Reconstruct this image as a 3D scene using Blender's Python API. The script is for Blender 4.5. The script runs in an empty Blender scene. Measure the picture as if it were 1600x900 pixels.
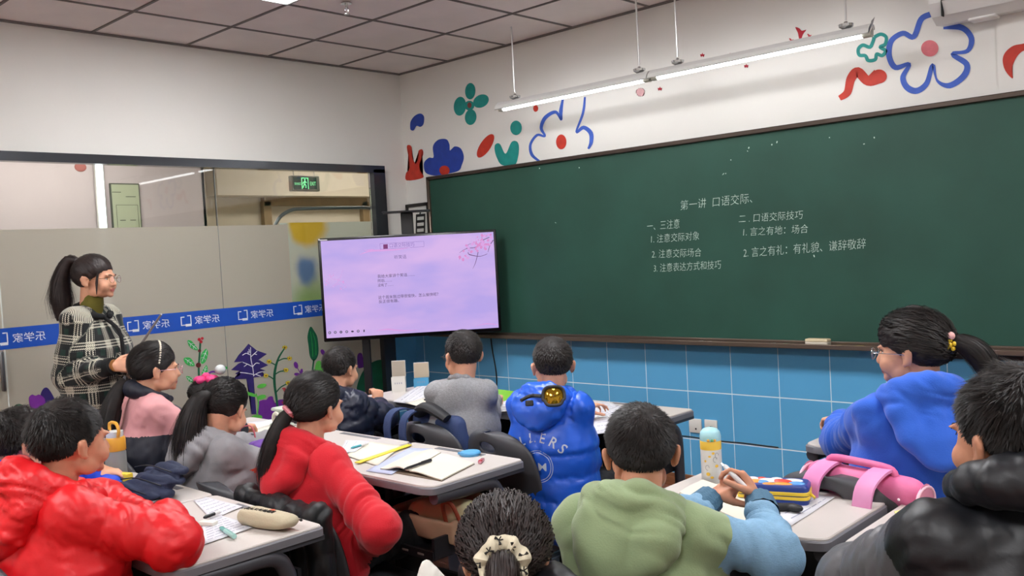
import bpy, bmesh, math, random
import numpy as np
from mathutils import Vector, Matrix, Euler
S = bpy.context.scene
COL = S.collection
random.seed(5); RNG = np.random.default_rng(5)

# ---------------------------------------------------------------- camera
FPX, YAW, PITCH, ROLL = 1419.8, -.7530, -.0392, -.0556
CAM = np.array([5.5168, -4.7276, 1.5])
def cam_axes():
    cy, sy, cp, sp = math.cos(YAW), math.sin(YAW), math.cos(PITCH), math.sin(PITCH)
    f = np.array([sy*cp, cy*cp, sp]); r = np.array([cy, -sy, 0.]); u = np.cross(r, f)
    cr, sr = math.cos(ROLL), math.sin(ROLL)
    return cr*r+sr*u, -sr*r+cr*u, f
CR, CU, CF = cam_axes()
cd = bpy.data.cameras.new('camera'); cam = bpy.data.objects.new('camera', cd); COL.objects.link(cam)
cd.sensor_width = 36; cd.lens = FPX/1600*36; cd.clip_start = .05; cd.clip_end = 60
m = Matrix.Identity(4)
for i, a in enumerate((CR, CU, -CF)):
    for j in range(3): m[j][i] = a[j]
    m[i][3] = CAM[i]
cam.matrix_world = m
S.camera = cam
# ---------------------------------------------------------------- world, exposure
w = bpy.data.worlds.new('world'); S.world = w; w.use_nodes = True
w.node_tree.nodes['Background'].inputs[0].default_value = (.75, .8, .9, 1)
w.node_tree.nodes['Background'].inputs[1].default_value = .25
S.view_settings.view_transform = 'Standard'; S.view_settings.look = 'None'
S.view_settings.gamma = 1; S.view_settings.use_curve_mapping = False
S.view_settings.exposure = 0.30
PANEL_EMIT = 34.0      # square ceiling panels
TUBE_EMIT = 8.5        # board lamp tubes
S.cycles.use_denoising = True
S.cycles.max_bounces = 8; S.cycles.diffuse_bounces = 4; S.cycles.transparent_max_bounces = 12
S.cycles.caustics_reflective = False; S.cycles.caustics_refractive = False
S.cycles.sample_clamp_indirect = 6

# ---------------------------------------------------------------- helpers: a pixel of the photograph taken to a wall
def ray(x, y): return CF+CR*(x-800)/FPX-CU*(y-450)/FPX
def on_x(x, y, X=0.):
    d = ray(x, y); return CAM+d*(X-CAM[0])/d[0]
def on_y(x, y, Y=0.):
    d = ray(x, y); return CAM+d*(Y-CAM[1])/d[1]
def on_z(x, y, Z=.75):
    d = ray(x, y); return CAM+d*(Z-CAM[2])/d[2]

# ---------------------------------------------------------------- materials
def lin(c):
    if isinstance(c, str):
        c = [int(c[i:i+2], 16)/255 for i in (0, 2, 4)]
        c = [v/12.92 if v <= .04045 else ((v+.055)/1.055)**2.4 for v in c]
    return tuple(c[:3])+(1.,)
MATS = {}
def mat(name, color, rough=.5, metal=0., spec=.5, bump=0., bscale=60., var=0., vscale=8., emit=0., coat=0., sheen=0., stretch=None, two=None):
    if name in MATS: return MATS[name]
    M = bpy.data.materials.new(name); M.use_nodes = True; nt = M.node_tree; n = nt.nodes; L = nt.links
    b = n['Principled BSDF']; c = lin(color)
    b.inputs['Base Color'].default_value = c; b.inputs['Roughness'].default_value = rough
    b.inputs['Metallic'].default_value = metal; b.inputs['Specular IOR Level'].default_value = spec
    if coat: b.inputs['Coat Weight'].default_value = coat; b.inputs['Coat Roughness'].default_value = .15
    if sheen: b.inputs['Sheen Weight'].default_value = sheen
    if emit:
        b.inputs['Emission Color'].default_value = c; b.inputs['Emission Strength'].default_value = emit
    tc = None
    if var or bump:
        tc = n.new('ShaderNodeTexCoord'); mp = n.new('ShaderNodeMapping'); L.new(tc.outputs['Object'], mp.inputs[0])
        if stretch: mp.inputs['Scale'].default_value = stretch
    if var:
        t = n.new('ShaderNodeTexNoise'); t.inputs['Scale'].default_value = vscale; t.inputs['Detail'].default_value = 5
        L.new(mp.outputs[0], t.inputs['Vector'])
        mx = n.new('ShaderNodeMix'); mx.data_type = 'RGBA'
        c2 = lin(two) if two else tuple(v*(1+var) for v in c[:3])+(1,)
        c1 = c if two else tuple(v*(1-var) for v in c[:3])+(1,)
        rp = n.new('ShaderNodeMapRange'); rp.inputs[1].default_value = .3; rp.inputs[2].default_value = .7
        L.new(t.outputs['Fac'], rp.inputs[0]); L.new(rp.outputs[0], mx.inputs[0])
        mx.inputs[6].default_value = c1; mx.inputs[7].default_value = c2
        L.new(mx.outputs[2], b.inputs['Base Color'])
    if bump:
        t = n.new('ShaderNodeTexNoise'); t.inputs['Scale'].default_value = bscale; t.inputs['Detail'].default_value = 4
        L.new(mp.outputs[0], t.inputs['Vector'])
        bp = n.new('ShaderNodeBump'); bp.inputs['Strength'].default_value = bump; bp.inputs['Distance'].default_value = .004
        L.new(t.outputs['Fac'], bp.inputs['Height']); L.new(bp.outputs[0], b.inputs['Normal'])
    MATS[name] = M; return M

# ---------------------------------------------------------------- objects
ORI = {}
def tag(o, label=None, cat=None, group=None, kind=None):
    if label: o['label'] = label
    if cat: o['category'] = cat
    if group: o['group'] = group
    if kind: o['kind'] = kind
    return o
def thing(name, label, cat, loc=(0, 0, 0), rot=0., group=None, keep=False):
    """an Empty at a thing's base; keep=True means its parts are given in world coordinates"""
    o = bpy.data.objects.new(name, None); COL.objects.link(o); o.empty_display_size = .1
    o.location = loc; o.rotation_euler = (0, 0, rot); tag(o, label, cat, group)
    if keep: ORI[o.name] = np.array(loc, float)
    return o
def link(name, me, parent=None, m=None):
    o = bpy.data.objects.new(name, me); COL.objects.link(o)
    if parent is not None: o.parent = parent
    if m is not None:
        for x in (m if isinstance(m, (list, tuple)) else [m]): me.materials.append(x)
    return o
def dup(o, parent=None):
    c = o.copy(); COL.objects.link(c)
    if parent is not None: c.parent = parent
    for ch in list(o.children): dup(ch, c)
    return c
def nrm(v):
    v = np.asarray(v, float); return v/(np.linalg.norm(v)+1e-12)
def rotz(a):
    c, s = math.cos(a), math.sin(a); return np.array([[c, -s, 0], [s, c, 0], [0, 0, 1.]])
def rotx(a):
    c, s = math.cos(a), math.sin(a); return np.array([[1, 0, 0], [0, c, -s], [0, s, c]])
def roty(a):
    c, s = math.cos(a), math.sin(a); return np.array([[c, 0, s], [0, 1, 0], [-s, 0, c]])
def frame_of(d):
    d = nrm(d); a = np.array([0, 0, 1.]) if abs(d[2]) < .9 else np.array([1., 0, 0])
    x = nrm(np.cross(a, d)); return np.array([x, np.cross(d, x), d]).T
def smooth_path(P, k=6, closed=False):
    P = np.asarray(P, float); n = len(P); out = []
    rng = range(n if closed else n-1)
    for i in rng:
        g = (lambda j: P[j % n]) if closed else (lambda j: P[min(max(j, 0), n-1)])
        a, b, c, d = g(i-1), g(i), g(i+1), g(i+2)
        for t in np.arange(k)/k:
            out.append(.5*((2*b)+(-a+c)*t+(2*a-5*b+4*c-d)*t*t+(-a+3*b-3*c+d)*t**3))
    if not closed: out.append(P[-1])
    return np.array(out)

class MB:
    """collects shapes and links them as ONE mesh object"""
    def __init__(s): s.v = []; s.f = []; s.mi = []; s.n = 0; s.M = None; s.uv = None
    def add(s, v, f, mi=0, M=None):
        v = np.asarray(v, float).reshape(-1, 3)
        if M is not None: v = v@np.asarray(M[0]).T+np.asarray(M[1])
        s.v.append(v); s.f += [tuple(i+s.n for i in q) for q in f]; s.mi += [mi]*len(f); s.n += len(v); return s
    def box(s, c, d, R=None, mi=0, taper=1.):
        x, y, z = np.array(d)/2
        v = np.array([(-x, -y, -z), (x, -y, -z), (x, y, -z), (-x, y, -z), (-x*taper, -y*taper, z), (x*taper, -y*taper, z), (x*taper, y*taper, z), (-x*taper, y*taper, z)])
        if R is not None: v = v@np.asarray(R).T
        return s.add(v+np.array(c), [(0, 3, 2, 1), (4, 5, 6, 7), (0, 1, 5, 4), (1, 2, 6, 5), (2, 3, 7, 6), (3, 0, 4, 7)], mi)
    def bbox(s, c, d, b=.004, seg=2, R=None, mi=0):
        bm = bmesh.new(); bmesh.ops.create_cube(bm, size=1)
        for v in bm.verts: v.co = Vector([v.co[i]*d[i] for i in range(3)])
        bmesh.ops.bevel(bm, geom=bm.edges[:], offset=min(b, min(d)*.49), segments=seg, affect='EDGES', profile=.5)
        bm.verts.index_update(); v = np.array([q.co[:] for q in bm.verts]); f = [[q.index for q in g.verts] for g in bm.faces]; bm.free()
        if R is not None: v = v@np.asarray(R).T
        return s.add(v+np.array(c), f, mi)
    def slab(s, pts, z0, z1, b=0., mi=0, rnd=0., seg=4):
        """plan outline pts (x,y) raised from z0 to z1; rnd rounds the corners, b chamfers the top edge"""
        P = np.array(pts, float)
        if rnd:
            Q = []
            n = len(P)
            for i in range(n):
                a, c, d = P[i-1], P[i], P[(i+1) % n]
                u, v = (a-c)/np.linalg.norm(a-c), (d-c)/np.linalg.norm(d-c)
                for t in np.linspace(0, 1, seg+1):
                    Q.append((1-t)**2*(c+u*rnd)+2*t*(1-t)*c+t*t*(c+v*rnd))
            P = np.array(Q)
        n = len(P); cc = P.mean(0)
        rings = [(P, z0), (P, z1-b)]
        if b:
            e = cc+(P-cc)*(1-b*1.0/np.maximum(np.linalg.norm(P-cc, axis=1, keepdims=True), 1e-6)); rings.append((e, z1))
        v = np.vstack([np.c_[p, np.full(n, z)] for p, z in rings]); f = [tuple(range(n))[::-1]]
        for k in range(len(rings)-1):
            f += [(k*n+i, k*n+(i+1) % n, (k+1)*n+(i+1) % n, (k+1)*n+i) for i in range(n)]
        f.append(tuple(range((len(rings)-1)*n, len(rings)*n)))
        return s.add(v, f, mi)
    def tube(s, P, r, n=8, mi=0, cap=True, flat=1.):
        P = np.asarray(P, float); r = np.broadcast_to(np.asarray(r, float), (len(P),)); T = np.gradient(P, axis=0)
        X = None; V = []
        for i, (p, t) in enumerate(zip(P, T)):
            t = nrm(t)
            if X is None: X = frame_of(t)[:, 0]
            X = nrm(X-t*(X@t)); Yv = np.cross(t, X)
            a = np.arange(n)*2*math.pi/n
            V.append(p+r[i]*(np.outer(np.cos(a), X)+np.outer(np.sin(a), Yv)*flat))
        f = []
        for k in range(len(P)-1):
            f += [(k*n+i, k*n+(i+1) % n, (k+1)*n+(i+1) % n, (k+1)*n+i) for i in range(n)]
        if cap: f += [tuple(range(n))[::-1], tuple(range((len(P)-1)*n, len(P)*n))]
        return s.add(np.vstack(V), f, mi)
    def cyl(s, a, b, r, r2=None, n=16, mi=0):
        return s.tube([a, b], [r, r if r2 is None else r2], n, mi)
    def lathe(s, prof, c=(0, 0, 0), n=24, mi=0, R=None, sc=(1, 1)):
        """profile of (radius, height) turned about z"""
        V = []; a = np.arange(n)*2*math.pi/n
        for r, z in prof: V.append(np.c_[r*np.cos(a)*sc[0], r*np.sin(a)*sc[1], np.full(n, z)])
        V = np.vstack(V); f = []
        for k in range(len(prof)-1): f += [(k*n+i, k*n+(i+1) % n, (k+1)*n+(i+1) % n, (k+1)*n+i) for i in range(n)]
        f += [tuple(range(n))[::-1], tuple(range((len(prof)-1)*n, len(prof)*n))]
        if R is not None: V = V@np.asarray(R).T
        return s.add(V+np.array(c), f, mi)
    def ell(s, c, r, R=None, n=16, m=10, mi=0):
        V = [(0, 0, -1)]; 
        for i in range(1, m):
            t = -math.pi/2+math.pi*i/m
            for j in range(n): V.append((math.cos(t)*math.cos(2*math.pi*j/n), math.cos(t)*math.sin(2*math.pi*j/n), math.sin(t)))
        V.append((0, 0, 1)); V = np.array(V)*np.array(r)
        f = [(0, 1+(j+1) % n, 1+j) for j in range(n)]
        for i in range(m-2): f += [(1+i*n+j, 1+i*n+(j+1) % n, 1+(i+1)*n+(j+1) % n, 1+(i+1)*n+j) for j in range(n)]
        k = len(V)-1; f += [(k, 1+(m-2)*n+j, 1+(m-2)*n+(j+1) % n) for j in range(n)]
        if R is not None: V = V@np.asarray(R).T
        return s.add(V+np.array(c), f, mi)
    def cap(s, a, b, ra, rb, n=14, m=5, mi=0):
        """capsule with two radii"""
        a, b = np.array(a, float), np.array(b, float); F = frame_of(b-a) if np.linalg.norm(b-a) > 1e-6 else np.eye(3)
        V = []; 
        for i in range(m+1):
            t = -math.pi/2+math.pi/2*i/m; V += [a+F@np.array([math.cos(t)*math.cos(q)*ra, math.cos(t)*math.sin(q)*ra, math.sin(t)*ra]) for q in np.arange(n)*2*math.pi/n]
        for i in range(m+1):
            t = math.pi/2*i/m; V += [b+F@np.array([math.cos(t)*math.cos(q)*rb, math.cos(t)*math.sin(q)*rb, math.sin(t)*rb]) for q in np.arange(n)*2*math.pi/n]
        f = []; k = 2*(m+1)
        for i in range(k-1): f += [(i*n+j, i*n+(j+1) % n, (i+1)*n+(j+1) % n, (i+1)*n+j) for j in range(n)]
        return s.add(np.array(V), f, mi)
    def sheet(s, G, th=0., mi=0):
        """grid G[i][j] of points as a surface, thickness th along its normal"""
        G = np.asarray(G, float); a, b = G.shape[:2]
        f = [(i*b+j, i*b+j+1, (i+1)*b+j+1, (i+1)*b+j) for i in range(a-1) for j in range(b-1)]
        if not th: return s.add(G.reshape(-1, 3), f, mi)
        du = np.gradient(G, axis=1); dv = np.gradient(G, axis=0); N = np.cross(du, dv); N /= np.linalg.norm(N, axis=2, keepdims=True)+1e-9
        V = np.vstack([(G+N*th/2).reshape(-1, 3), (G-N*th/2).reshape(-1, 3)]); n = a*b
        ff = f+[tuple(i+n for i in q[::-1]) for q in f]
        ed = [(0, j) for j in range(b)]+[(i, b-1) for i in range(1, a)]+[(a-1, j) for j in range(b-2, -1, -1)]+[(i, 0) for i in range(a-2, 0, -1)]
        E = [i*b+j for i, j in ed]
        ff += [(E[k], E[k]+n, E[(k+1) % len(E)]+n, E[(k+1) % len(E)]) for k in range(len(E))]
        return s.add(V, ff, mi)
    def poly(s, P, mi=0):
        """flat outline (3-D points) filled"""
        P = [Vector(p) for p in P]; bm = bmesh.new(); vs = [bm.verts.new(p) for p in P]; 
        try:
            fc = bm.faces.new(vs); bmesh.ops.triangulate(bm, faces=[fc], ngon_method='EAR_CLIP')
        except Exception: pass
        bm.verts.index_update(); v = np.array([q.co[:] for q in bm.verts]); f = [[q.index for q in g.verts] for g in bm.faces]; bm.free()
        return s.add(v, f, mi)
    def build(s, name, m, parent=None, smooth=True, sharp=40, local=False):
        V = np.vstack(s.v)
        if parent is not None and not local:
            p = parent
            while p is not None:
                if p.name in ORI: V = V-ORI[p.name]; break
                p = p.parent
        me = bpy.data.meshes.new(name); me.from_pydata(V.tolist(), [], s.f); 
        ms = m if isinstance(m, (list, tuple)) else [m]
        for x in ms: me.materials.append(x)
        if len(ms) > 1: me.polygons.foreach_set('material_index', s.mi)
        if smooth:
            me.polygons.foreach_set('use_smooth', [True]*len(me.polygons))
            if sharp: me.set_sharp_from_angle(angle=math.radians(sharp))
        me.update()
        o = bpy.data.objects.new(name, me); COL.objects.link(o)
        if parent is not None: o.parent = parent
        return o

_fc = None
def text_mb(mb, body, width=None, height=None, thick=.0, shear=0., M=None, mi=0, align='LEFT', mirror=False, off=0., res=3):
    """flat lettering in the xy plane, scaled to width/height, then mapped by M=(R,t)"""
    cu = bpy.data.curves.new('lettering', 'FONT'); cu.body = body; cu.size = 1; cu.extrude = thick; cu.resolution_u = res; cu.shear = shear; cu.offset = off
    o = bpy.data.objects.new('lettering', cu); COL.objects.link(o); dg = bpy.context.evaluated_depsgraph_get()
    me = o.evaluated_get(dg).to_mesh(); v = np.array([q.co[:] for q in me.vertices]); f = [tuple(p.vertices) for p in me.polygons]
    o.evaluated_get(dg).to_mesh_clear(); bpy.data.objects.remove(o); bpy.data.curves.remove(cu)
    if len(v) == 0: return mb
    lo, hi = v.min(0), v.max(0); v[:, 0] -= lo[0]; v[:, 1] -= lo[1]; sx = sy = None
    if width: sx = width/(hi[0]-lo[0])
    if height: sy = height/(hi[1]-lo[1])
    sx = sx or sy; sy = sy or sx; v[:, 0] *= sx; v[:, 1] *= sy
    if align == 'CENTER': v[:, 0] -= v[:, 0].max()/2; v[:, 1] -= v[:, 1].max()/2
    if mirror: v[:, 0] *= -1; f = [q[::-1] for q in f]
    mb.add(v, f, mi, M); return mb
# ================================================================ THE ROOM
H = 2.947; RX = 7.1; RY = -6.9
M_wall = mat('wall_paint', 'e8e6e0', .85, bump=.06, bscale=25, var=.02, vscale=1.5)
M_ceil = mat('mineral_tile', 'f0e8e4', .95, bump=.25, bscale=260, var=.05, vscale=3)
M_grid = mat('ceiling_grid', '75706d', .7)
M_tile = mat('blue_tile', '62b0e0', .3, spec=.45, var=.05, vscale=1.2)
M_grout = mat('grout', 'e4f4fb', .8)
M_wood = mat('baseboard_wood', '8a5a3c', .45, var=.25, vscale=14, stretch=(1, 8, 8))
M_floor = mat('floor_vinyl', '8a5844', .42, var=.3, vscale=9, stretch=(1, 7, 1), bump=.05)
M_floor2 = mat('floor_gap', '2c1a14', .8)

fl = MB().box(((RX)/2, RY/2, -.06), (RX, -RY, .1)).build('floor', M_floor2, smooth=False); tag(fl, kind='structure')
pm = MB().bbox((0, 0, 0), (.597, .147, .012), .0015, 1); pv = pm.build('plank', M_floor, fl, smooth=False)
pv.location = (.9, -.08, -.004)
k = 0
for j in range(1, 28):
    for i in range(10):
        x = 2.2+.6*i-(.3 if j % 2 else 0); y = -.08-.15*j
        if x > 6.2 or k > 285: continue
        c = pv.copy(); COL.objects.link(c); c.parent = fl; c.location = (x, y, -.004); k += 1
# rest of the floor: joined planks
rb = MB()
for j in range(46):
    for i in range(13):
        x = .3+.6*i-(.3 if j % 2 else 0); y = -.08-.15*j
        inside = 1 <= j < 28 and 2.2-(.3 if j % 2 else 0)-.01 <= x <= 6.2 and any(abs(x-(2.2+.6*q-(.3 if j % 2 else 0))) < .01 for q in range(10))
        if (inside and j < 27) or (i == 1 and j == 0) or x-.3 < -.01 or x+.3 > RX or (j == 27 and inside): continue
        rb.box((x, y, -.004), (.597, .147, .012))
o = rb.build('far_planks', M_floor, fl, smooth=False); tag(o, kind='stuff')

# ceiling with its tiles
PANELS = [(1, -3), (1, -8), (4, -3), (4, -8), (8, -3), (8, -8)]      # cells (i, j) holding light panels
def cellx(i): return .56+.6*i
def celly(j): return -.58+.6*j
ce = MB().box((RX/2, RY/2, H+.06), (RX, -RY, .06)).build('ceiling', M_grid, smooth=False); tag(ce, kind='structure')
tm = MB().bbox((0, 0, 0), (.586, .586, .014), .004, 1).build('ceiling_tile', M_ceil, ce, smooth=False); tm.location = (cellx(0)+.3, celly(-1)+.3, H+.012)
def edge_tile(x0, x1, y0, y1):
    MB().bbox(((x0+x1)/2, (y0+y1)/2, H+.012), (x1-x0-.012, y1-y0-.012, .014), .004, 1).build('ceiling_tile', M_ceil, ce, smooth=False)
cells = set((i, -1-j) for i in range(10) for j in range(10))
for (i, j) in sorted(cells):
    if (i, j) in PANELS or (i, j) == (0, -1): continue
    c = tm.copy(); COL.objects.link(c); c.parent = ce; c.location = (cellx(i)+.3, celly(j)+.3, H+.012)
for i in range(10): edge_tile(cellx(i), cellx(i)+.6, -.58, 0)
for j in range(10): edge_tile(0, .56, celly(-1-j), celly(-1-j)+.6)
edge_tile(0, .56, -.58, 0)
for i in range(11):
    MB().box((cellx(i), RY/2, H+.003), (.014, -RY, .008)).build('ceiling_grid_bar', M_grid, ce, smooth=False)
for j in range(11):
    MB().box((RX/2, celly(-j), H+.003), (RX, .014, .008)).build('ceiling_grid_bar', M_grid, ce, smooth=False)
# wall angle where ceiling meets walls
MB().box((RX/2, -.008, H-.002), (RX, .016, .012)).build('wall_angle', M_grid, ce, smooth=False)
MB().box((.008, RY/2, H-.002), (.016, -RY, .012)).build('wall_angle', M_grid, ce, smooth=False)

M_panel = mat('panel_light', 'fdfdff', .5, emit=PANEL_EMIT)
M_alu = mat('aluminium_trim', 'c9c9c7', .4, metal=.6)
for q, (i, j) in enumerate(PANELS):
    t = thing('ceiling_light', 'square white ceiling light panel at the top edge, left of the sprinkler' if q == 0 else 'square white ceiling light panel further back in the room',
              'light', (cellx(i)+.3, celly(j)+.3, H), group=None if q == 0 else 'ceiling panels behind the viewer')
    fr = MB()
    for s_ in (-1, 1):
        fr.box((s_*.288, 0, .002), (.016, .59, .014)); fr.box((0, s_*.288, .002), (.56, .016, .014))
    fr.build('frame', M_alu, t, smooth=False)
    MB().box((0, 0, .004), (.56, .56, .008)).build('diffuser', M_panel, t, smooth=False)

# sprinkler
t = thing('sprinkler', 'small chrome fire sprinkler head hanging from the ceiling tile', 'sprinkler', (1.38, -1.54, H))
M_chrome = mat('chrome', 'c8c8c8', .18, metal=1)
MB().lathe([(.0, -.006), (.032, -.006), (.03, 0), (.0, .001)][::1], n=20).build('escutcheon', M_chrome, t)
sp = MB().cyl((0, 0, 0), (0, 0, -.03), .009); 
for s_ in (-1, 1): sp.tube(smooth_path([(0, 0, -.025), (s_*.014, 0, -.035), (s_*.012, 0, -.052), (0, 0, -.062)]), .0025, 6)
sp.build('nozzle', M_chrome, t); MB().cyl((0, 0, -.062), (0, 0, -.065), .018, n=16).build('deflector', M_chrome, t)

# wall with the board
wf = MB().box((RX/2, .06, H/2), (RX+.3, .12, H+.2)).build('wall_front', M_wall, smooth=False); tag(wf, kind='structure')
PILX = 4.287
MB().box(((PILX+5.2)/2, -.01, (.89+H)/2), (5.2-PILX, .02, H-.89-.004)).build('pilaster', M_wall, wf, smooth=False)
MB().box(((PILX+5.2)/2, -.0125, .445), (5.2-PILX, .025, .89)).build('pilaster', M_grout, wf, smooth=False)
MB().box((PILX/2, -.0043, .445), (PILX, .0086, .89)).build('grout', M_grout, wf, smooth=False)
tl = MB().bbox((0, 0, 0), (.2965, .008, .2875), .0012, 1).build('tile', M_tile, wf, smooth=False)
x0 = 1.911-.3*6; first = True
for i in range(-1, 15):
    for z0, z1 in ((.602, .889), (.309, .596), (.082, .303)):
        xa, xb = max(.002, x0+.3*i), min(PILX-.002, x0+.3*(i+1))
        if xb-xa < .02: continue
        full = xb-xa > .295 and z1-z0 > .28
        if full:
            c = tl if first else tl.copy()
            if not first: COL.objects.link(c); c.parent = wf
            first = False; c.location = (x0+.3*i+.15, -.0055, (z0+z1)/2)
        else:
            MB().bbox(((xa+xb)/2, -.0055, (z0+z1)/2), (xb-xa-.0035, .008, z1-z0), .0012, 1).build('tile', M_tile, wf, smooth=False)
for xa, xb in ((PILX+.003, PILX+.083), (PILX+.083, PILX+.383), (PILX+.383, PILX+.683)):
    for z0, z1 in ((.60, .845), (.309, .596), (.082, .303)):
        MB().bbox(((xa+xb)/2, -.022, (z0+z1)/2), (xb-xa-.004, .008, z1-z0), .0012, 1).build('tile', M_tile, wf, smooth=False)

# wall with the glass partition
PT = 2.215; PE = -.25
wl = MB().box((-.06, RY/2, (PT+H+.1)/2), (.12, -RY+.2, H+.1-PT)).box((-.06, PE/2+.03, PT/2), (.12, -PE+.06, PT)).box((-.06, (-5.9+RY)/2, PT/2), (.12, RY+5.9, PT)).build('wall_left', M_wall, smooth=False)
tag(wl, kind='structure')
MB().box((.0043, -.12, .445), (.0086, .24, .89)).build('grout', M_grout, wl, smooth=False)
for z0, z1 in ((.602, .889), (.309, .596), (.082, .303)):
    MB().bbox((.0055, -.115, (z0+z1)/2), (.008, .215, z1-z0), .0012, 1).build('tile', M_tile, wl, smooth=False)
wr = MB().box((RX+.06, RY/2, H/2), (.12, -RY+.3, H+.2)).build('wall_right', M_wall, smooth=False); tag(wr, kind='structure')
wb = MB().box((RX/2, RY-.06, H/2), (RX+.3, .12, H+.2)).build('wall_back', M_wall, smooth=False); tag(wb, kind='structure')
bb = MB().bbox((PILX/2, -.012, .04), (PILX, .016, .082), .004, 2).bbox(((PILX+5.2)/2, -.032, .04), (5.2-PILX, .016, .082), .004, 2).build('baseboard_front', M_wood, smooth=False); tag(bb, kind='structure')
bb = MB().bbox((.012, -.115, .04), (.016, .22, .082), .004, 2).build('baseboard_left', M_wood, smooth=False); tag(bb, kind='structure')

# ---------------------------------------------------------------- painted murals
def flat(name, parent, mtl, P, plane, eps, closed=True, k=5):
    """painted outline: pixels of the photograph taken to the wall it is painted on"""
    Q = smooth_path(P, k, True) if k else np.array(P, float)
    fn = on_y if plane == 'B' else on_x
    pts = [fn(a, b, eps) for a, b in Q]
    if plane == 'B': pts = pts
    return MB().poly(pts).build(name, mtl, parent, smooth=False)
def stroke_px(P, wd, k=6, closed=False):
    Q = smooth_path(P, k, closed); T = np.gradient(Q, axis=0); T /= np.linalg.norm(T, axis=1, keepdims=True)+1e-9
    N = np.c_[-T[:, 1], T[:, 0]]; wd = np.interp(np.linspace(0, 1, len(Q)), np.linspace(0, 1, len(np.atleast_1d(wd))), np.atleast_1d(wd))
    return Q+N*wd[:, None]/2, Q-N*wd[:, None]/2
def stroke(name, parent, mtl, P, wd, plane, eps, k=6, closed=False, mb=None):
    a, b = stroke_px(P, wd, k, closed); fn = on_y if plane == 'B' else on_x
    A = [fn(x, y, eps) for x, y in a]; B = [fn(x, y, eps) for x, y in b]; n = len(A)
    V = np.vstack([A, B]); f = [(i, i+1, n+i+1, n+i) for i in range(n-1)]
    own = mb is None; mb = mb or MB(); mb.add(V, f)
    return mb.build(name, mtl, parent, smooth=False) if own else mb
def circ(cx, cy, rx, ry=None, rot=0., n=14):
    ry = ry or rx; a = np.arange(n)*2*math.pi/n; c, s_ = math.cos(rot), math.sin(rot)
    X, Y = rx*np.cos(a), ry*np.sin(a); return np.c_[cx+X*c-Y*s_, cy+X*s_+Y*c]
def paint(nm, c): return mat('paint_'+nm, c, .6, var=.12, vscale=22, bump=.05, bscale=40)
P_blue = paint('blue', '1f3fa0'); P_teal = paint('teal', '0f8f88'); P_red = paint('red', 'c2321f'); P_pink = paint('pink', 'd9727a')
P_out = paint('cobalt', '3a5fc0'); P_sticker = paint('sticker', 'b3172c'); P_rose = paint('rose', 'd9a8aa')
def C8(P): return [(620+x/3.1026, y/3.1026) for x, y in P]
def C9(P): return [(980+x/2.5806, y/2.5806) for x, y in P]
def C1(P): return [(560+x/3.4625, 100+y/3.4625) for x, y in P]
e = -.0025
flat('painted_bean', wf, P_blue, C1([(280, 345), (283, 310), (305, 280), (335, 268), (355, 285), (352, 325), (335, 340), (315, 335), (300, 358), (285, 358)]), 'B', e)
flat('painted_splash', wf, P_red, C1([(262, 450), (272, 438), (288, 450), (290, 500), (310, 540), (325, 500), (325, 470), (345, 462), (350, 490), (330, 540), (335, 580), (350, 615), (262, 630), (258, 590), (275, 570), (272, 510)]), 'B', e, k=4)
flat('painted_flower', wf, P_blue, C8([(175, 850), (138, 835), (132, 790), (155, 765), (178, 762), (175, 710), (200, 678), (240, 675), (255, 700), (258, 730), (280, 710), (310, 720), (325, 760), (315, 800), (295, 830), (210, 848)]), 'B', e)
flat('painted_flower_centre', wf, P_red, C8(circ(231, 826, 25, 23)), 'B', e-.001)
fm = MB()
for c in (circ(356, 442, 25, 40, .05), circ(408, 490, 40, 30, -.5), circ(358, 568, 28, 38, .1), circ(306, 515, 30, 46, .1)):
    fm.poly([on_y(a, b, e) for a, b in C8(smooth_path(c, 3, True))])
fm.poly([on_y(a, b, e-.0003) for a, b in C8(circ(352, 512, 24))])
fm.build('painted_flower', P_teal, wf, smooth=False)
flat('painted_flower_centre', wf, paint('brown', '7a3b34'), C8(circ(352, 510, 10, 14)), 'B', e-.001)
flat('painted_dot', wf, P_teal, C8(circ(578, 620, 28, 35)), 'B', e)
flat('painted_dot', wf, P_red, C8(circ(430, 707, 26, 66, .58)), 'B', e)
flat('painted_heart', wf, P_teal, C8([(478, 700), (500, 698), (527, 745), (555, 690), (580, 685), (592, 710), (588, 760), (570, 800), (510, 800), (485, 765), (474, 725)]), 'B', e)
flat('painted_dot', wf, P_red, C8(circ(673, 526, 12, 16)), 'B', e)
stroke('painted_outline_flower', wf, P_out, C8([(805, 480), (795, 540), (797, 582), (770, 543), (720, 570), (700, 620), (718, 660), (680, 655), (648, 700), (655, 750), (692, 782)]), [3, 6, 2, 5, 6, 5, 3, 4, 4, 5, 3], 'B', e)
stroke('painted_outline_flower', wf, P_out, C8([(912, 470), (902, 550), (870, 640), (905, 618), (940, 645), (942, 690), (928, 722)]), [3, 4, 3, 6, 7, 6, 3], 'B', e)
flat('painted_flower_centre', wf, P_red, C8(circ(797, 688, 25, 36)), 'B', e)
def star(cx, cy, r, n=5, q=.42): return [(cx+(r if i % 2 == 0 else r*q)*math.sin(i*math.pi/n), cy-(r if i % 2 == 0 else r*q)*math.cos(i*math.pi/n)) for i in range(2*n)]
for x, y in ((132, 358), (303, 222), (415, 222), (480, 266)): flat('star_sticker', wf, P_sticker, C9(star(x, y, 10)), 'B', e, k=0)
flat('rosette_sticker', wf, P_rose, C9(star(53, 372, 19, 14, .75)), 'B', e, k=0)
for cx, cy, s_ in ((698, 138, 1.), (661, 166, .42), (734, 148, .42), (684, 168, .3)):
    flat('bird_sticker', wf, P_sticker, C9([(cx+a*s_, cy+b*s_) for a, b in ((-20, -28), (-4, -24), (6, -14), (24, -18), (14, -4), (8, 8), (2, 30), (-6, 14), (-10, -6))]), 'B', e)
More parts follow.
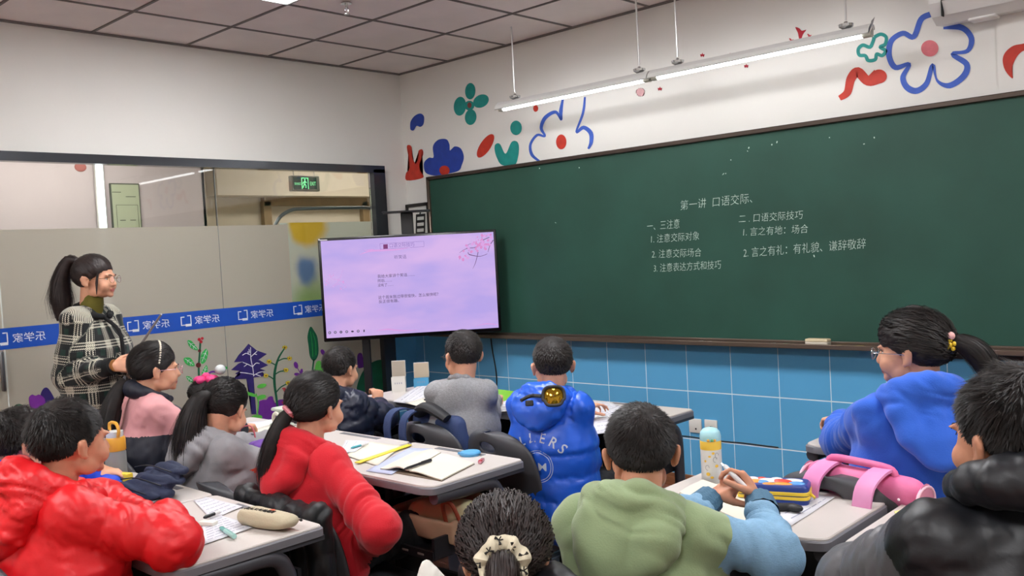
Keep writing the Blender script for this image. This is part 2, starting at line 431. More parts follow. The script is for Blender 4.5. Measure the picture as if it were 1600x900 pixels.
stroke('painted_outline_flower', wf, P_teal, C9([(996, 150), (1022, 138), (1044, 150), (1040, 178), (1020, 190), (1042, 205), (1028, 224), (1006, 218), (1000, 240), (972, 244), (960, 225), (936, 222), (932, 198), (950, 182), (978, 190), (990, 170), (996, 150)]), 5.5, 'B', e)
stroke('painted_outline_flower', wf, P_out, C9([(1222, 58), (1185, 78), (1155, 148), (1112, 134), (1065, 165), (1056, 225), (1082, 272), (1138, 258), (1112, 310), (1128, 352), (1168, 366), (1208, 335), (1232, 262), (1250, 325), (1300, 345), (1358, 305), (1368, 258), (1312, 218), (1372, 205), (1388, 155), (1350, 112), (1275, 105)]), [9, 9, 8, 8, 9, 9, 5, 9, 10, 9, 7, 3, 9, 10, 9, 5, 9, 9, 10], 'B', e)
flat('painted_flower_centre', wf, P_pink, C9(circ(1220, 195, 35, 33)), 'B', e)
stroke('painted_squiggle', wf, P_red, C9([(856, 396), (888, 372), (902, 318), (930, 290), (970, 326), (1012, 308)]), [8, 12, 14, 15, 15, 24], 'B', e)
flat('painted_squiggle_end', wf, P_red, C9(circ(1016, 308, 31, 28)), 'B', e-.0006)
flat('painted_crescent', wf, P_red, [(1440+x/5.625, y/5.625) for x, y in [(940, 380), (870, 388), (800, 405), (735, 460), (712, 530), (735, 620), (800, 690), (795, 600), (830, 510), (880, 455), (940, 430)]], 'B', -.0225, k=4)

# ---------------------------------------------------------------- glass partition
win = MB().box((0.02, (PE-5.9)/2, PT-.027), (.07, 5.9+PE, .054)).box((.02, PE-.055, PT/2), (.07, .11, PT-.056)).box((.02, -5.88, PT/2), (.07, .04, PT-.056)).box((.02, (PE-5.9)/2, .03), (.07, 5.9+PE, .06)).build('window_1', mat('black_polished_steel', '4c4f54', .16, metal=.55, bump=.5, bscale=2.2), smooth=False)
tag(win, kind='structure')
G = bpy.data.materials.new('clear_glass'); G.use_nodes = True; n = G.node_tree.nodes; L = G.node_tree.links
n.remove(n['Principled BSDF']); tr = n.new('ShaderNodeBsdfTransparent'); gl = n.new('ShaderNodeBsdfGlossy'); gl.inputs['Roughness'].default_value = .02
tr.inputs[0].default_value = (.96, .98, .97, 1)
fz = n.new('ShaderNodeFresnel'); fz.inputs[0].default_value = 1.5; mx = n.new('ShaderNodeMixShader')
L.new(fz.outputs[0], mx.inputs[0]); L.new(tr.outputs[0], mx.inputs[1]); L.new(gl.outputs[0], mx.inputs[2]); L.new(mx.outputs[0], n['Material Output'].inputs[0])
FM = bpy.data.materials.new('frosted_film'); FM.use_nodes = True; n = FM.node_tree.nodes; L = FM.node_tree.links
n.remove(n['Principled BSDF']); df = n.new('ShaderNodeBsdfDiffuse'); df.inputs[0].default_value = lin('e2dccb')
tl_ = n.new('ShaderNodeBsdfTranslucent'); tl_.inputs[0].default_value = lin('e6e0cf'); rf = n.new('ShaderNodeBsdfRefraction'); rf.inputs['Roughness'].default_value = .33; rf.inputs['IOR'].default_value = 1.03
rf.inputs[0].default_value = (.93, .93, .9, 1)
m1 = n.new('ShaderNodeMixShader'); m1.inputs[0].default_value = .4; L.new(df.outputs[0], m1.inputs[1]); L.new(tl_.outputs[0], m1.inputs[2])
m2 = n.new('ShaderNodeMixShader'); m2.inputs[0].default_value = .2; L.new(m1.outputs[0], m2.inputs[1]); L.new(rf.outputs[0], m2.inputs[2])
gl = n.new('ShaderNodeBsdfGlossy'); gl.inputs['Roughness'].default_value = .08; fz = n.new('ShaderNodeFresnel'); fz.inputs[0].default_value = 1.4
m3 = n.new('ShaderNodeMixShader'); L.new(fz.outputs[0], m3.inputs[0]); L.new(m2.outputs[0], m3.inputs[1]); L.new(gl.outputs[0], m3.inputs[2]); L.new(m3.outputs[0], n['Material Output'].inputs[0])
M_edge = mat('glass_edge', 'dfe6e2', .3, spec=.6)
edges_y = [PE-.11, -1.650, -2.990, -4.33, -5.86]
for i in range(4):
    a, b = edges_y[i], edges_y[i+1]
    MB().box((0, (a+b)/2, (PT-.05+.06)/2), (.010, a-b-.004, PT-.11)).build('pane', G, win, smooth=False)
    fa = a if i else -1.115      # the film of the first pane stops short of the display board
    fb_ = MB().box((.0066, (fa+b)/2, (1.782+1.12)/2), (.001, fa-b-.006, .662)).box((.0066, (a+b)/2, (1.12+.062)/2), (.001, a-b-.006, 1.058)); fb_.build('frosted_film', FM, win, smooth=False)
    if i: MB().box((0, a, (PT-.05+.06)/2), (.014, .004 if i == 1 else .014, PT-.11)).build('glass_edge', mat('seam_grey', '8c8f88', .5) if i == 1 else M_edge, win, smooth=False)
M_band = mat('band_blue', '1c50b4', .4, var=.04)
MB().box((.0078, (PE-.11-5.86)/2, 1.1765), (.001, 5.5, .118)).build('blue_stripe', M_band, win, smooth=False)
M_bt = mat('band_white', 'e6ecf5', .5)
RA = (np.array([[0, 0, 1.], [1, 0, 0], [0, 1, 0]]))     # text x -> world y, text y -> world z
for px in (-12, 198, 282, 372, 459):
    ya = on_x(px+0, 500)[1]; mb = MB()
    # the mark: an open bracket, then the three characters, seen from the back
    lm = [(0, .0), (.0, .066), (.02, .07), ]
    def bar(y0, z0, y1, z1, t=.006): mb.box((.009, ya+(y0+y1)/2, 1.143+(z0+z1)/2), (.001, abs(y1-y0)+t, abs(z1-z0)+t))
    bar(.0, .008, .0, .06); bar(.0, .06, .02, .06); bar(.066, .012, .066, .066); bar(.045, .066, .066, .066); bar(.0, .008, .03, .008); bar(.03, .0, .066, .012, .004)
    text_mb(mb, '乐学家', width=.175, height=.052, M=(RA, (.009, ya+.092+.175, 1.150)), mirror=True)
    mb.build('mirrored_lettering', M_bt, win, smooth=False)
ex = .0092
def W5(P): return [(250+x/4, 480+y/4) for x, y in P]
def W0(P): return [(x/5.625, 560+y/5.625) for x, y in P]
P_purple = paint('purple', '6b2390'); P_dpurple = paint('dark_purple', '2b1c66'); P_dgreen = paint('dark_green', '0a5c3c'); P_green = paint('green', '2fae4e'); P_lgreen = paint('light_green', '5dc04a')
P_yel = paint('yellow', 'd8c52a'); P_white = paint('white', 'e8e8f0'); P_dred = paint('dark_red', '5c1c1c')
flat('painted_tulip', win, paint('magenta', '7a2a9a'), W0([(255, 345), (282, 318), (312, 328), (345, 318), (390, 350), (395, 400), (370, 450), (325, 470), (285, 460), (260, 410)]), 'A', ex+.0005)
flat('painted_leaf', win, P_dpurple, W0([(355, 330), (380, 268), (415, 258), (450, 300), (485, 370), (496, 430), (440, 465), (380, 470), (385, 400)]), 'A', ex)
flat('painted_leaf', win, P_dgreen, W0([(108, 438), (150, 402), (200, 410), (240, 455), (262, 510), (205, 510), (190, 455), (150, 435)]), 'A', ex)
for P_, w_ in (([(-20, 480), (20, 495), (62, 545), (40, 600), (0, 660)], 3.4), ([(55, 490), (90, 478), (118, 500), (110, 525), (85, 520), (90, 500)], 1.6), ([(62, 545), (72, 510), (84, 530)], 2)):
    stroke('painted_swirl', win, P_red, W0(P_), w_, 'A', ex)
stroke('painted_stem', win, P_dgreen, W5([(252, 215), (248, 290), (242, 380), (246, 490)]), 3, 'A', ex)
stroke('painted_stem', win, P_dgreen, W5([(200, 462), (228, 485)]), 2, 'A', ex); stroke('painted_stem', win, P_dgreen, W5([(276, 432), (262, 480)]), 2, 'A', ex)
for q in ([(172, 208), (195, 210), (222, 240), (237, 268), (205, 262), (180, 240)], [(150, 318), (185, 315), (205, 335), (216, 366), (180, 365), (155, 345)], [(256, 300), (275, 270), (292, 260), (301, 290), (285, 340), (258, 352)], [(262, 405), (278, 375), (292, 363), (298, 395), (280, 432), (264, 436)], [(162, 432), (190, 436), (212, 468), (182, 464)]):
    flat('painted_leaf', win, P_green, W5(q), 'A', ex); q = np.array(q, float); c = q.mean(0)
    d = q[np.argmax(np.linalg.norm(q-c, axis=1))]-c; stroke('painted_vein', win, P_white, W5([c-d*.75, c, c+d*.75]), .7, 'A', ex+.0004)
    pn = np.array([-d[1], d[0]])*.45
    for s_ in (-.3, .2): stroke('painted_vein', win, P_white, W5([c+d*s_, c+d*(s_+.25)+pn*.7]), .5, 'A', ex+.0004); stroke('painted_vein', win, P_white, W5([c+d*s_, c+d*(s_+.25)-pn*.7]), .5, 'A', ex+.0004)
for x, y, r in ((245, 202, 10), (264, 195, 9), (256, 216, 10)): flat('painted_berry', win, P_sticker, W5(circ(x, y, r)), 'A', ex+.0003)
for x, y, r in ((247, 272, 10), (240, 362, 16)): flat('painted_berry', win, P_dred, W5(circ(x, y, r)), 'A', ex+.0003)
tr_ = MB()
for i, q in enumerate(([(553, 228), (605, 270), (668, 292), (612, 332), (560, 334), (500, 342), (462, 344), (490, 300), (525, 262)], [(530, 336), (620, 330), (676, 362), (618, 388), (560, 390), (510, 400), (444, 392), (490, 352)], [(510, 390), (618, 382), (660, 396), (634, 412), (664, 430), (585, 440), (540, 448), (456, 450), (500, 424), (468, 416)], [(538, 440), (585, 436), (588, 520), (602, 668), (572, 668), (566, 560)])):
    tr_.poly([on_x(x_, y_, ex+.0001*i) for x_, y_ in W5(q)])
tr_.build('painted_tree', P_dpurple, win, smooth=False)
for q in ([(566, 250), (568, 320), (580, 380), (586, 432)], [(568, 300), (540, 288), (515, 300)], [(568, 310), (590, 290), (608, 274)], [(552, 296), (550, 275)], [(590, 292), (606, 296)], [(575, 370), (545, 355), (518, 345)], [(576, 375), (600, 350), (622, 352)], [(545, 356), (525, 372)], [(584, 420), (540, 412), (500, 408)], [(586, 425), (620, 408), (655, 400)], [(600, 420), (630, 432)], [(560, 285), (556, 262)]):
    stroke('painted_branch', win, P_white, W5(q), 1.1, 'A', ex+.0005)
stroke('painted_stem', win, P_dgreen, W5([(778, 258), (740, 320), (718, 400), (716, 480), (728, 570), (738, 655)]), [2, 3, 4, 4, 3.5, 3], 'A', ex+.0006)
for q in ([(735, 338), (770, 322), (800, 322)], [(728, 365), (705, 352), (684, 342)], [(722, 418), (750, 402), (780, 398)], [(716, 455), (690, 436), (668, 428)], [(724, 535), (755, 500), (795, 478)]): stroke('painted_stem', win, P_dgreen, W5(q), 1.8, 'A', ex)
for x, y in ((780, 252), (810, 320), (682, 340), (788, 393), (662, 428), (800, 474)):
    flat('painted_blossom', win, P_yel, W5(star(x, y, 17, 7, .6)), 'A', ex+.0003, k=0); flat('painted_blossom_centre', win, P_dred, W5(circ(x, y, 5)), 'A', ex+.0007)
for q in (circ(850, 362, 13, 22, -.3), circ(884, 402, 9, 18, .15), circ(858, 420, 20, 10, .15), circ(868, 468, 14, 9, -.3), circ(1018, 282, 12, 20, -.5)): flat('painted_leaf', win, P_purple, W5(q), 'A', ex)
stroke('painted_stem', win, P_purple, W5([(858, 378), (875, 410), (886, 450)]), 1.2, 'A', ex)
flat('painted_cactus', win, P_dgreen, W5([(940, 122), (965, 150), (985, 195), (990, 290), (965, 335), (938, 310), (928, 240), (922, 180)]), 'A', ex)
for q in ([(940, 150), (950, 220), (955, 310)], [(955, 160), (972, 220), (975, 300)]): stroke('painted_vein', win, P_green, W5(q), .8, 'A', ex+.0004)
stroke('painted_stem', win, P_dgreen, W5([(962, 325), (956, 370), (950, 425)]), 2.4, 'A', ex)
flat('painted_cactus', win, P_lgreen, W5([(975, 350), (1000, 335), (1015, 360), (1024, 425), (968, 430)]), 'A', ex)
flat('painted_bush', win, P_purple, W5([(612, 600), (640, 580), (665, 578), (680, 560), (705, 560), (715, 600), (745, 578), (790, 582), (812, 620), (815, 690), (730, 715), (640, 705), (615, 670)]), 'A', ex-.0003)
for q in (circ(636, 492, 30, 13, -.25), circ(634, 562, 30, 14, -.25), circ(570, 545, 34, 11, .35), circ(604, 690, 36, 18, -.1)): flat('painted_leaf', win, P_lgreen, W5(q), 'A', ex+.0008)
stroke('painted_stem', win, P_lgreen, W5([(600, 540), (615, 600), (605, 680)]), 1.8, 'A', ex+.0009)
for cx, cy in ((788, 520), (784, 606)):
    for j in range(3): stroke('painted_scribble', win, P_sticker, W5([(cx-24+6*j, cy-10+9*j), (cx-8, cy+8*j-14), (cx+4, cy+8*j), (cx+26-4*j, cy+8*j-8)]), 1.6, 'A', ex+.001)
stroke('painted_ring', win, P_purple, W5([(296, 455), (300, 420), (330, 402), (362, 412)]), 2.6, 'A', ex); stroke('painted_ring', win, P_purple, W5([(668, 606), (672, 580), (695, 572), (706, 590)]), .9, 'A', ex+.001)
stroke('painted_leaf', win, P_green, W5([(375, 395), (395, 375), (418, 378), (400, 395)]), 2, 'A', ex)
def W8(P): return [(480+x/3.75, 500+y/3.75) for x, y in P]
flat('painted_cactus', win, P_purple, W8([(297, 275), (293, 215), (305, 193), (322, 200), (332, 240), (352, 222), (368, 240), (340, 272), (310, 282)]), 'A', ex)
flat('painted_leaf', win, P_dgreen, W8([(290, 420), (305, 345), (340, 280), (375, 250), (440, 235), (475, 300), (470, 400), (420, 450), (330, 450)]), 'A', ex-.0003)
# door fitting on the third pane
hp = on_x(6, 560); 
MB().bbox((.03, hp[1]-.02, 1.0), (.02, .022, .22), .006, 2).box((.018, hp[1]-.02, 1.06), (.03, .012, .012)).box((.018, hp[1]-.02, .94), (.03, .012, .012)).build('door_handle', mat('satin_steel', '8a8c8e', .35, metal=.9), win)

# ---------------------------------------------------------------- corridor behind the glass
M_cor = mat('corridor_lilac', 'd9cfd6', .8, var=.03, vscale=2); M_cor2 = mat('corridor_beige', 'dcd2c2', .8, var=.03)
wc = MB().box((-1.66, -4.2, 1.4), (.12, 6.7, 2.8)).build('wall_corridor', M_cor, smooth=False); tag(wc, kind='structure')
wc2 = MB().box((-2.05, .9, 1.4), (.12, 3.5, 2.8)).box((-1.85, -.86, 1.4), (.5, .03, 2.8)).box((-1.9, .95, 2.35), (.3, 3.2, .42)).build('wall_corridor_far', M_cor2, smooth=False); tag(wc2, kind='structure')
tr1 = MB().box((-1.96, -.05, 1.05), (.06, .08, 2.1)).box((-1.96, 1.1, 1.05), (.06, .08, 2.1)).box((-1.96, .52, 2.1), (.06, 1.2, .08)).build('trim_1', mat('door_frame_oak', '9c8462', .5, var=.15, vscale=10), smooth=False); tag(tr1, kind='structure')
cf = MB().box((-1.0, -2.6, -.06), (2.0, 10, .1)).build('floor_corridor', mat('corridor_floor', 'b9b2a6', .4), smooth=False); tag(cf, kind='structure')
cc = MB().box((-1.12, -2.6, 2.78), (1.96, 10, .06)).build('ceiling_corridor', mat('corridor_ceiling', 'd8d2cc', .9), smooth=False); tag(cc, kind='structure')
wc3 = MB().box((-1.0, 2.62, 1.4), (2.1, .1, 2.8)).box((-1.0, -7.6, 1.4), (2.1, .1, 2.8)).box((-.06, 1.38, 1.4), (.1, 2.4, 2.8)).build('wall_corridor_end', M_cor2, smooth=False); tag(wc3, kind='structure')
for i, (yy) in enumerate((-4.6, -2.2, .7)):
    t = thing('corridor_light', ['slim ceiling lamp in the corridor left of the partition', 'slim ceiling lamp in the corridor behind the glass', 'slim ceiling lamp at the corridor\'s far end'][i], 'light', (-.9, yy, 2.74))
    MB().box((0, 0, 0), (.3, 1.2, .02)).build('housing', M_alu, t, smooth=False); MB().box((0, 0, -.012), (.26, 1.16, .006)).build('diffuser', mat('corridor_diffuser', 'fff6e8', .5, emit=17.0), t, smooth=False)
# glowing strip added to stand in for a narrow daylit window in the corridor
t = thing('daylight_strip', 'tall narrow glowing strip of window daylight on the corridor wall left of the poster', 'light', (-1.6, -1.735, 1.1))
MB().bbox((.02, 0, .55), (.03, .075, 1.5), .005, 1).build('housing', M_alu, t); MB().box((.038, 0, .55), (.006, .055, 1.46)).build('diffuser', mat('strip_glow', 'f4fbff', .5, emit=1.3), t, smooth=False)
# poster
t = thing('poster', 'pale green framed notice with small print on the corridor wall', 'poster', (-1.59, -1.54, 2.0), keep=True)
MB().bbox((-1.585, -1.54, 1.93), (.02, .235, .56), .004, 1).build('frame', mat('poster_frame', '4a5248', .5), t)
MB().box((-1.573, -1.54, 1.93), (.003, .215, .54)).build('sheet', mat('poster_sheet', 'bfcbb0', .7), t, smooth=False)
pb = MB(); 
[pb.box((-1.571, y_, z_), (.001, w_, .005)) for y_, z_, w_ in ((-1.61, 2.14, .07), (-1.5, 2.105, .08))]
for a, b in ((-1.62, 2.03), (-1.45, 2.03)): pb.box((-1.571, (a+a)/2, 1.94), (.001, .003, .2))
pb.box((-1.571, -1.535, 2.04), (.001, .17, .003))
for y_, z_ in ((-1.575, 1.92), (-1.495, 1.92)): pb.box((-1.571, y_, z_), (.001, .045, .006))
pb.build('print', mat('poster_ink', '46503f', .7), t, smooth=False)
# red lantern decoration top left behind glass
t = thing('red_sticker', 'small red paper emblem high on the corridor wall, left of the bright strip', 'decoration', (-1.595, -1.86, 2.31), keep=True)
MB().ell((-1.597, -1.86, 2.33), (.004, .045, .035)).build('emblem', mat('faded_red', 'b9706c', .7), t)
# exit sign
t = thing('exit_sign', 'green emergency exit sign hanging in the corridor behind the glass', 'sign', (-.8, -.38, 2.16), keep=True)
yc = (-.51-.254)/2; zc = 2.158
MB().bbox((-.83, yc, zc), (.05, .27, .125), .006, 2).build('housing', mat('sign_grey', '8e9088', .5), t)
MB().box((-.8035, yc-.01, zc+.002), (.003, .225, .096)).build('sign_face', mat('sign_dark_green', '1f4a38', .5), t, smooth=False)
sg = MB()
text_mb(sg, '安全出口', width=.062, height=.022, M=(RA, (-.8015, yc-.113, zc-.014))); text_mb(sg, 'EXIT', width=.055, height=.03, M=(RA, (-.8015, yc+.038, zc-.016)))
for b_ in (((0, .043), (.066, .006)), ((-.03, 0), (.006, .092)), ((.03, 0), (.006, .092))): sg.box((-.8015, yc-.012+b_[0][0], zc+b_[0][1]), (.001,)+b_[1])
MAN = [(0, .034, .008)]; sg.ell((-.8015, yc-.012, zc+.03), (.001, .0075, .0075))
for a, b in (((0, .02), (-.004, -.004)), ((-.004, -.004), (-.016, -.02)), ((-.016, -.02), (-.022, -.036)), ((-.004, -.004), (.008, -.018)), ((.008, -.018), (.006, -.038)), ((0, .018), (.014, .006)), ((0, .018), (-.016, .008)), ((-.016, .008), (-.02, -.004))):
    sg.tube([(-.8012, yc-.012+a[0], zc+a[1]), (-.8012, yc-.012+b[0], zc+b[1])], .004, 5)
sg.build('sign_print', mat('sign_glow', '8dffb0', .5, emit=.9), t, smooth=False)
MB().cyl((-.83, yc-.1, 2.22), (-.83, yc-.1, 2.75), .004).cyl((-.83, yc+.1, 2.22), (-.83, yc+.1, 2.75), .004).build('hanger', M_chrome, t)
# display stand with rounded pipe frame
SX = -.09
t = thing('display_stand', 'display board in a bent grey pipe frame behind the frosted glass', 'stand', (SX, -.7, 0), keep=True)
MB().tube(smooth_path([(SX, -1.17, .05), (SX, -1.17, 1.2), (SX, -1.165, 1.70), (SX, -1.13, 1.82), (SX, -1.03, 1.885), (SX, -.9, 1.90), (SX, -.5, 1.905), (SX, -.30, 1.90), (SX, -.22, 1.84), (SX, -.20, 1.70), (SX, -.20, .05)], 5), .013, 10).build('pipe_frame', mat('pipe_grey', '9aa0a2', .35, metal=.6), t)
BP = bpy.data.materials.new('board_print'); BP.use_nodes = True; nt = BP.node_tree; n = nt.nodes; L = nt.links; bs = n['Principled BSDF']; bs.inputs['Roughness'].default_value = .6
tc = n.new('ShaderNodeTexCoord'); wob = n.new('ShaderNodeTexNoise'); wob.inputs['Scale'].default_value = 5; L.new(tc.outputs['Object'], wob.inputs['Vector']); ad = n.new('ShaderNodeVectorMath'); ad.operation = 'MULTIPLY_ADD'
ad.inputs[1].default_value = (0, .12, .12); L.new(wob.outputs['Color'], ad.inputs[0]); L.new(tc.outputs['Object'], ad.inputs[2]); prev = None
for c_, px_, py_, r0_, r1_ in (('f2faf2', 600, 330, 0, 0), ('b4dc9a', 492, 478, .08, .30), ('7fa6e4', 480, 422, .05, .14), ('9cc4ea', 560, 430, .04, .12), ('ffd84a', 480, 350, .12, .20)):
    if prev is None:
        rgb = n.new('ShaderNodeRGB'); rgb.outputs[0].default_value = lin(c_); prev = rgb.outputs[0]; continue
    q_ = on_x(px_, py_, SX); ds = n.new('ShaderNodeVectorMath'); ds.operation = 'DISTANCE'; L.new(ad.outputs[0], ds.inputs[0]); ds.inputs[1].default_value = (SX, q_[1]+.06, q_[2]+.06)
    mr = n.new('ShaderNodeMapRange'); mr.inputs[1].default_value = r0_; mr.inputs[2].default_value = r1_; mr.inputs[3].default_value = 1; mr.inputs[4].default_value = 0; mr.interpolation_type = 'SMOOTHSTEP'; L.new(ds.outputs['Value'], mr.inputs[0])
    mx_ = n.new('ShaderNodeMix'); mx_.data_type = 'RGBA'; L.new(mr.outputs[0], mx_.inputs[0]); L.new(prev, mx_.inputs[6]); mx_.inputs[7].default_value = lin(c_); prev = mx_.outputs[2]
L.new(prev, bs.inputs['Base Color']); tls = n.new('ShaderNodeBsdfTranslucent'); L.new(prev, tls.inputs[0]); mxs = n.new('ShaderNodeMixShader'); mxs.inputs[0].default_value = .55
L.new(bs.outputs[0], mxs.inputs[1]); L.new(tls.outputs[0], mxs.inputs[2]); L.new(mxs.outputs[0], n['Material Output'].inputs[0])
b_o = MB().sheet([[(SX, -1.12, .9), (SX, -.24, .9)], [(SX, -1.12, 1.80), (SX, -.24, 1.80)]]).build('board', BP, t, smooth=False, local=True); b_o.location = -Vector(ORI[t.name])
for i, yy in enumerate((-1.16, -.21)): MB().box((SX-.12, yy, .03), (.4, .05, .03)).build('foot', mat('pipe_grey', '9aa0a2'), t)
# ================================================================ THINGS ON THE FRONT WALL
BX0, BX1, BZ0, BZ1 = .324, 4.62, .905, 2.106
t = thing('chalkboard', 'long dark green chalkboard with handwritten lines on the blue tiled wall', 'chalkboard', ((BX0+BX1)/2, 0, BZ0), keep=True)
MB().box(((BX0+BX1)/2, -.045, (BZ0+BZ1)/2), (BX1-BX0-.03, .03, BZ1-BZ0-.03)).build('board_surface', mat('chalkboard_green', '27493d', .48, spec=.3, var=.09, vscale=2.2, two='2d5548'), t, smooth=False)
M_bf = mat('board_frame', '7b6c60', .3, metal=.75)
MB().bbox(((BX0+BX1)/2, -.05, BZ1-.012), (BX1-BX0, .06, .026), .004, 1).build('top_rail', mat('board_frame_dark', '4b4038', .35, metal=.6), t)
for x in (BX0+.012, BX1-.012): MB().bbox((x, -.05, (BZ0+BZ1)/2), (.024, .06, BZ1-BZ0), .004, 1).build('side_rail', M_bf, t)
MB().bbox(((BX0+BX1)/2, -.05, BZ0+.018), (BX1-BX0, .055, .022), .004, 1).bbox(((BX0+BX1)/2, -.095, BZ0-.002), (BX1-BX0, .09, .012), .003, 1).bbox(((BX0+BX1)/2, -.142, BZ0+.006), (BX1-BX0, .01, .026), .003, 1).build('chalk_tray', M_bf, t)
M_chalk = mat('chalk_mark', 'b9cdc0', .95, var=.35, vscale=120)
def chalk(body, x0, y0, x1, y1, hpx, sh=.12, off=-.012):
    a, b = on_y(x0, y0, -.0605), on_y(x1, y1, -.0605); d = b-a; wdt = np.linalg.norm(d); ux = d/wdt; uz = np.array([-ux[2], 0, ux[0]])
    h = abs(on_y(x0, y0, -.0605)[2]-on_y(x0, y0-hpx, -.0605)[2])
    mb = MB(); text_mb(mb, body, width=wdt, height=h, shear=sh, off=off, M=(np.array([ux, uz, [0, -1, 0]]).T, a-uz*h/2))
    return mb.build('chalk_line', M_chalk, t, smooth=False)
chalk('第一讲  口语交际、', 1063, 321, 1175, 309, 15)
chalk('一、三注意', 1011, 353.5, 1062, 349, 14)
chalk('1. 注意交际对象', 1017, 373.5, 1092, 368, 13)
chalk('2. 注意交际场合', 1018, 397, 1096, 394, 13)
chalk('3. 注意表达方式和技巧', 1021, 419, 1127, 413, 13)
chalk('二 . 口语交际技巧', 1154, 342, 1255, 335, 13)
chalk('1. 言之有地：场合', 1161, 362.5, 1263, 357, 13)
chalk('2. 言之有礼：有礼貌、谦辞敬辞', 1161, 395, 1353, 380, 15)
rr = random.Random(12)
for px_, py_ in ((1170, 231), (1168, 236), (1206, 226), (1214, 222), (1142, 250), (1130, 272), (1134, 271), (843, 263), (1350, 225), (1366, 215), (1296, 215), (905, 262), (868, 348), (1272, 400)):
    q_ = on_y(px_, py_, -.0605); MB().ell(q_, (.003+.006*rr.random(), .0004, .002+.003*rr.random()), roty(rr.random()*3), 8, 5).build('chalk_speck', M_chalk, t)
# chalk and eraser on the tray
t2 = thing('chalk_eraser', 'white felt board eraser lying on the chalk tray', 'eraser', on_y(1278, 532, -.1), keep=True)
p = on_y(1278, 530, -.1); p[2] = BZ0+.004
MB().bbox(p+[0, 0, .017], (.125, .05, .02), .004, 2).build('felt_pad', mat('felt', 'cfc6b4', .95, bump=.3, bscale=150), t2)
MB().bbox(p+[0, 0, .033], (.125, .052, .016), .005, 2).build('backing', mat('eraser_wood', 'd8c8a4', .7), t2)
for i, (px, py, c, lb) in enumerate(((1208, 533, 'f2f2ee', 'white chalk stub left of the green one on the chalk tray'), (1227, 534, '9fd8ae', 'pale green chalk stub left of the board eraser'), (1310, 535.5, 'e8d35a', 'short yellow chalk stub right next to the board eraser'), (1342, 536.5, 'ead85e', 'longer yellow chalk, rightmost on the chalk tray'), (1108, 530, 'f2f2ee', 'white chalk stub on the tray below the numbered lines'), (1095, 530.5, 'f4f4f0', 'leftmost tiny white chalk crumb on the tray'), (826, 521, 'f4f4f0', 'white chalk stub near the screen end of the tray'))):
    p = on_y(px, py, -.11); p[2] = BZ0+.010
    tag(MB().cyl(p-[.022 if i == 3 else .014, 0, 0], p+[.022 if i == 3 else .014, .003, 0], .0055, n=8).build('chalk', mat('chalk_'+c, c, .9)), lb, 'chalk')

# ---------------------------------------------------------------- pendant board lamps
M_tube = mat('lamp_tube', 'fbfdff', .4, emit=TUBE_EMIT); M_lh = mat('lamp_white', 'd6d6d2', .45); M_rod = mat('lamp_rod', 'd8d8d6', .3, metal=.5)
LY, LZ = -.36, 2.435
def lamp(x0, x1, rods, label):
    t = thing('pendant_lamp', label, 'lamp', ((x0+x1)/2, LY, LZ), keep=True); c = (x0+x1)/2; l = x1-x0
    hs = MB(); A = [(-.055, .0), (-.045, .022), (-.02, .045), (.02, .045), (.03, .03), (.03, .022), (.018, .022), (.0, .03), (-.035, .012), (-.05, -.004)]
    V = [(x, LY+a, LZ+b) for x in (x0, x1) for a, b in A]; n_ = len(A)
    hs.add(V, [(i, (i+1) % n_, n_+(i+1) % n_, n_+i) for i in range(n_)]+[tuple(range(n_))[::-1], tuple(range(n_, 2*n_))]); hs.build('reflector', M_lh, t, sharp=20)
    for x in (x0+.025, x1-.025): MB().bbox((x, LY-.003, LZ+.008), (.05, .036, .04), .004, 1).build('lamp_holder', mat('lamp_cap', 'b8b6a8', .5), t)
    MB().tube([(x0+.045, LY-.012, LZ), (x1-.045, LY-.012, LZ)], .0145, 12).build('tube', M_tube, t)
    for r in rods:
        MB().cyl((r, LY, LZ+.09), (r, LY, H), .0055, n=8).build('rod', M_rod, t)
        MB().lathe([(.003, .085), (.008, .083), (.012, .07), (.03, .062), (.036, .07), (.034, .058), (.012, .045), (.005, .04)], c=(r, LY, LZ)).build('cup', M_chrome, t)
    return t
a = lamp(1.405, 2.592, (on_y(802, 100, LY)[0], on_y(999, 110, LY)[0]), 'left half of the lit tube lamp hanging over the chalkboard')
b = lamp(2.600, 3.845, (on_y(1059, 100, LY)[0], on_y(1321, 20, LY)[0]), 'right half of the lit tube lamp, nearest the air conditioner')
MB().add([(3.85, LY-.06, LZ-.01), (3.85, LY-.02, LZ+.02), (3.87, LY-.03, LZ+.07), (3.86, LY-.05, LZ+.05)], [(0, 1, 2, 3)]).build('clip', M_chrome, b)

# ---------------------------------------------------------------- air conditioner
ax = on_y(1452, 10, -.22)[0]; az = on_y(1475, 28, -.22)[2]
t = thing('air_conditioner', 'white wall air conditioner above the board at the top right corner', 'air conditioner', (ax+.45, -.1, az), keep=True)
M_ac = mat('ac_plastic', 'e2e0dc', .35)
prof = [(-.022, .0), (-.13, -.012), (-.19, .018), (-.225, .075), (-.23, .13), (-.225, .26), (-.2, .29), (-.022, .29)]
V = [(x, y, az+z) for x in (ax, ax+.92) for y, z in prof]; n_ = len(prof)
MB().add(V, [(i, (i+1) % n_, n_+(i+1) % n_, n_+i) for i in range(n_)][::1]+[tuple(range(n_))[::-1], tuple(range(n_, 2*n_))]).build('body', M_ac, t, sharp=25)
fd = nrm(np.array([0, -.035, .057])); q0 = np.array([0, -.192, az+.02]); q1 = np.array([0, -.2275, az+.077])
MB().sheet([[(ax+.06, *(q0+[0, -.003, -.002])[1:]), (ax+.87, *(q0+[0, -.003, -.002])[1:])], [(ax+.06, *(q1+[0, -.003, 0])[1:]), (ax+.87, *(q1+[0, -.003, 0])[1:])]], .006).build('louvre', M_ac, t)
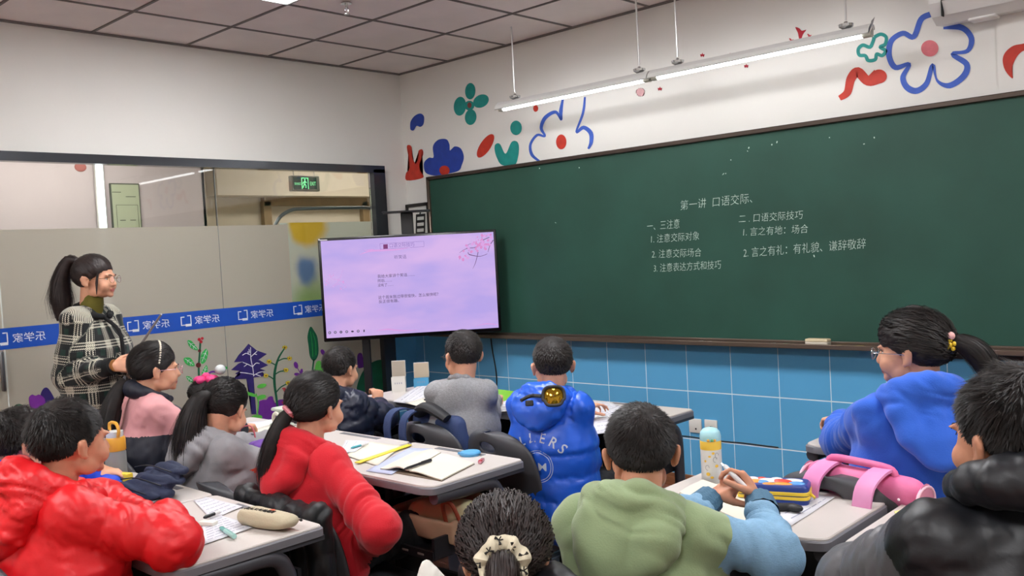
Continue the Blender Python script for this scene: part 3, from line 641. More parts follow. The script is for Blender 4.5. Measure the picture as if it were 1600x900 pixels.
MB().box((ax+.465, -.2275, az+.083), (.82, .006, .006)).box((ax+.055, -.213, az+.045), (.004, .03, .07)).build('vent_gap', mat('ac_dark', '2a2a2a', .7), t, smooth=False)
MB().box((ax+.465, -.229, az+.215), (.9, .004, .004)).build('panel_seam', mat('ac_seam', '9b9995', .6), t, smooth=False)
MB().bbox((ax+.2, -.1, az-.012), (.12, .08, .018), .006, 1).build('drain_cover', M_ac, t)

# ---------------------------------------------------------------- framed character
t = thing('framed_calligraphy', 'black framed brush calligraphy in the corner behind the display screen', 'picture', (.14, -.02, 1.75), keep=True)
zf = on_y(650, 318, -.02)[2]; fw_, fh_ = .27, .42; cx_ = .145; fr = MB()
for s_ in (-1, 1):
    fr.bbox((cx_+s_*(fw_/2-.012), -.022, zf-fh_/2), (.024, .022, fh_), .004, 1); fr.bbox((cx_, -.022, zf-fh_/2+s_*(fh_/2-.012)), (fw_, .022, .024), .004, 1)
fr.build('frame', mat('frame_black', '1c1a18', .4), t); MB().box((cx_, -.014, zf-fh_/2), (fw_-.03, .006, fh_-.03)).build('paper', mat('rice_paper', 'd8d8d2', .8), t, smooth=False)
tm_ = MB(); text_mb(tm_, '自', width=.13, height=.2, shear=.15, off=.014, M=(np.array([[1, 0, 0], [0, 0, 1.], [0, -1, 0]]).T@np.eye(3), (cx_-.045, -.0185, zf-.255)))
tm_.build('brush_character', mat('ink', '141414', .6), t, smooth=False)

# ---------------------------------------------------------------- display screen on its floor stand
u_ = nrm([.671, .741, 0]); W_, Hh = 1.225, .712
c0 = np.array([.699, -.612, 1.311]); nn = np.array([u_[1], -u_[0], 0])   # nn faces the class
TVR = np.array([u_, nn*-1, [0, 0, 1.]]).T
def tv(x, y, z): return c0+u_*x+nn*y+np.array([0, 0, z])
t = thing('display_screen', 'large black interactive display on a floor stand showing a lilac slide', 'screen', (c0[0], c0[1], 0), keep=True)
tl0 = .0
MB().bbox(tv(0, 0, 0), (W_, .05, Hh), .008, 2, R=TVR).build('bezel', mat('tv_black', '08080c', .25), t)
sc = bpy.data.materials.new('slide_glow'); sc.use_nodes = True; nt = sc.node_tree; n = nt.nodes; L = nt.links; bs = n['Principled BSDF']
bs.inputs['Base Color'].default_value = (0, 0, 0, 1); bs.inputs['Roughness'].default_value = .15
tc = n.new('ShaderNodeTexCoord'); mp = n.new('ShaderNodeMapping'); mp.inputs['Scale'].default_value = (1.2, 1.2, 3.5); nz = n.new('ShaderNodeTexNoise'); nz.inputs['Scale'].default_value = 1.6; nz.inputs['Detail'].default_value = 3
cr = n.new('ShaderNodeValToRGB'); cr.color_ramp.elements[0].position = .35; cr.color_ramp.elements[0].color = lin('bca9ee'); cr.color_ramp.elements[1].position = .68; cr.color_ramp.elements[1].color = lin('dcb8f0')
L.new(tc.outputs['Object'], mp.inputs[0]); L.new(mp.outputs[0], nz.inputs['Vector']); L.new(nz.outputs['Fac'], cr.inputs[0]); L.new(cr.outputs[0], bs.inputs['Emission Color']); bs.inputs['Emission Strength'].default_value = .76
SW, SH = W_-.04, Hh-.045
MB().box(tv(0, .0258, .004), (SW, .002, SH), R=TVR).build('slide', sc, t, smooth=False)
Q = np.array([(80, 135), (1090, 82), (1120, 645), (118, 702)], float)
def tvp(x, y, lift=.0275):
    """a point of the slide, from its place between the slide's four corners"""
    a, b, c, d = Q; s_, q_ = .5, .5
    for _ in range(12):
        P = (1-s_)*(1-q_)*a+s_*(1-q_)*b+s_*q_*c+(1-s_)*q_*d; J = np.array([(1-q_)*(b-a)+q_*(c-d), (1-s_)*(d-a)+s_*(c-b)]).T
        ds = np.linalg.solve(J, np.array([x, y])-P); s_ += ds[0]; q_ += ds[1]
    return tv((s_-.5)*SW, lift, (.5-q_)*SH+.004)
def tvtext(body, x0, y0, x1, y1, h, m_, name='slide_text'):
    a, b = tvp(x0, y0), tvp(x1, y1); mb = MB(); text_mb(mb, body, width=np.linalg.norm(b-a), height=h, M=(np.array([u_, [0, 0, 1.], nn]).T, (a[0], a[1], a[2]-h/2))); mb.build(name, m_, t, smooth=False)
def glow(nm, c): return mat('slide_'+nm, c, .5, emit=1.0) if nm not in () else None
def inkm(nm, c):
    m_ = mat('slide_'+nm, c, .5); b_ = m_.node_tree.nodes['Principled BSDF']; b_.inputs['Emission Color'].default_value = lin(c); b_.inputs['Emission Strength'].default_value = .78; b_.inputs['Base Color'].default_value = (0, 0, 0, 1); return m_
I_d, I_m, I_p, I_b = inkm('ink', '3b3350'), inkm('title_ink', '8a70b8'), inkm('petal', 'd98ccc'), inkm('twig', '6b4a78'); I_s = inkm('seal', '7a2c70'); I_h = inkm('haze', 'dba2e4')
tvtext('口语交际技巧', 480, 161, 625, 157, .030, I_m); tvtext('听笑话', 508, 229, 578, 227, .027, inkm('sub', '6a5a90'))
tvtext('我给大家讲个笑话……', 410, 341, 625, 332, .024, I_d); tvtext('然后……', 410, 367, 492, 364, .022, I_d); tvtext('没有了……', 412, 393, 503, 389, .022, I_d)
tvtext('这个周末我过得很愉快，怎么愉快呢？', 415, 465, 765, 447, .025, I_d); tvtext('反正很有趣。', 418, 489, 535, 487, .023, I_d)
mb = MB(); mb.add([tvp(443, 155), tvp(469, 153), tvp(470, 179), tvp(444, 181)], [(0, 1, 2, 3)]); mb.build('slide_seal', I_s, t, smooth=False)
def tvline(P, wd, m_, name, k=5):
    a, b = stroke_px(P, wd, k); V = [tvp(*q) for q in a]+[tvp(*q) for q in b]; n_ = len(a); MB().add(V, [(i, i+1, n_+i+1, n_+i) for i in range(n_-1)]).build(name, m_, t, smooth=False)
for P_ in ([(424, 150), (680, 136)], [(680, 136), (681, 168)], [(681, 168), (426, 183)], [(426, 183), (424, 150)]): tvline(P_, 1.6, I_m, 'slide_rule', 1)
tvline([(305, 215), (360, 195), (440, 188), (520, 185), (600, 172)], [1, 9, 12, 8, 1], I_h, 'slide_haze'); tvline([(330, 190), (380, 186), (430, 196)], [1, 8, 1], I_h, 'slide_haze')
tvline([(400, 660), (470, 652), (560, 660), (650, 655)], [1, 10, 8, 1], I_h, 'slide_haze'); tvline([(980, 635), (1050, 622), (1115, 628)], [1, 6, 4], I_h, 'slide_haze')
for P_, w_ in (([(1090, 130), (1070, 160), (1058, 200)], [6, 4, 2]), ([(1078, 110), (1030, 130), (990, 170), (930, 180), (888, 205)], [4, 4, 4, 3, 1]), ([(1000, 200), (985, 260), (968, 298)], [4, 3, 1]), ([(1055, 210), (1010, 225), (950, 215), (940, 200)], [2, 3, 5, 2]), ([(930, 180), (945, 155), (975, 150)], [2, 2, 1]), ([(1030, 130), (1020, 110)], [2, 1]), ([(150, 400), (190, 360), (212, 290)], [3, 2, .5]), ([(130, 350), (190, 365), (240, 395)], [1, 2, .6]), ([(150, 410), (185, 385), (215, 405)], [1, 2, .6])):
    tvline(P_, w_, I_b if P_[0][0] > 500 else I_h, 'slide_twig')
rr = random.Random(3); pm_ = MB(); ph = MB()
for _ in range(60):
    a = rr.random(); x = 900+185*a+rr.uniform(-14, 14); y = 215-110*a+rr.uniform(-40, 45); r = rr.uniform(4, 11)
    if x < 1085 and y > 95: (pm_ if rr.random() < .6 else ph).poly([tvp(*q, .0278 if rr.random() < .5 else .0279) for q in circ(x, y, r, r*.8, rr.random()*3, 8)])
for _ in range(16):
    x, y = rr.uniform(110, 240), rr.uniform(330, 420); ph.poly([tvp(*q) for q in circ(x, y, rr.uniform(2, 6), None, 0, 7)])
tag(pm_.build('slide_petals', I_p, t, smooth=False), kind='stuff'); tag(ph.build('slide_petals', I_h, t, smooth=False), kind='stuff')
ic = MB()
for i, x in enumerate((135, 167, 200, 233, 266, 299, 333)):
    y = 669-i*1.6; q = [tvp(*c) for c in circ(x, y, 8 if i < 6 else 4, 8 if i not in (4,) else 5, 0, 10)]; ic.poly(q)
ic.build('slide_icons', I_d, t, smooth=False)
ic = MB()
for i, x in enumerate((135, 167, 200, 233, 299)): ic.poly([tvp(*c, .0282) for c in circ(x, 669-x*.05+6.7, 4 if i != 2 else 2, 4, 0, 8)])
ic.build('slide_icons', inkm('light', 'd8c8f4'), t, smooth=False)
MB().box(tv(-W_/2+.04, .0255, Hh/2-.012), (.05, .002, .008), R=TVR).box(tv(-W_/2+.01, .0255, Hh/2-.008), (.01, .002, .01), R=TVR).build('sticker', mat('small_sticker', 'c8c8c8', .5), t, smooth=False)
M_st = mat('stand_black', '17181b', .4)
px_ = (-.335, .335)
MB().bbox(tv(0, -.05, 0), (.5, .05, .4), .01, 1, R=TVR).build('mount_plate', M_st, t)
for x in px_:
    a = tv(x, -.085, 0); MB().bbox((a[0], a[1], .62), (.055, .05, 1.16), .006, 1, R=TVR).build('post', M_st, t)
    a = tv(x, .06, 0); MB().bbox((a[0], a[1], .055), (.06, .6, .035), .006, 1, R=TVR).build('foot', M_st, t)
    for y in (-.2, .32): a = tv(x, y, 0); MB().cyl((a[0]-.012, a[1], .02), (a[0]+.012, a[1], .02), .0195).build('caster', M_st, t)
a = tv(0, -.085, 0); MB().bbox((a[0], a[1], .25), (.62, .03, .05), .004, 1, R=TVR).bbox((a[0], a[1], 1.3), (.62, .03, .05), .004, 1, R=TVR).build('crossbar', M_st, t)
# camera shelf over the screen
a = tv(.0, -.08, 0); zt = c0[2]+Hh/2
MB().bbox((a[0], a[1], zt+.04), (.085, .03, .22), .005, 1, R=TVR).build('mast', M_st, t)
MB().bbox((a[0]+nn[0]*.05, a[1]+nn[1]*.05, zt+.155), (.33, .14, .012), .004, 1, R=TVR).build('shelf', M_st, t)

# power cable from the screen, wall sockets
t2 = tag(MB().tube(smooth_path([on_y(766, 520, -.015), on_y(769, 545, -.015), on_y(775, 580, -.015), on_y(776, 606, -.015), on_y(772, 650, -.015), on_y(770, 690, -.015)], 5), .005, 6).build('power_cable', mat('cable_black', '131418', .5)), 'black cable hanging down the blue tiles right of the screen', 'cable')
for (px, py, lb) in ((1087, 665, 'left white wall socket on the blue tiles with a tiny dark hole'), (1111.5, 667, 'right white wall socket on the blue tiles beside its twin')):
    p = on_y(px, py, -.012); t = thing('wall_socket', lb, 'socket', p, keep=True)
    MB().bbox((p[0], -.0155, p[2]), (.086, .010, .086), .004, 2).build('faceplate', mat('socket_white', 'e8e6de', .35), t)
    s = MB(); s.box((p[0]+(.006 if px < 1100 else 0), -.0212, p[2]-(.018 if px < 1100 else 0)), (.01, .002, .01))
    if px > 1100: s.box((p[0]+.008, -.0212, p[2]), (.003, .002, .012), R=roty(.4))
    s.build('socket_hole', mat('socket_dark', '33302c', .6), t, smooth=False)
tag(MB().tube([on_y(1066, 681, -.012), on_y(1085, 683, -.012), on_y(1110, 688, -.011), on_y(1160, 692, -.012), on_y(1216, 699, -.012)], .0035, 6).build('floor_cable', mat('cable_black', '131418')), 'thin dark cable running along the tile joint under the sockets', 'cable')
# dark trunking under the tray at the right
tag(MB().bbox((4.05, -.025, .873), (.62, .03, .026), .004, 1).build('cable_trunking', mat('trunk_dark', '241416', .5)), 'dark strip under the chalk tray above the blue hoodie\'s ponytail', 'trunking')
# ================================================================ PEOPLE
LENS = bpy.data.materials.new('spectacle_lens'); LENS.use_nodes = True; _n = LENS.node_tree.nodes; _L = LENS.node_tree.links; _n.remove(_n['Principled BSDF'])
_a, _b, _c = _n.new('ShaderNodeBsdfTransparent'), _n.new('ShaderNodeBsdfGlossy'), _n.new('ShaderNodeMixShader'); _b.inputs['Roughness'].default_value = .03; _c.inputs[0].default_value = .05
_L.new(_a.outputs[0], _c.inputs[1]); _L.new(_b.outputs[0], _c.inputs[2]); _L.new(_c.outputs[0], _n['Material Output'].inputs[0])
def perlin(P, seed=0):
    P = np.asarray(P, float); I = np.floor(P).astype(np.int64); F = P-I; U = F*F*(3-2*F); out = 0
    def h(ix, iy, iz):
        n_ = (ix*374761393+iy*668265263+iz*2147483647+seed*1274126177) & 0x7fffffff
        n_ = ((n_ ^ (n_ >> 13))*1274126177) & 0x7fffffff
        return ((n_ ^ (n_ >> 16)) & 0xffff)/32767.5-1
    for dx in (0, 1):
        for dy in (0, 1):
            for dz in (0, 1):
                w_ = (U[:, 0] if dx else 1-U[:, 0])*(U[:, 1] if dy else 1-U[:, 1])*(U[:, 2] if dz else 1-U[:, 2])
                out = out+w_*h(I[:, 0]+dx, I[:, 1]+dy, I[:, 2]+dz)
    return out
def fuse(mb, voxel, smooth=3, fac=.5):
    """overlapping closed shapes grown into one continuous skin; returns vertices and faces"""
    V = np.vstack(mb.v); me = bpy.data.meshes.new('blank'); me.from_pydata(V.tolist(), [], mb.f)
    o = bpy.data.objects.new('blank', me); COL.objects.link(o)
    r = o.modifiers.new('r', 'REMESH'); r.mode = 'VOXEL'; r.voxel_size = voxel
    if smooth: s_ = o.modifiers.new('s', 'SMOOTH'); s_.factor = fac; s_.iterations = smooth
    dg = bpy.context.evaluated_depsgraph_get(); e_ = o.evaluated_get(dg); m_ = e_.to_mesh(); n_ = len(m_.vertices)
    v = np.empty(n_*3); m_.vertices.foreach_get('co', v); f = [tuple(p.vertices) for p in m_.polygons]
    e_.to_mesh_clear(); bpy.data.objects.remove(o); bpy.data.meshes.remove(me)
    return v.reshape(-1, 3), f
def normals(v, f):
    F = np.array([q if len(q) == 4 else (q[0], q[1], q[2], q[2]) for q in f]); n_ = np.cross(v[F[:, 2]]-v[F[:, 0]], v[F[:, 3]]-v[F[:, 1]]+1e-9)
    N = np.zeros_like(v)
    for k_ in range(4): np.add.at(N, F[:, k_], n_)
    return N/(np.linalg.norm(N, axis=1, keepdims=True)+1e-12), F
def emit(name, v, f, m, parent, keep=None, extra=None):
    """mesh object from arrays; keep picks the faces; the parent's origin is taken off"""
    F = np.array([q if len(q) == 4 else (q[0], q[1], q[2], q[2]) for q in f])
    if keep is not None: F = F[keep]
    if len(F) == 0: return None
    used = np.unique(F); idx = -np.ones(len(v), int); idx[used] = np.arange(len(used)); vv = v[used]-ORI[parent.name]; ff = idx[F]
    me = bpy.data.meshes.new(name); me.from_pydata(vv.tolist(), [], [tuple(q) if q[2] != q[3] else tuple(q[:3]) for q in ff.tolist()])
    me.polygons.foreach_set('use_smooth', [True]*len(me.polygons)); me.materials.append(m)
    if extra is not None:
        at = me.attributes.new('cloth', 'FLOAT_VECTOR', 'POINT'); at.data.foreach_set('vector', extra[used].astype(np.float32).ravel())
    me.update(); o = bpy.data.objects.new(name, me); COL.objects.link(o); o.parent = parent; return o

SKIN = mat('skin', 'd9a183', .5, spec=.35, var=.06, vscale=30, bump=.04, bscale=300)
SKIN2 = mat('skin_warm', 'd09476', .5, spec=.35, var=.07, vscale=30, bump=.04, bscale=300)
for m_ in (SKIN, SKIN2):
    b_ = m_.node_tree.nodes['Principled BSDF']; b_.inputs['Subsurface Weight'].default_value = .12; b_.inputs['Subsurface Radius'].default_value = (.02, .008, .005); b_.inputs['Subsurface Scale'].default_value = .3
M_lip = mat('lip', 'b3635a', .45); M_eyew = mat('eye_white', 'e8e4e0', .2); M_iris = mat('iris', '1d120d', .1)
HAIR = mat('black_hair', '120f0e', .55, spec=.35, var=.5, vscale=40, two='241d1a'); HAIR_B = mat('brown_black_hair', '1f1816', .52, spec=.4, var=.5, vscale=40, two='382b28')

def Rhead(yaw, pitch=0., roll=0.):
    """yaw: compass turn from +y towards +x; pitch: nose down positive"""
    return rotz(-yaw)@rotx(-pitch)@roty(roll)
CRAN = (np.array([0, -.012, .028]), np.array([.0745, .0925, .083]))
def head_prims(mb, Hc, R, s, adult=False):
    g = lambda p: Hc+R@(np.array(p)*s)
    mb.ell(g(CRAN[0]), CRAN[1]*s, R, 24, 16)
    mb.ell(g((0, .03, -.018)), np.array([.062, .060, .074])*s, R, 20, 14)
    mb.ell(g((0, .032, -.056)), np.array([.047, .048, .038])*s, R)
    mb.ell(g((0, .071, -.080)), np.array([.019, .015, .014])*s, R)
    for q in (-1, 1):
        mb.ell(g((q*.037, .052, -.036)), np.array([.027, .031, .030])*s, R)
        mb.ell(g((q*.046, .018, -.060)), np.array([.017, .034, .028])*s, R)
        mb.ell(g((q*.009, .093, -.033)), np.array([.007, .008, .006])*s, R)
        Re = R@rotz(q*.42)@roty(q*.12)
        mb.ell(g((q*.082, -.012, -.010)), np.array([.0075, .019, .027])*s, Re, 14, 10)
        mb.ell(g((q*.086, -.018, -.000)), np.array([.008, .015, .020])*s, Re, 12, 8)
        mb.ell(g((q*.079, -.004, -.031)), np.array([.007, .009, .009])*s, Re, 10, 8)
        mb.ell(g((q*.030, .080, .016)), np.array([.020, .010, .006])*s, R)
    mb.cap(g((0, .084, .002)), g((0, .098, -.029)), .0075*s, .0095*s)
    mb.ell(g((0, .085, -.053)), np.array([.018, .008, .0048])*s, R); mb.ell(g((0, .084, -.062)), np.array([.015, .008, .0050])*s, R)
def hand_prims(mb, W, d, nrml, s=1., curl=.5, side=1, spread=.55, thumb=.5):
    """W wrist, d finger direction, nrml the way the palm faces, side +1 when the thumb is on d x nrml"""
    d = nrm(d); nrml = nrm(nrml-d*(nrml@d)); sd = np.cross(d, nrml)*side; W = np.array(W, float)
    tips = []
    for i, (l, w_, fl) in enumerate(((.074, .030, .92), (.079, .0105, 1.0), (.075, -.0105, .95), (.067, -.029, .78))):
        k_ = W+(d*l+sd*w_)*s; mb.cap(W+(d*.012+sd*w_*.6)*s, k_, .0125*s, .0105*s, 10, 4)
        c = curl+(.1*i if curl > .3 else 0); dd = nrm(d+sd*w_*spread*6); nl = nrm(nrml-dd*(nrml@dd)); p = k_; rr_ = .0080*s
        for L_ in (.038, .024, .019):
            ca, sa = math.cos(c*1.15), math.sin(c*1.15); dd, nl = nrm(dd*ca+nl*sa), nrm(nl*ca-dd*sa)
            q = p+dd*L_*fl*s; mb.cap(p, q, rr_, rr_*.92, 10, 4); p = q; rr_ *= .92
        tips.append(p)
    mb.ell(W+(d*.045)*s, np.array([.034, .014, .040])*s, np.array([nrm(sd), nrml, d]).T)
    p = W+(d*.018+sd*.022+nrml*.004)*s; dd = nrm(d*.55+sd*.75+nrml*thumb)
    for L_, r_ in ((.036, .0125), (.028, .0105), (.022, .0095)):
        q = p+dd*L_*s; mb.cap(p, q, r_*s, r_*.93*s, 10, 4); p = q; dd = nrm(dd+d*.35+nrml*thumb*.4-sd*.25)
    return tips

def skull_r(D):
    """distance from the head's centre to the scalp along unit directions D (head frame)"""
    c, r = CRAN; a = ((D/r)**2).sum(1); b = -2*((D*c/r**2).sum(1)); cc = ((c/r)**2).sum()-1
    t1 = (-b+np.sqrt(b*b-4*a*cc))/(2*a)
    c2, r2 = np.array([0, .03, -.018]), np.array([.062, .060, .074]); a = ((D/r2)**2).sum(1); b = -2*((D*c2/r2**2).sum(1)); cc = ((c2/r2)**2).sum()-1
    dsc = b*b-4*a*cc; t2 = np.where(dsc > 0, (-b+np.sqrt(np.maximum(dsc, 0)))/(2*a), 0)
    return np.maximum(t1, t2)
def hairline(az, kind):
    """lowest hair direction (sine of elevation) by turn from the face"""
    a = np.abs(az)/math.pi
    if kind == 'girl': xs, ys = [0, .18, .30, .40, .47, .53, .60, .75, 1], [.50, .44, .24, .04, -.14, -.12, -.40, -.62, -.68]
    elif kind == 'fringe': xs, ys = [0, .18, .30, .40, .47, .53, .60, .75, 1], [.22, .22, .22, .05, -.12, -.10, -.40, -.62, -.68]
    else: xs, ys = [0, .18, .30, .38, .46, .50, .57, .66, 1], [.46, .44, .34, .22, -.12, .08, .02, -.34, -.56]
    return np.interp(a, xs, ys)
def hair_cap(parent, Hc, R, s, kind, th, m, name='hair', tie=None, n=5000, length=.022, wid=.0016, lift=.55, seed=1, whorl=(0, -.45, .9), tail=None, messy=.35, taper_low=True, fluff=.65):
    rg = np.random.default_rng(seed); mb = MB()
    TH = (lambda x: .12+.88*np.clip(x/1.15, 0, 1)**1.2) if kind == 'short' else (lambda x: np.clip(x/.55+.10, 0, 1))
    # scalp layer
    A, B = 110, 60; az = np.linspace(-math.pi, math.pi, A, endpoint=False); se = np.sin(np.linspace(-1.2, math.pi/2, B))
    AZ, SE = np.meshgrid(az, se); ce = np.sqrt(1-SE**2); D = np.c_[(np.sin(AZ)*ce).ravel(), (np.cos(AZ)*ce).ravel(), SE.ravel()]
    hl = hairline(AZ.ravel(), kind); x = (D[:, 2]-hl); t = np.where(x > 0, th*np.clip(x/.28+.12, 0, 1), -.02)
    if taper_low: t = np.where(x > 0, th*TH(x), -.02)
    comb = 0
    if tie is not None:
        td0 = nrm(np.array(tie, float)-CRAN[0]); Fr = frame_of(td0); ph = np.arctan2(D@Fr[:, 1], D@Fr[:, 0]); el = D@td0; C3 = np.c_[np.cos(ph), np.sin(ph), el*.15]
        comb = (perlin(C3*7, seed+5)*.35+perlin(C3*18, seed+6)*.3)*np.clip(1.15-el, 0, 1)
    nz = comb+perlin(D*9, seed)*.12+perlin(D*22, seed+1)*.08; r = skull_r(D)+t*(1+nz)
    V = Hc+(D*r[:, None]*s)@R.T
    f = [(i*A+j, i*A+(j+1) % A, (i+1)*A+(j+1) % A, (i+1)*A+j) for i in range(B-1) for j in range(A) if x[i*A+j] > -.25]
    mb.add(V, f)
    # locks
    P = rg.normal(size=(n*3, 3)); P /= np.linalg.norm(P, axis=1, keepdims=True)
    a_ = np.arctan2(P[:, 0], P[:, 1]); x = P[:, 2]-hairline(a_, kind); P = P[x > .01][:n]; x = x[x > .01][:n]; n = len(P)
    t = th*(TH(x) if taper_low else np.clip(x/.28+.12, 0, 1)); base = P*(skull_r(P)+t*.80)[:, None]
    Wn = nrm(whorl)
    if tie is None:
        T = P-Wn; T -= P*(T*P).sum(1, keepdims=True); T /= np.linalg.norm(T, axis=1, keepdims=True)+1e-6
        sw = np.cross(P, T); T = T+sw*.45*np.exp(-((P-Wn)**2).sum(1)/.25)[:, None]
        J = np.c_[perlin(P*5, seed+3), perlin(P*5, seed+4), perlin(P*5, seed+5)]*messy+rg.normal(size=P.shape)*messy*.35
        T = T+J; T[:, 2] -= .25; T /= np.linalg.norm(T, axis=1, keepdims=True)
        L_ = length*(.22+.78*np.clip(x/.9, 0, 1))*rg.uniform(.7, 1.25, n)
        steps = [base, base+(T*.5+P*lift*.55)*L_[:, None], base+(T*1.0+P*lift*.75)*L_[:, None]]
    else:
        tie = np.array(tie, float); td = nrm(tie-CRAN[0]); steps = [base]; L_ = np.full(n, 1.)
        for q in (.16, .34):
            Dn = P*(1-q)+td*q+rg.normal(size=P.shape)*.008*(1+fluff*2); Dn /= np.linalg.norm(Dn, axis=1, keepdims=True)
            steps.append(Dn*(skull_r(Dn)+t*(1.05+fluff*rg.random(n)**1.5))[:, None])
        T = steps[1]-steps[0]
    Wd = np.cross(steps[1]-steps[0], P); Wd /= np.linalg.norm(Wd, axis=1, keepdims=True)+1e-9; ws = (wid*rg.uniform(.6, 1.3, n))[:, None]
    K = []
    for i, st in enumerate(steps):
        k_ = (1, .8, .12)[i] if tie is None else (.5, 1, .5)[i]; K += [st-Wd*ws*k_, st+Wd*ws*k_]
    V = np.stack(K, 1).reshape(-1, 3); V = Hc+(V*s)@R.T
    f = [(6*i, 6*i+1, 6*i+3, 6*i+2) for i in range(n)]+[(6*i+2, 6*i+3, 6*i+5, 6*i+4) for i in range(n)]
    mb.add(V, f); o = mb.build(name, m, parent, smooth=True, sharp=0)
    return o
def tail(parent, path, rad, m, name='ponytail', n=700, wid=.0016, seed=2, flare=1.3, fly=.05):
    """a ponytail: a core and many long locks along a path of world points"""
    rg = np.random.default_rng(seed); P = smooth_path(path, 5); k_ = len(P); r = np.interp(np.linspace(0, 1, k_), np.linspace(0, 1, len(rad)), rad)
    mb = MB(); mb.tube(P, r*.8, 12); T = np.gradient(P, axis=0)
    X = frame_of(T[0])[:, 0]; Xs, Ys = [], []
    for q in T:
        q = nrm(q); X = nrm(X-q*(X@q)); Xs.append(X); Ys.append(np.cross(q, X))
    Xs, Ys = np.array(Xs), np.array(Ys)
    for _ in range(n):
        a = rg.uniform(0, 2*math.pi); rho = math.sqrt(rg.uniform(.45, 1)); e0 = int(rg.uniform(.0, .3)*k_); e1 = min(k_, int(rg.uniform(.72, 1.02)*k_)+1)
        if e1-e0 < 4: continue
        w_ = rg.normal()*.25; idx = np.arange(e0, e1, 2); ph = a+np.linspace(0, w_, len(idx)); fl = 1+(np.linspace(0, 1, len(idx))**2)*rg.normal()*fly*3
        C_ = P[idx]+(Xs[idx]*np.cos(ph)[:, None]+Ys[idx]*np.sin(ph)[:, None])*(r[idx]*rho*fl)[:, None]
        sd = (-Xs[idx]*np.sin(ph)[:, None]+Ys[idx]*np.cos(ph)[:, None])*(wid*np.linspace(1, .25, len(idx))*rg.uniform(.6, 1.3))[:, None]
        nn_ = len(idx); mb.add(np.vstack([C_-sd, C_+sd]), [(i, i+1, nn_+i+1, nn_+i) for i in range(nn_-1)])
    return mb.build(name, m, parent, smooth=True, sharp=0)

def bones_of(p):
    """named limbs of a garment: (name, chain of points, chain of radii)"""
    return p
import openvdb
def blend(segs, voxel, k=.02):
    """capsules (a, b, ra, rb) melted into one smooth skin (smooth union of distances)"""
    A = np.array([np.minimum(a-ra, b-rb) for a, b, ra, rb in segs]).min(0)-4*voxel-k; B = np.array([np.maximum(a+ra, b+rb) for a, b, ra, rb in segs]).max(0)+4*voxel+k
    n_ = np.ceil((B-A)/voxel).astype(int)+1; SUM = np.zeros(n_); ax = [A[i]+np.arange(n_[i])*voxel for i in range(3)]
    for a, b, ra, rb in segs:
        lo = np.maximum(0, ((np.minimum(a-ra, b-rb)-A)/voxel-6*k/voxel).astype(int)); hi = np.minimum(n_, ((np.maximum(a+ra, b+rb)-A)/voxel+6*k/voxel).astype(int)+2)
        X, Y, Z = np.meshgrid(*[ax[i][lo[i]:hi[i]] for i in range(3)], indexing='ij'); d = b-a; l2 = d@d+1e-12
        t = np.clip(((X-a[0])*d[0]+(Y-a[1])*d[1]+(Z-a[2])*d[2])/l2, 0, 1)
        q = np.sqrt((X-a[0]-t*d[0])**2+(Y-a[1]-t*d[1])**2+(Z-a[2]-t*d[2])**2)-(ra+(rb-ra)*t)
        SUM[lo[0]:hi[0], lo[1]:hi[1], lo[2]:hi[2]] += np.exp(-np.clip(q, -.25, 6*k)/k)
    f = -k*np.log(SUM+math.exp(-6))+k*.35; g_ = openvdb.FloatGrid(float(6*k)); g_.copyFromArray(np.ascontiguousarray(f.astype(np.float32)))
    P, T_, Q_ = g_.convertToPolygons(0.0, 0.0) if True else None
    v = A+np.asarray(P, float)*voxel; F_ = [tuple(int(x) for x in q) for q in Q_]+[tuple(int(x) for x in q) for q in T_]
    Fq = np.array([q if len(q) == 4 else (*q, q[2]) for q in F_]); c_ = v.mean(0); vol = ((v[Fq[:, 0]]-c_)*np.cross(v[Fq[:, 1]]-c_, v[Fq[:, 2]]-c_)).sum()
    if vol < 0: F_ = [q[::-1] for q in F_]
    return v, F_
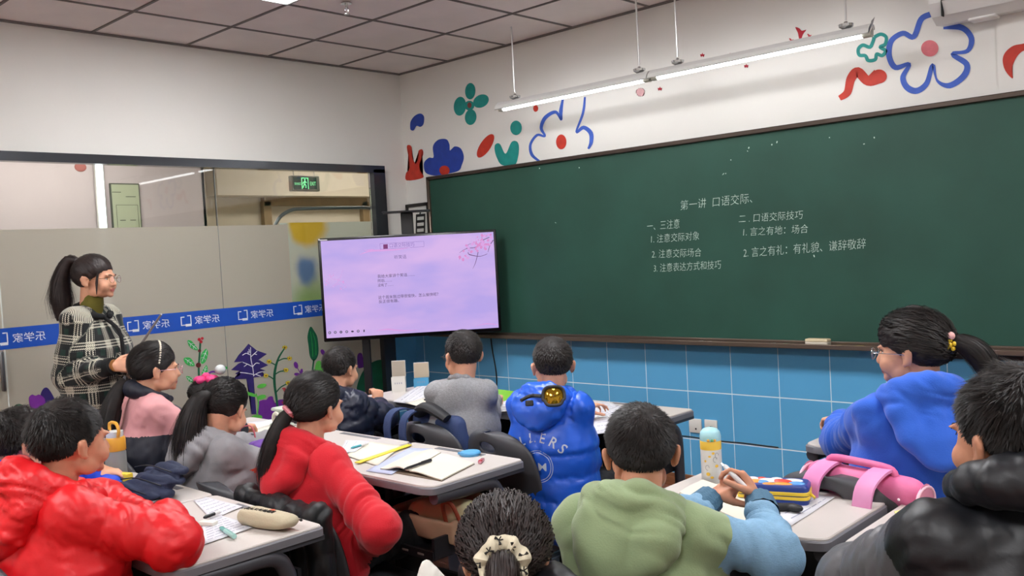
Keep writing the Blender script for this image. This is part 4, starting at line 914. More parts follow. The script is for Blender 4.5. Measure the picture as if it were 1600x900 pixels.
def garment(parts, bones, voxel=.0075, smooth=4, style='fleece', amp=1., L=.07, seed=0, extra=None, cut=None, seams=None, k=.017, snap=()):
    """bones: {name: [(p, r), ...]}; all limbs fused into one cloth, then creased.
    parts: list of (object name, material, chooser) splitting the cloth; the last takes the rest"""
    v, f = blend([(np.array(a, float), np.array(b, float), ra, rb) for ch in bones.values() for (a, ra), (b, rb) in zip(ch[:-1], ch[1:])], voxel, k); N, F = normals(v, f); n_ = len(v)
    best = np.full(n_, 1e9); bi = np.zeros(n_, int); ss = np.zeros(n_); tt = np.zeros(n_); ang = np.zeros(n_); ax = np.zeros((n_, 3)); axs = np.zeros((n_, 3)); names = list(bones)
    for k_, (nm, ch) in enumerate(bones.items()):
        s0 = 0
        for (a, ra), (b, rb) in zip(ch[:-1], ch[1:]):
            a, b = np.array(a, float), np.array(b, float); d = b-a; l = np.linalg.norm(d)+1e-9; t = np.clip(((v-a)@d)/l**2, 0, 1); q = v-(a+np.outer(t, d)); dist = np.linalg.norm(q, axis=1)-(ra+(rb-ra)*t)
            wq = np.exp(-np.clip(dist, -.06, .3)/.025); axs[:, 0] += wq; axs[:, 1] += wq*(s0+t*l); m_ = dist < best; best[m_] = dist[m_]; bi[m_] = k_; ss[m_] = s0+t[m_]*l; ax[m_] = d/l; Fr = frame_of(d); ang[m_] = np.arctan2(q[m_]@Fr[:, 1], q[m_]@Fr[:, 0])*(ra+rb)/2; s0 += l
    # creases run across each limb
    SS = (axs[:, 1]/axs[:, 0])[:, None]*np.array([.3, .2, .93]); vw = v+np.c_[perlin(v*5, seed+31), perlin(v*5, seed+32), perlin(v*5, seed+33)]*.03; al, ac = SS, vw
    def fold(f1, f2, sd): return 2.4*np.sqrt(perlin(al*f1+ac*f2+perlin(v*4, sd+9)[:, None]*.8, sd)**2+.02)-1
    hl = np.clip((N*np.array([0, 0, 1.])).sum(1)*.5+.5, 0, 1)
    big = perlin(v*9+seed, seed+20)
    if style == 'puffer':
        w_ = ss+perlin(v*7, seed)*.008; c = np.abs(np.sin(math.pi*w_/L)); d = .011*(np.sqrt(c)-.75)
        near = np.exp(-(c/.45)**2); d += near*perlin(al*12+ac*70, seed+1)*.006+fold(30, 18, seed+2)*.0034+perlin(al*34+ac*48, seed+3)*.0022
    elif style == 'smooth_puffer':
        d = fold(24, 10, seed)*.0050+fold(46, 24, seed+1)*.0034+perlin(al*40+ac*55, seed+6)*.0022+big*.003
        if seams: 
            c = np.abs(np.sin(math.pi*(ss+.02)/L)); d += .008*(np.sqrt(c)-.8)+np.exp(-(c/.35)**2)*perlin(al*20+ac*70, seed+5)*.004
    elif style == 'knit': d = fold(24, 9, seed)*.004+perlin(v*10, seed+1)*.001
    else: d = fold(22, 8, seed)*.0072+fold(40, 17, seed+1)*.0032+big*.003
    v = v+N*(d*amp)[:, None]
    for sn_, th_ in snap:
        i_ = names.index(sn_); (a, _), (b, _) = bones[sn_][0], bones[sn_][1]; dd_ = nrm(np.array(b)-np.array(a)); m_ = (bi == i_) & (np.abs(ss-th_) < voxel*.62); v[m_] += dd_*(th_-ss[m_])[:, None]; ss[m_] = th_
    fc = v[F].mean(1); fb = bi[F[:, 0]]; fs = ss[F].min(1)+1e-4; taken = np.zeros(len(F), bool); out = []
    cu_, cv_ = ang.copy(), ss.copy(); tm_ = np.array([n_.startswith(('torso', 'yoke')) for n_ in names])[bi]
    if tm_.any(): c_ = v[tm_].mean(0); cu_[tm_] = np.arctan2(v[tm_][:, 1]-c_[1], v[tm_][:, 0]-c_[0])*.19; cv_[tm_] = v[tm_][:, 2]
    ex_ = np.c_[cu_, cv_, bi*.37]
    for (nm, m_, ch) in parts[0]:
        k_ = np.ones(len(F), bool) if ch is None else ch(fc, np.array(names)[fb], fs)
        k_ &= ~taken; taken |= k_; o = emit(nm, v, f, m_, parts[1], k_, ex_)
        if o: out.append(o)
    return out

def person(name, label, H, yaw, pitch=.0, roll=0., s=.95, tyaw=0., hip=None, hipz=.525, sh=.122, shz=-.165, neckback=.05, larm=None, rarm=None, curl=(.6, .6), hand_dir=(None, None), palm=(None, None),
           stand=False, skin=None, vox=.006, legs=True, thigh=None, group=None, knee=None, handscale=.9, eyes=True, thumbs=(1, 1)):
    """the figure itself: one continuous body with head, face, ears, limbs and hands.  Returns a dict of joints."""
    H = np.array(H, float); R = Rhead(yaw, pitch, roll); Rt = rotz(-tyaw); fw = Rt@np.array([0, 1., 0]); rt = Rt@np.array([1., 0, 0]); up = np.array([0, 0, 1.])
    neck = H+R@np.array([0, -.03, -.07])*s; nb = H+up*(shz+.05)*s-fw*neckback*s; 
    if hip is None: hip = np.array([H[0], H[1], 0])-fw*.04
    hip = np.array([hip[0], hip[1], hipz]); base = np.array([hip[0], hip[1], 0.]) 
    root = thing(name, label, 'person', base, keep=True, group=group); J = dict(root=root, H=H, R=R, s=s, neck=nb, hip=hip, fw=fw, rt=rt, Rt=Rt)
    J['shL'] = nb-rt*sh-up*.035; J['shR'] = nb+rt*sh-up*.035
    ul, fl = .25*s, .225*s
    for k_, q, sg in (('L', larm, -1), ('R', rarm, 1)):
        a = J['sh'+k_]
        el, wr = q if q is not None else (a+rt*sg*.07+fw*.06-up*ul, a+rt*sg*.05+fw*.22-up*(ul-.02))
        J['el'+k_], J['wr'+k_] = np.array(el, float), np.array(wr, float)
    mb = MB(); head_prims(mb, H, R, s); mb.cap(neck+up*.03, nb-up*.03, .047*s, .055*s, 16)
    chest = hip*.35+nb*.65; mb.cap(nb-up*.075, chest-up*.02, .06*s, .075*s); mb.cap(chest, hip, .075*s, .085*s)
    for k_ in 'LR':
        a, e_, w_ = J['sh'+k_], J['el'+k_], J['wr'+k_]
        mb.cap(nb-up*.045, a, .04*s, .042*s); mb.cap(a, e_, .038*s, .031*s); mb.cap(e_, w_, .032*s, .022*s*(handscale/.86))
        i = 'LR'.index(k_); d = hand_dir[i] if hand_dir[i] is not None else w_-e_; pn = palm[i] if palm[i] is not None else -up
        J['tips'+k_] = hand_prims(mb, w_, np.array(d, float), np.array(pn, float), handscale, curl[i], (1 if k_ == 'L' else -1)*-1*thumbs[i])
    # legs
    if stand:
        for sg in (-1, 1):
            h = hip+rt*sg*.09*s; kn = np.array([h[0], h[1], hipz*.54])+fw*.02; an = np.array([h[0], h[1], .09])-fw*.02
            J['leg'+('L' if sg < 0 else 'R')] = (h, kn, an); mb.cap(h, kn, .075*s, .052*s); mb.cap(kn, an, .05*s, .032*s); mb.cap(an-up*.04, an+fw*.14-up*.055, .032*s, .026*s)
    else:
        for sg in (-1, 1):
            h = hip+rt*sg*.08*s; kn = h+fw*.36*s+rt*sg*.03+up*.0; kn[2] = hipz+.0; an = kn+fw*.0-up*(hipz-.10); an[2] = .09
            if knee: kn = kn+Rt@np.array(knee); 
            J['leg'+('L' if sg < 0 else 'R')] = (h, kn, an); mb.cap(h, kn, .066*s, .048*s); mb.cap(kn, an, .046*s, .03*s); mb.cap(an-up*.035, an+fw*.12-up*.05, .03*s, .024*s)
    v, f = fuse(mb, vox, 2); N, F = normals(v, f)
    # eye sockets
    loc = (v-H)@R/s
    for q in (-1, 1):
        c = np.array([q*.031, .094, -.001]); d = ((loc-c)**2/np.array([.017, .03, .011])**2).sum(1); v = v-(R@np.array([0, 1., 0])*s)*(.0075*np.exp(-d))[:, None]
        c = np.array([q*.092, -.004, -.008]); d = ((loc-c)**2/np.array([.014, .008, .013])**2).sum(1); v = v-(R@np.array([q*1., 0, 0])*s)*(.008*np.exp(-d))[:, None]
    c = np.array([0, .095, -.0575]); d = ((loc-c)**2/np.array([.018, .03, .0022])**2).sum(1); v = v-(R@np.array([0, 1., 0])*s)*(.003*np.exp(-d))[:, None]
    body = emit('body', v, f, skin or SKIN, root); me = body.data; me.materials.append(M_lip)
    lf = (v[F].mean(1)-H)@R/s; lipm = ((lf[:, 0]/.019)**2+((lf[:, 2]+.0575)/.008)**2 < 1) & (lf[:, 1] > .08)
    me.polygons.foreach_set('material_index', lipm.astype(np.int32))
    g = lambda p: H+R@(np.array(p)*s)
    if eyes:
        for q in (-1, 1):
            e_ = MB(); e_.ell(g((q*.030, .0660, -.001)), np.array([.0118, .0105, .0065])*s, R, 12, 8, 0); e_.ell(g((q*.030, .0732, -.001)), np.array([.0052, .0040, .0052])*s, R, 10, 6, 1); e_.build('eye', [M_eyew, M_iris], root)
            pth = [g((q*.013, .0915, .015)), g((q*.03, .0885, .0195)), g((q*.047, .0765, .014))]; MB().tube(smooth_path(pth, 3), [.0015, .0022, .0022, .0022, .0022, .0018, .001][:7], 6, flat=1).build('eyebrow', HAIR, root)
            pth = [g((q*.020, .0775, .004)), g((q*.031, .0785, .0068)), g((q*.042, .072, .003))]; MB().tube(smooth_path(pth, 3), .0011, 5).build('eyelid', mat('lash', '2a1b16', .6), root)
    return J
def glasses(J, m, lens=None, thick=.0012, rx=.021, rz=.018, name='glasses'):
    H, R, s, root = J['H'], J['R'], J['s'], J['root']; g = lambda p: H+R@(np.array(p)*s); mb = MB()
    for q in (-1, 1):
        ring = [g((q*.032+rx*math.cos(a), .106-.006*abs(math.cos(a)+q*.2), -.004+rz*math.sin(a))) for a in np.linspace(0, 2*math.pi, 21)]; mb.tube(ring, thick, 6, cap=False)
        mb.tube([g((q*(.032+rx), .100, .0)), g((q*.072, .080, .002)), g((q*.081, .0, .0)), g((q*.079, -.02, -.012))], thick, 6)
    mb.tube([g((-.012, .108, -.002)), g((0, .112, .001)), g((.012, .108, -.002))], thick, 6); o = mb.build(name, m, root)
    for q in (-1, 1): MB().ell(g((q*.032, .1045, -.004)), np.array([rx, .0008, rz])*s, R, 16, 6).build('lens', LENS, o)
    return o
def trousers(J, m, r=1., vox=.011, name='trousers', pel=.105, seed=3):
    s = J['s']*r; b = {}
    for k_ in 'LR':
        h, kn, an = J['leg'+k_]; b['leg'+k_] = [(h, .092*s), (kn, .066*s), (an+np.array([0, 0, .02]), .05*s)]
    b['hip'] = [(J['legL'][0], pel*s), (J['legR'][0], pel*s)]
    return garment(([(name, m, None)], J['root']), b, vox, 3, 'fleece', 1., seed=seed)
def shoes(J, m):
    up = np.array([0, 0, 1.]); fw = J['fw']
    for k_ in 'LR':
        an = J['leg'+k_][2]; mb = MB(); c = np.array([an[0], an[1], 0]); Rr = J['Rt']
        mb.cap(c-fw*.03+up*.055, c+fw*.13+up*.04, .04, .034); mb.cap(c-fw*.02+up*.10, c-fw*.01+up*.055, .036, .04)
        v, f = fuse(mb, .009, 3); v[:, 2] = np.maximum(v[:, 2], .008); emit('shoe', v, f, m, J['root'])
def torso(J, r=.135, belly=None, hem=.0, wide=1., top=.04):
    """torso chains for a garment: shoulder yoke, two side columns and the hem"""
    nb, hip, rt, fw = J['neck'], J['hip'], J['rt'], J['fw']; up = np.array([0, 0, 1.]); b = {}
    ch = hip*.45+nb*.55; w_ = .058*wide; belly = belly or r; lo = hip-up*hem
    T_ = nb-up*(top+r*.45+.01)
    b['torso_m'] = [(nb-up*.022-fw*.006, .054), (T_, r*.62), (ch, r*.95), (lo, belly*.98)]
    for sg, k_ in ((-1, 'L'), (1, 'R')): b['yoke'+k_] = [(nb-up*.035-fw*.010, .048), (nb*.5+J['sh'+k_]*.5-up*.028, .055), (J['sh'+k_]-up*.012, .060)]
    b['torso_l'] = [(nb-up*(top+r*.72)-rt*w_*.95, r*.70), (ch-rt*w_, r), (lo-rt*w_, belly)]
    b['torso_r'] = [(nb-up*(top+r*.72)+rt*w_*.95, r*.70), (ch+rt*w_, r), (lo+rt*w_, belly)]
    return b
def sleeves(J, ra=.07, rb=.06, rc=.045, puff=1., cuff=.0, names=('sleeve_l', 'sleeve_r'), short=.02):
    b = {}
    for k_, nm in zip('LR', names):
        a, e_, w_ = J['sh'+k_], J['el'+k_], J['wr'+k_]; inn = J['neck']-np.array([0, 0, .07]); a0 = a*.9+inn*.1-np.array([0, 0, .008])
        b[nm] = [(a0, ra), (e_, rb), (w_-nrm(w_-e_)*short, rc)]
    return b
def collar(J, m, name='collar', r=.02, R0=.062, h=.03, back=.0, z=.0, vox=.006, tilt=.03, style='knit', amp=.6, seed=4, open_=.6, R1=None):
    nb, rt, fw = J['neck'], J['rt'], J['fw']; up = np.array([0, 0, 1.]); mb = {}; pts = []
    for a in np.linspace(-math.pi+open_, math.pi-open_, 11):   # a=0 at the nape
        pts.append((nb+up*(z+tilt*math.cos(a))-fw*math.cos(a)*(R1 or R0)+rt*math.sin(a)*R0-fw*back+fw*.02, r+h*max(0, math.cos(a))))
    return garment(([(name, m, None)], J['root']), {'c': pts}, vox, 4, style, amp, seed=seed, k=.006)
def hood(J, m, name='hood', drop=.14, w_=.12, d_=.05, r=.026, seed=6, back=.06, z=.03, vox=.007, amp=1., rollr=.068, style='fleece', shift=0., sm=8):
    """a hood lying on the back: a thick rolled edge round the neck and a soft pouch below it"""
    nb, rt, fw = J['neck'], J['rt'], J['fw']; up = np.array([0, 0, 1.]); pts = []
    for a in np.linspace(-2.6, 2.6, 15):
        k_ = max(0, math.cos(a)); pts.append((nb+up*(z*k_-.012-.03*max(0, -math.cos(a)))-fw*(math.cos(a)*rollr-.012+.018*k_)+rt*(math.sin(a)*rollr*(1.08+.25*k_)), r*(1+.35*k_)))
    dn = nrm(-up-fw*.38); c0 = nb-fw*(back+.03)-up*.01; b = {'roll': pts}
    b['pouch'] = [(c0+rt*shift*.3, d_*.95), (c0+dn*drop*.55+rt*shift, d_*1.0), (c0+dn*drop*.85+rt*shift, d_*.7)]
    for sg in (-1, 1):
        b['side%d' % sg] = [(c0+rt*sg*w_*.55+up*.005, d_*.8), (c0+dn*drop*.45+rt*sg*w_*.50, d_*.85), (c0+dn*drop*.8+rt*(shift+sg*w_*.22), d_*.65)]
        b['edge%d' % sg] = [(nb+rt*sg*rollr*1.2-fw*.0+up*.0, r), (c0+rt*sg*w_*.72-up*.012, d_*.6), (c0+dn*drop*.4+rt*sg*w_*.62, d_*.55)]
    return garment(([(name, m, None)], J['root']), b, vox, sm, style, amp, seed=seed, k=.011)
def ring(J, c, d, r, t_, m, name):
    F_ = frame_of(d); P = [c+F_@np.array([r*math.cos(a), r*math.sin(a), 0]) for a in np.linspace(0, 2*math.pi, 17)]
    return MB().tube(P, t_, 8, cap=False).build(name, m, J['root'])

from mathutils.bvhtree import BVHTree
def print_on(parts, name, m, mb, d, lift=.0012):
    """printed mark laid onto a garment: its points slide along d until they meet the cloth"""
    o = parts[0] if isinstance(parts, list) else parts; org = ORI[o.parent.name]; me = o.data
    bv = BVHTree.FromPolygons([tuple(q.co) for q in me.vertices], [tuple(p.vertices) for p in me.polygons]); V = np.vstack(mb.v)-org; d = nrm(d); out = []
    for p in V:
        h = bv.ray_cast(Vector(p-d*.25), Vector(d)); out.append(np.array(h[0])-d*lift if h[0] is not None else p)
    m2 = MB(); m2.add(np.array(out)+org, mb.f); return m2.build(name, m, o.parent, smooth=False)
# ================================================================ THE CAST
def at_depth(x, y, d): return CAM+ray(x, y)*d
D2 = math.radians
M_band_b = mat('black_band', '101012', .45)
M_shoe = mat('shoe_dark', '1c1c20', .6); M_shoe_w = mat('shoe_white', 'c8c8c6', .6)
M_tr = mat('trousers_black', '101216', .8, bump=.2, bscale=120); M_tr2 = mat('trousers_navy', '171c2c', .8, bump=.2, bscale=120)
V3 = lambda *a: np.array(a, float)
PEOPLE = {}
def cuff(J, k, m, r=.035, L=.035, rr=None, name='cuff'):
    w_, e_ = J['wr'+k], J['el'+k]; d = nrm(w_-e_); return MB().tube([w_-d*(L), w_-d*L*.5, w_+d*.004], [r*1.02, r, r*.92], 18).build(name, m, J['root'])

# --- boy in the navy puffer coat, first row
J = person('person', 'boy in dark navy puffer coat at the front desk below the screen', on_y(533, 577, -2.02), D2(-10), .12, tyaw=D2(-8), vox=.007,
           rarm=(on_y(600, 652, -1.86), on_y(592, 630, -1.72)), larm=(V3(1.62, -1.86, .76), on_y(573, 638, -1.70)), curl=(.9, .9), hand_dir=(V3(.5, .2, .5), V3(-.25, .1, 1)), palm=(V3(.6, .3, -.6), V3(-1, .3, 0)), eyes=True)
PEOPLE['navy'] = J; M_navy = mat('puffer_navy', '1b2136', .42, spec=.5, bump=.15, bscale=90)
b = {**torso(J, .125, .132), **sleeves(J, .068, .066, .05)}
garment(([('jacket', M_navy, None)], J['root']), b, .0085, 4, 'puffer', 1., .065, seed=11)
hood(J, M_navy, drop=.09, w_=.105, d_=.04, r=.028, amp=.8, seed=12); trousers(J, M_tr); shoes(J, M_shoe)
hair_cap(J['root'], J['H'], J['R'], J['s'], 'short', .012, HAIR, n=3200, length=.015, seed=21)

# --- boy in the grey sweatshirt
J = person('person', 'boy in plain grey sweatshirt and glasses at the front desk, looking at the screen', on_y(723, 556, -2.04), D2(-72), .06, tyaw=D2(-28), vox=.007,
           rarm=(on_y(764, 645, -1.92), on_y(774, 623, -1.66)), larm=(on_y(680, 645, -1.92), on_y(694, 628, -1.66)), curl=(.3, .7), sh=.108)
PEOPLE['grey'] = J; M_gs = mat('sweat_grey', '8f9092', .9, bump=.5, bscale=220, var=.12, vscale=120)
b = {**torso(J, .102, .112), **sleeves(J, .050, .050, .040)}
garment(([('sweatshirt', M_gs, None)], J['root']), b, .0075, 5, 'fleece', .8, seed=31); collar(J, M_gs, 'neckband', .010, .056, .004, z=.0, seed=3, open_=.2)
trousers(J, M_tr2); shoes(J, M_shoe_w); hair_cap(J['root'], J['H'], J['R'], J['s'], 'short', .009, HAIR, n=3200, length=.012, seed=22, messy=.2); glasses(J, mat('frame_dark', '1a1a22', .3))

# --- boy in the bright blue puffer coat with goggles on the hood
J = person('person', 'boy in bright royal blue puffer coat with yellow goggles hanging on his hood', on_y(863, 571, -2.04), D2(-52), .05, tyaw=D2(-16), vox=.007,
           rarm=(on_y(904, 712, -2.0), on_y(925, 722, -1.78)), larm=(V3(2.98, -1.92, .72), V3(3.05, -1.70, .80)), curl=(.4, .4), sh=.118)
PEOPLE['blue'] = J; M_bp = mat('puffer_blue', '1f5fd8', .36, spec=.5, bump=.12, bscale=90)
b = {**torso(J, .120, .142, hem=.03), **sleeves(J, .062, .066, .05)}
bj_ = garment(([('jacket', M_bp, None)], J['root']), b, .0075, 4, 'puffer', .85, .085, seed=41)
hood(J, M_bp, drop=.10, w_=.105, d_=.045, r=.028, amp=1., seed=42, style='smooth_puffer', sm=6)
trousers(J, M_tr); shoes(J, M_shoe); hair_cap(J['root'], J['H'], J['R'], J['s'], 'short', .010, HAIR, n=3200, length=.012, seed=23, messy=.2); glasses(J, mat('frame_clear', '9aa2a6', .2))
pm = MB(); bk = J['fw']; RB = np.array([J['rt'], V3(0, 0, 1), -bk]).T; c = J['neck']-bk*.18-V3(0, 0, .185)
for i, chx in enumerate('ALLERS'):
    a = (i-2.5)*.30; text_mb(pm, chx, height=.036, off=.01, M=(RB@rotz(-a), c+RB@(V3(math.sin(a)*.13, math.cos(a)*.13-.105, 0)+rotz(-a)@V3(-.012, 0, 0))))
for r_ in (.062, .054):
    A_ = [V3(r_*math.cos(q), r_*math.sin(q), 0) for q in np.linspace(0, 2*math.pi, 41)]; B_ = [p*(1-.0025/r_) for p in A_]; pm.add([c+RB@(p-V3(0, .065, 0)) for p in A_+B_], [(i, i+1, 41+i+1, 41+i) for i in range(40)])
text_mb(pm, 'AM', width=.07, height=.03, off=.006, M=(RB, c+RB@V3(-.035, -.08, 0)))
print_on(bj_, 'back_print', mat('print_white', 'c9d4e6', .6), pm, bk)

# --- girl with the pearl headband
J = person('person', 'girl with pearl headband, long low ponytail and pink and navy coat by the teacher', on_y(243, 577, -3.03), D2(14), .05, tyaw=D2(12), vox=.007,
           rarm=(V3(2.10, -2.94, .80), V3(2.0, -2.72, .81)), larm=(V3(1.66, -2.94, .78), V3(1.76, -2.70, .81)))
PEOPLE['headband'] = J; M_pk = mat('coat_pink', 'd99a9c', .7, bump=.1); M_nv = mat('coat_navy', '131726', .6, bump=.15)
b = {**torso(J, .125, .13), **sleeves(J, .066, .064, .05)}; nz_ = J['neck'][2]
garment(([('yoke', M_pk, lambda c, n_, s_: (c[:, 2] > nz_-.135+.25*np.abs(c[:, 0]-J['H'][0]-.05)*0) & (s_ < .16)), ('jacket', M_nv, None)], J['root']), b, .0085, 5, 'smooth_puffer', 1., .1, seed=51)
collar(J, M_nv, 'collar', .018, .075, .016, z=.012, seed=52, open_=.45); trousers(J, M_tr2); shoes(J, M_shoe_w)
tie_ = (-.015, -.105, -.04)
hair_cap(J['root'], J['H'], J['R'], J['s'], 'girl', .011, HAIR, tie=tie_, n=3600, wid=.0013, seed=24)
g = lambda J, p: J['H']+J['R']@(V3(*p)*J['s'])
T0 = g(J, tie_); tail(J['root'], [T0, T0+V3(-.005, -.04, -.03), T0+V3(.005, -.09, -.12), T0+V3(.02, -.13, -.25), T0+V3(.02, -.14, -.38)], [.018, .028, .040, .042, .030], HAIR, n=900, seed=61, fly=.08)
ring(J, T0+V3(-.004, -.006, -.004), V3(-.4, -.6, -.35), .019, .006, mat('tie_grey', '55555c', .7), 'hair_tie')
pb = MB(); band = MB(); Pb = [g(J, (.086*math.sin(a), -.005+.02*math.cos(a), .022+.098*math.cos(a))) for a in np.linspace(-1.45, 1.45, 27)]; 
for q in Pb: pb.ell(q, (.0052,)*3, None, 10, 7)
pb.build('pearls', mat('pearl', 'e6ddc8', .25, spec=.7), J['root']); MB().tube(Pb, .003, 6).build('headband', mat('band_brown', '3b2d28', .5), J['root'])
glasses(J, mat('frame_pink', 'd8a4ac', .25)); 

# --- girl with the pink flower hair clip, half hidden
J = person('person', 'small child with hot pink flower hair clip, half hidden behind the grey jacket girl', at_depth(322, 622, 4.95), D2(20), .25, tyaw=D2(10), s=.85, hipz=.44, vox=.008, sh=.12, eyes=True)
PEOPLE['bow'] = J; b = {**torso(J, .11, .12), **sleeves(J, .06, .055, .04)}; garment(([('sweater', mat('sweater_plum', '6f3a52', .85, bump=.3, bscale=150), None)], J['root']), b, .009, 4, 'fleece', .7, seed=55)
hair_cap(J['root'], J['H'], J['R'], J['s'], 'fringe', .012, HAIR, tie=(0, -.09, .05), n=1500, wid=.002, seed=25); trousers(J, M_tr2, vox=.013); shoes(J, M_shoe_w)
fb = MB(); hot = mat('bow_pink', 'e0407f', .6); c = g(J, (.01, -.02, .105))
for a in range(6): fb.ell(c+V3(.035*math.cos(a), .035*math.sin(a), .012), (.034, .02, .022), rotz(a), 10, 8)
fb.ell(c+V3(0, 0, .03), (.022, .022, .02)); fb.build('flower_clip', hot, J['root'])
MB().ell(c+V3(.05, .06, .06), (.030, .030, .028)).build('clear_bobble', mat('bobble', 'cfd4d4', .12, spec=.8), J['root'])

# --- girl in the grey jacket
J = person('person', 'girl in light grey jacket with orange sleeve panel, long ponytail, head bent over desk', on_y(352, 640, -3.0), D2(-26), .38, tyaw=D2(6), vox=.007,
           rarm=(on_y(404, 728, -2.94), on_y(398, 712, -2.74)), larm=(V3(2.27, -2.92, .79), V3(2.34, -2.72, .81)), neckback=.065, shz=-.15)
PEOPLE['greygirl'] = J; M_gj = mat('jacket_grey', '8b8a8d', .6, bump=.12, bscale=100); M_or = mat('panel_orange', 'b5341c', .6)
b = {**torso(J, .122, .13), **sleeves(J, .064, .060, .046)}
eR = J['elR']
garment(([('sleeve_panel', M_or, lambda c, n_, s_: (n_ == 'sleeve_r') & (s_ > .07) & (s_ < .27) & (c[:, 2] < eR[2]+.012)), ('jacket', M_gj, None)], J['root']), b, .0075, 5, 'smooth_puffer', .65, .12, seed=73)
hood(J, M_gj, drop=.13, w_=.12, d_=.042, r=.026, amp=.9, seed=72, z=.05, style='smooth_puffer'); trousers(J, M_tr); shoes(J, M_shoe)
tie_ = (-.005, -.10, .035); hair_cap(J['root'], J['H'], J['R'], J['s'], 'girl', .012, HAIR, tie=tie_, n=4200, wid=.0013, seed=26); T0 = g(J, tie_)
tail(J['root'], [T0, T0+V3(-.004, -.045, -.012), T0+V3(-.012, -.075, -.09), T0+V3(-.02, -.085, -.18), T0+V3(-.024, -.085, -.27)], [.018, .034, .054, .066, .05], HAIR, n=1500, seed=62, fly=.1)
MB().tube([T0+V3(-.02, -.03, -.03), T0+V3(-.09, -.06, -.10), T0+V3(-.17, -.07, -.17), T0+V3(-.24, -.06, -.21)], [.010, .02, .016, .003], 10).build('side_lock', HAIR, J['root'])
ring(J, T0+V3(-.004, -.01, .0), V3(-.4, -.8, -.2), .02, .005, M_band_b, 'hair_tie')

# --- girl in the red hoodie
J = person('person', 'girl with pink hair tie and red hooded sweatshirt, sitting in the middle row', on_y(496, 637, -2.95), D2(-6), .06, tyaw=D2(0), vox=.0065,
           rarm=(on_y(592, 826, -3.02), on_y(580, 850, -2.84)), larm=(V3(2.74, -2.93, .64), V3(2.84, -2.76, .60)), shz=-.18)
PEOPLE['redgirl'] = J; M_rh = mat('hoodie_red', 'c90f22', .88, bump=.25, bscale=240, sheen=.15)
b = {**torso(J, .125, .140, hem=.04), **sleeves(J, .064, .070, .050)}
garment(([('hoodie', M_rh, None)], J['root']), b, .0065, 6, 'fleece', .9, seed=81); hood(J, M_rh, drop=.16, w_=.108, d_=.05, r=.028, amp=1., seed=82, z=.055, shift=-.01)
trousers(J, M_tr, 1.12); shoes(J, M_shoe_w)
tie_ = (-.012, -.105, .0); hair_cap(J['root'], J['H'], J['R'], J['s']*1.03, 'girl', .014, HAIR, tie=tie_, n=5200, wid=.0011, seed=27); T0 = g(J, tie_)
tail(J['root'], [T0, T0+V3(-.012, -.03, -.03), T0+V3(-.022, -.065, -.10), T0+V3(-.035, -.085, -.18), T0+V3(-.05, -.09, -.25)], [.017, .026, .034, .036, .022], HAIR, n=1100, seed=63, fly=.05)
o = ring(J, T0+V3(-.006, -.01, -.002), V3(-.3, -.7, -.5), .019, .0085, mat('tie_pink', 'd98a94', .7), 'hair_tie'); MB().ell(T0+V3(.02, -.02, -.002), (.009, .007, .006)).build('tie_bow', mat('tie_pink', 'd98a94'), J['root'])

# --- boy in the red puffer coat
J = person('person', 'boy in bright red puffer coat with black wristband, arms folded on the near desk', V3(3.03, -3.80, 1.065), D2(-6), .02, tyaw=D2(4), s=.97, vox=.0055,
           rarm=(on_z(272, 846, .81), on_z(264, 806, .855)), larm=(V3(2.74, -3.62, .82), on_z(236, 812, .815)), hand_dir=(V3(.8, -.35, 0), V3(-.9, .1, -.1)), palm=(V3(0, 0, -1), V3(0, 0, -1)), curl=(.25, .4), sh=.138, neckback=.055, skin=SKIN2)
PEOPLE['redboy'] = J; M_rp = mat('puffer_red', 'd8131c', .45, spec=.45, bump=.1, bscale=110)
b = {**torso(J, .145, .158), **sleeves(J, .074, .068, .052, short=.0)}
b['sleeve_l'][-1] = (J['wrL']-nrm(J['wrL']-J['elL'])*.03, .048)
garment(([('jacket', M_rp, None)], J['root']), b, .0065, 5, 'smooth_puffer', .75, .11, seed=91, seams=True)
hood(J, M_rp, drop=.15, w_=.13, d_=.05, r=.034, amp=1.1, seed=92, z=.065, vox=.0065, style='smooth_puffer', rollr=.08)
trousers(J, M_tr); shoes(J, M_shoe)
hair_cap(J['root'], J['H'], J['R'], J['s'], 'short', .012, HAIR, n=7500, length=.020, wid=.0011, seed=28, messy=.3)
d = nrm(J['wrL']-J['elL']); bp_ = J['wrL']+d*.005; MB().tube([bp_-d*.014, bp_+d*.014], [.034, .031], 20).build('wristband', M_band_b, J['root'])

# --- boy half hidden beside the red coat
J = person('person', 'boy in blue jacket half hidden behind the boy in the red coat', on_y(38, 692, -3.72), D2(5), .1, tyaw=D2(5), vox=.007,
           rarm=(V3(2.62, -3.60, .80), on_y(176, 760, -3.42)), larm=(V3(2.15, -3.66, .80), V3(2.3, -3.45, .81)), hand_dir=(None, V3(-.5, .1, .7)), palm=(None, V3(-.5, -.3, -.4)), curl=(.5, .5))
PEOPLE['bluejacket'] = J; M_bj = mat('jacket_blue', '1546c8', .7, bump=.15, bscale=120)
b = {**torso(J, .13, .14), **sleeves(J, .07, .064, .05)}; garment(([('jacket', M_bj, None)], J['root']), b, .0085, 5, 'fleece', 1., seed=101); collar(J, M_bj, 'collar', .022, .075, .02, z=.01, seed=102)
trousers(J, M_tr2); shoes(J, M_shoe); hair_cap(J['root'], J['H'], J['R'], J['s'], 'short', .012, HAIR, n=4200, length=.020, wid=.0013, seed=29)

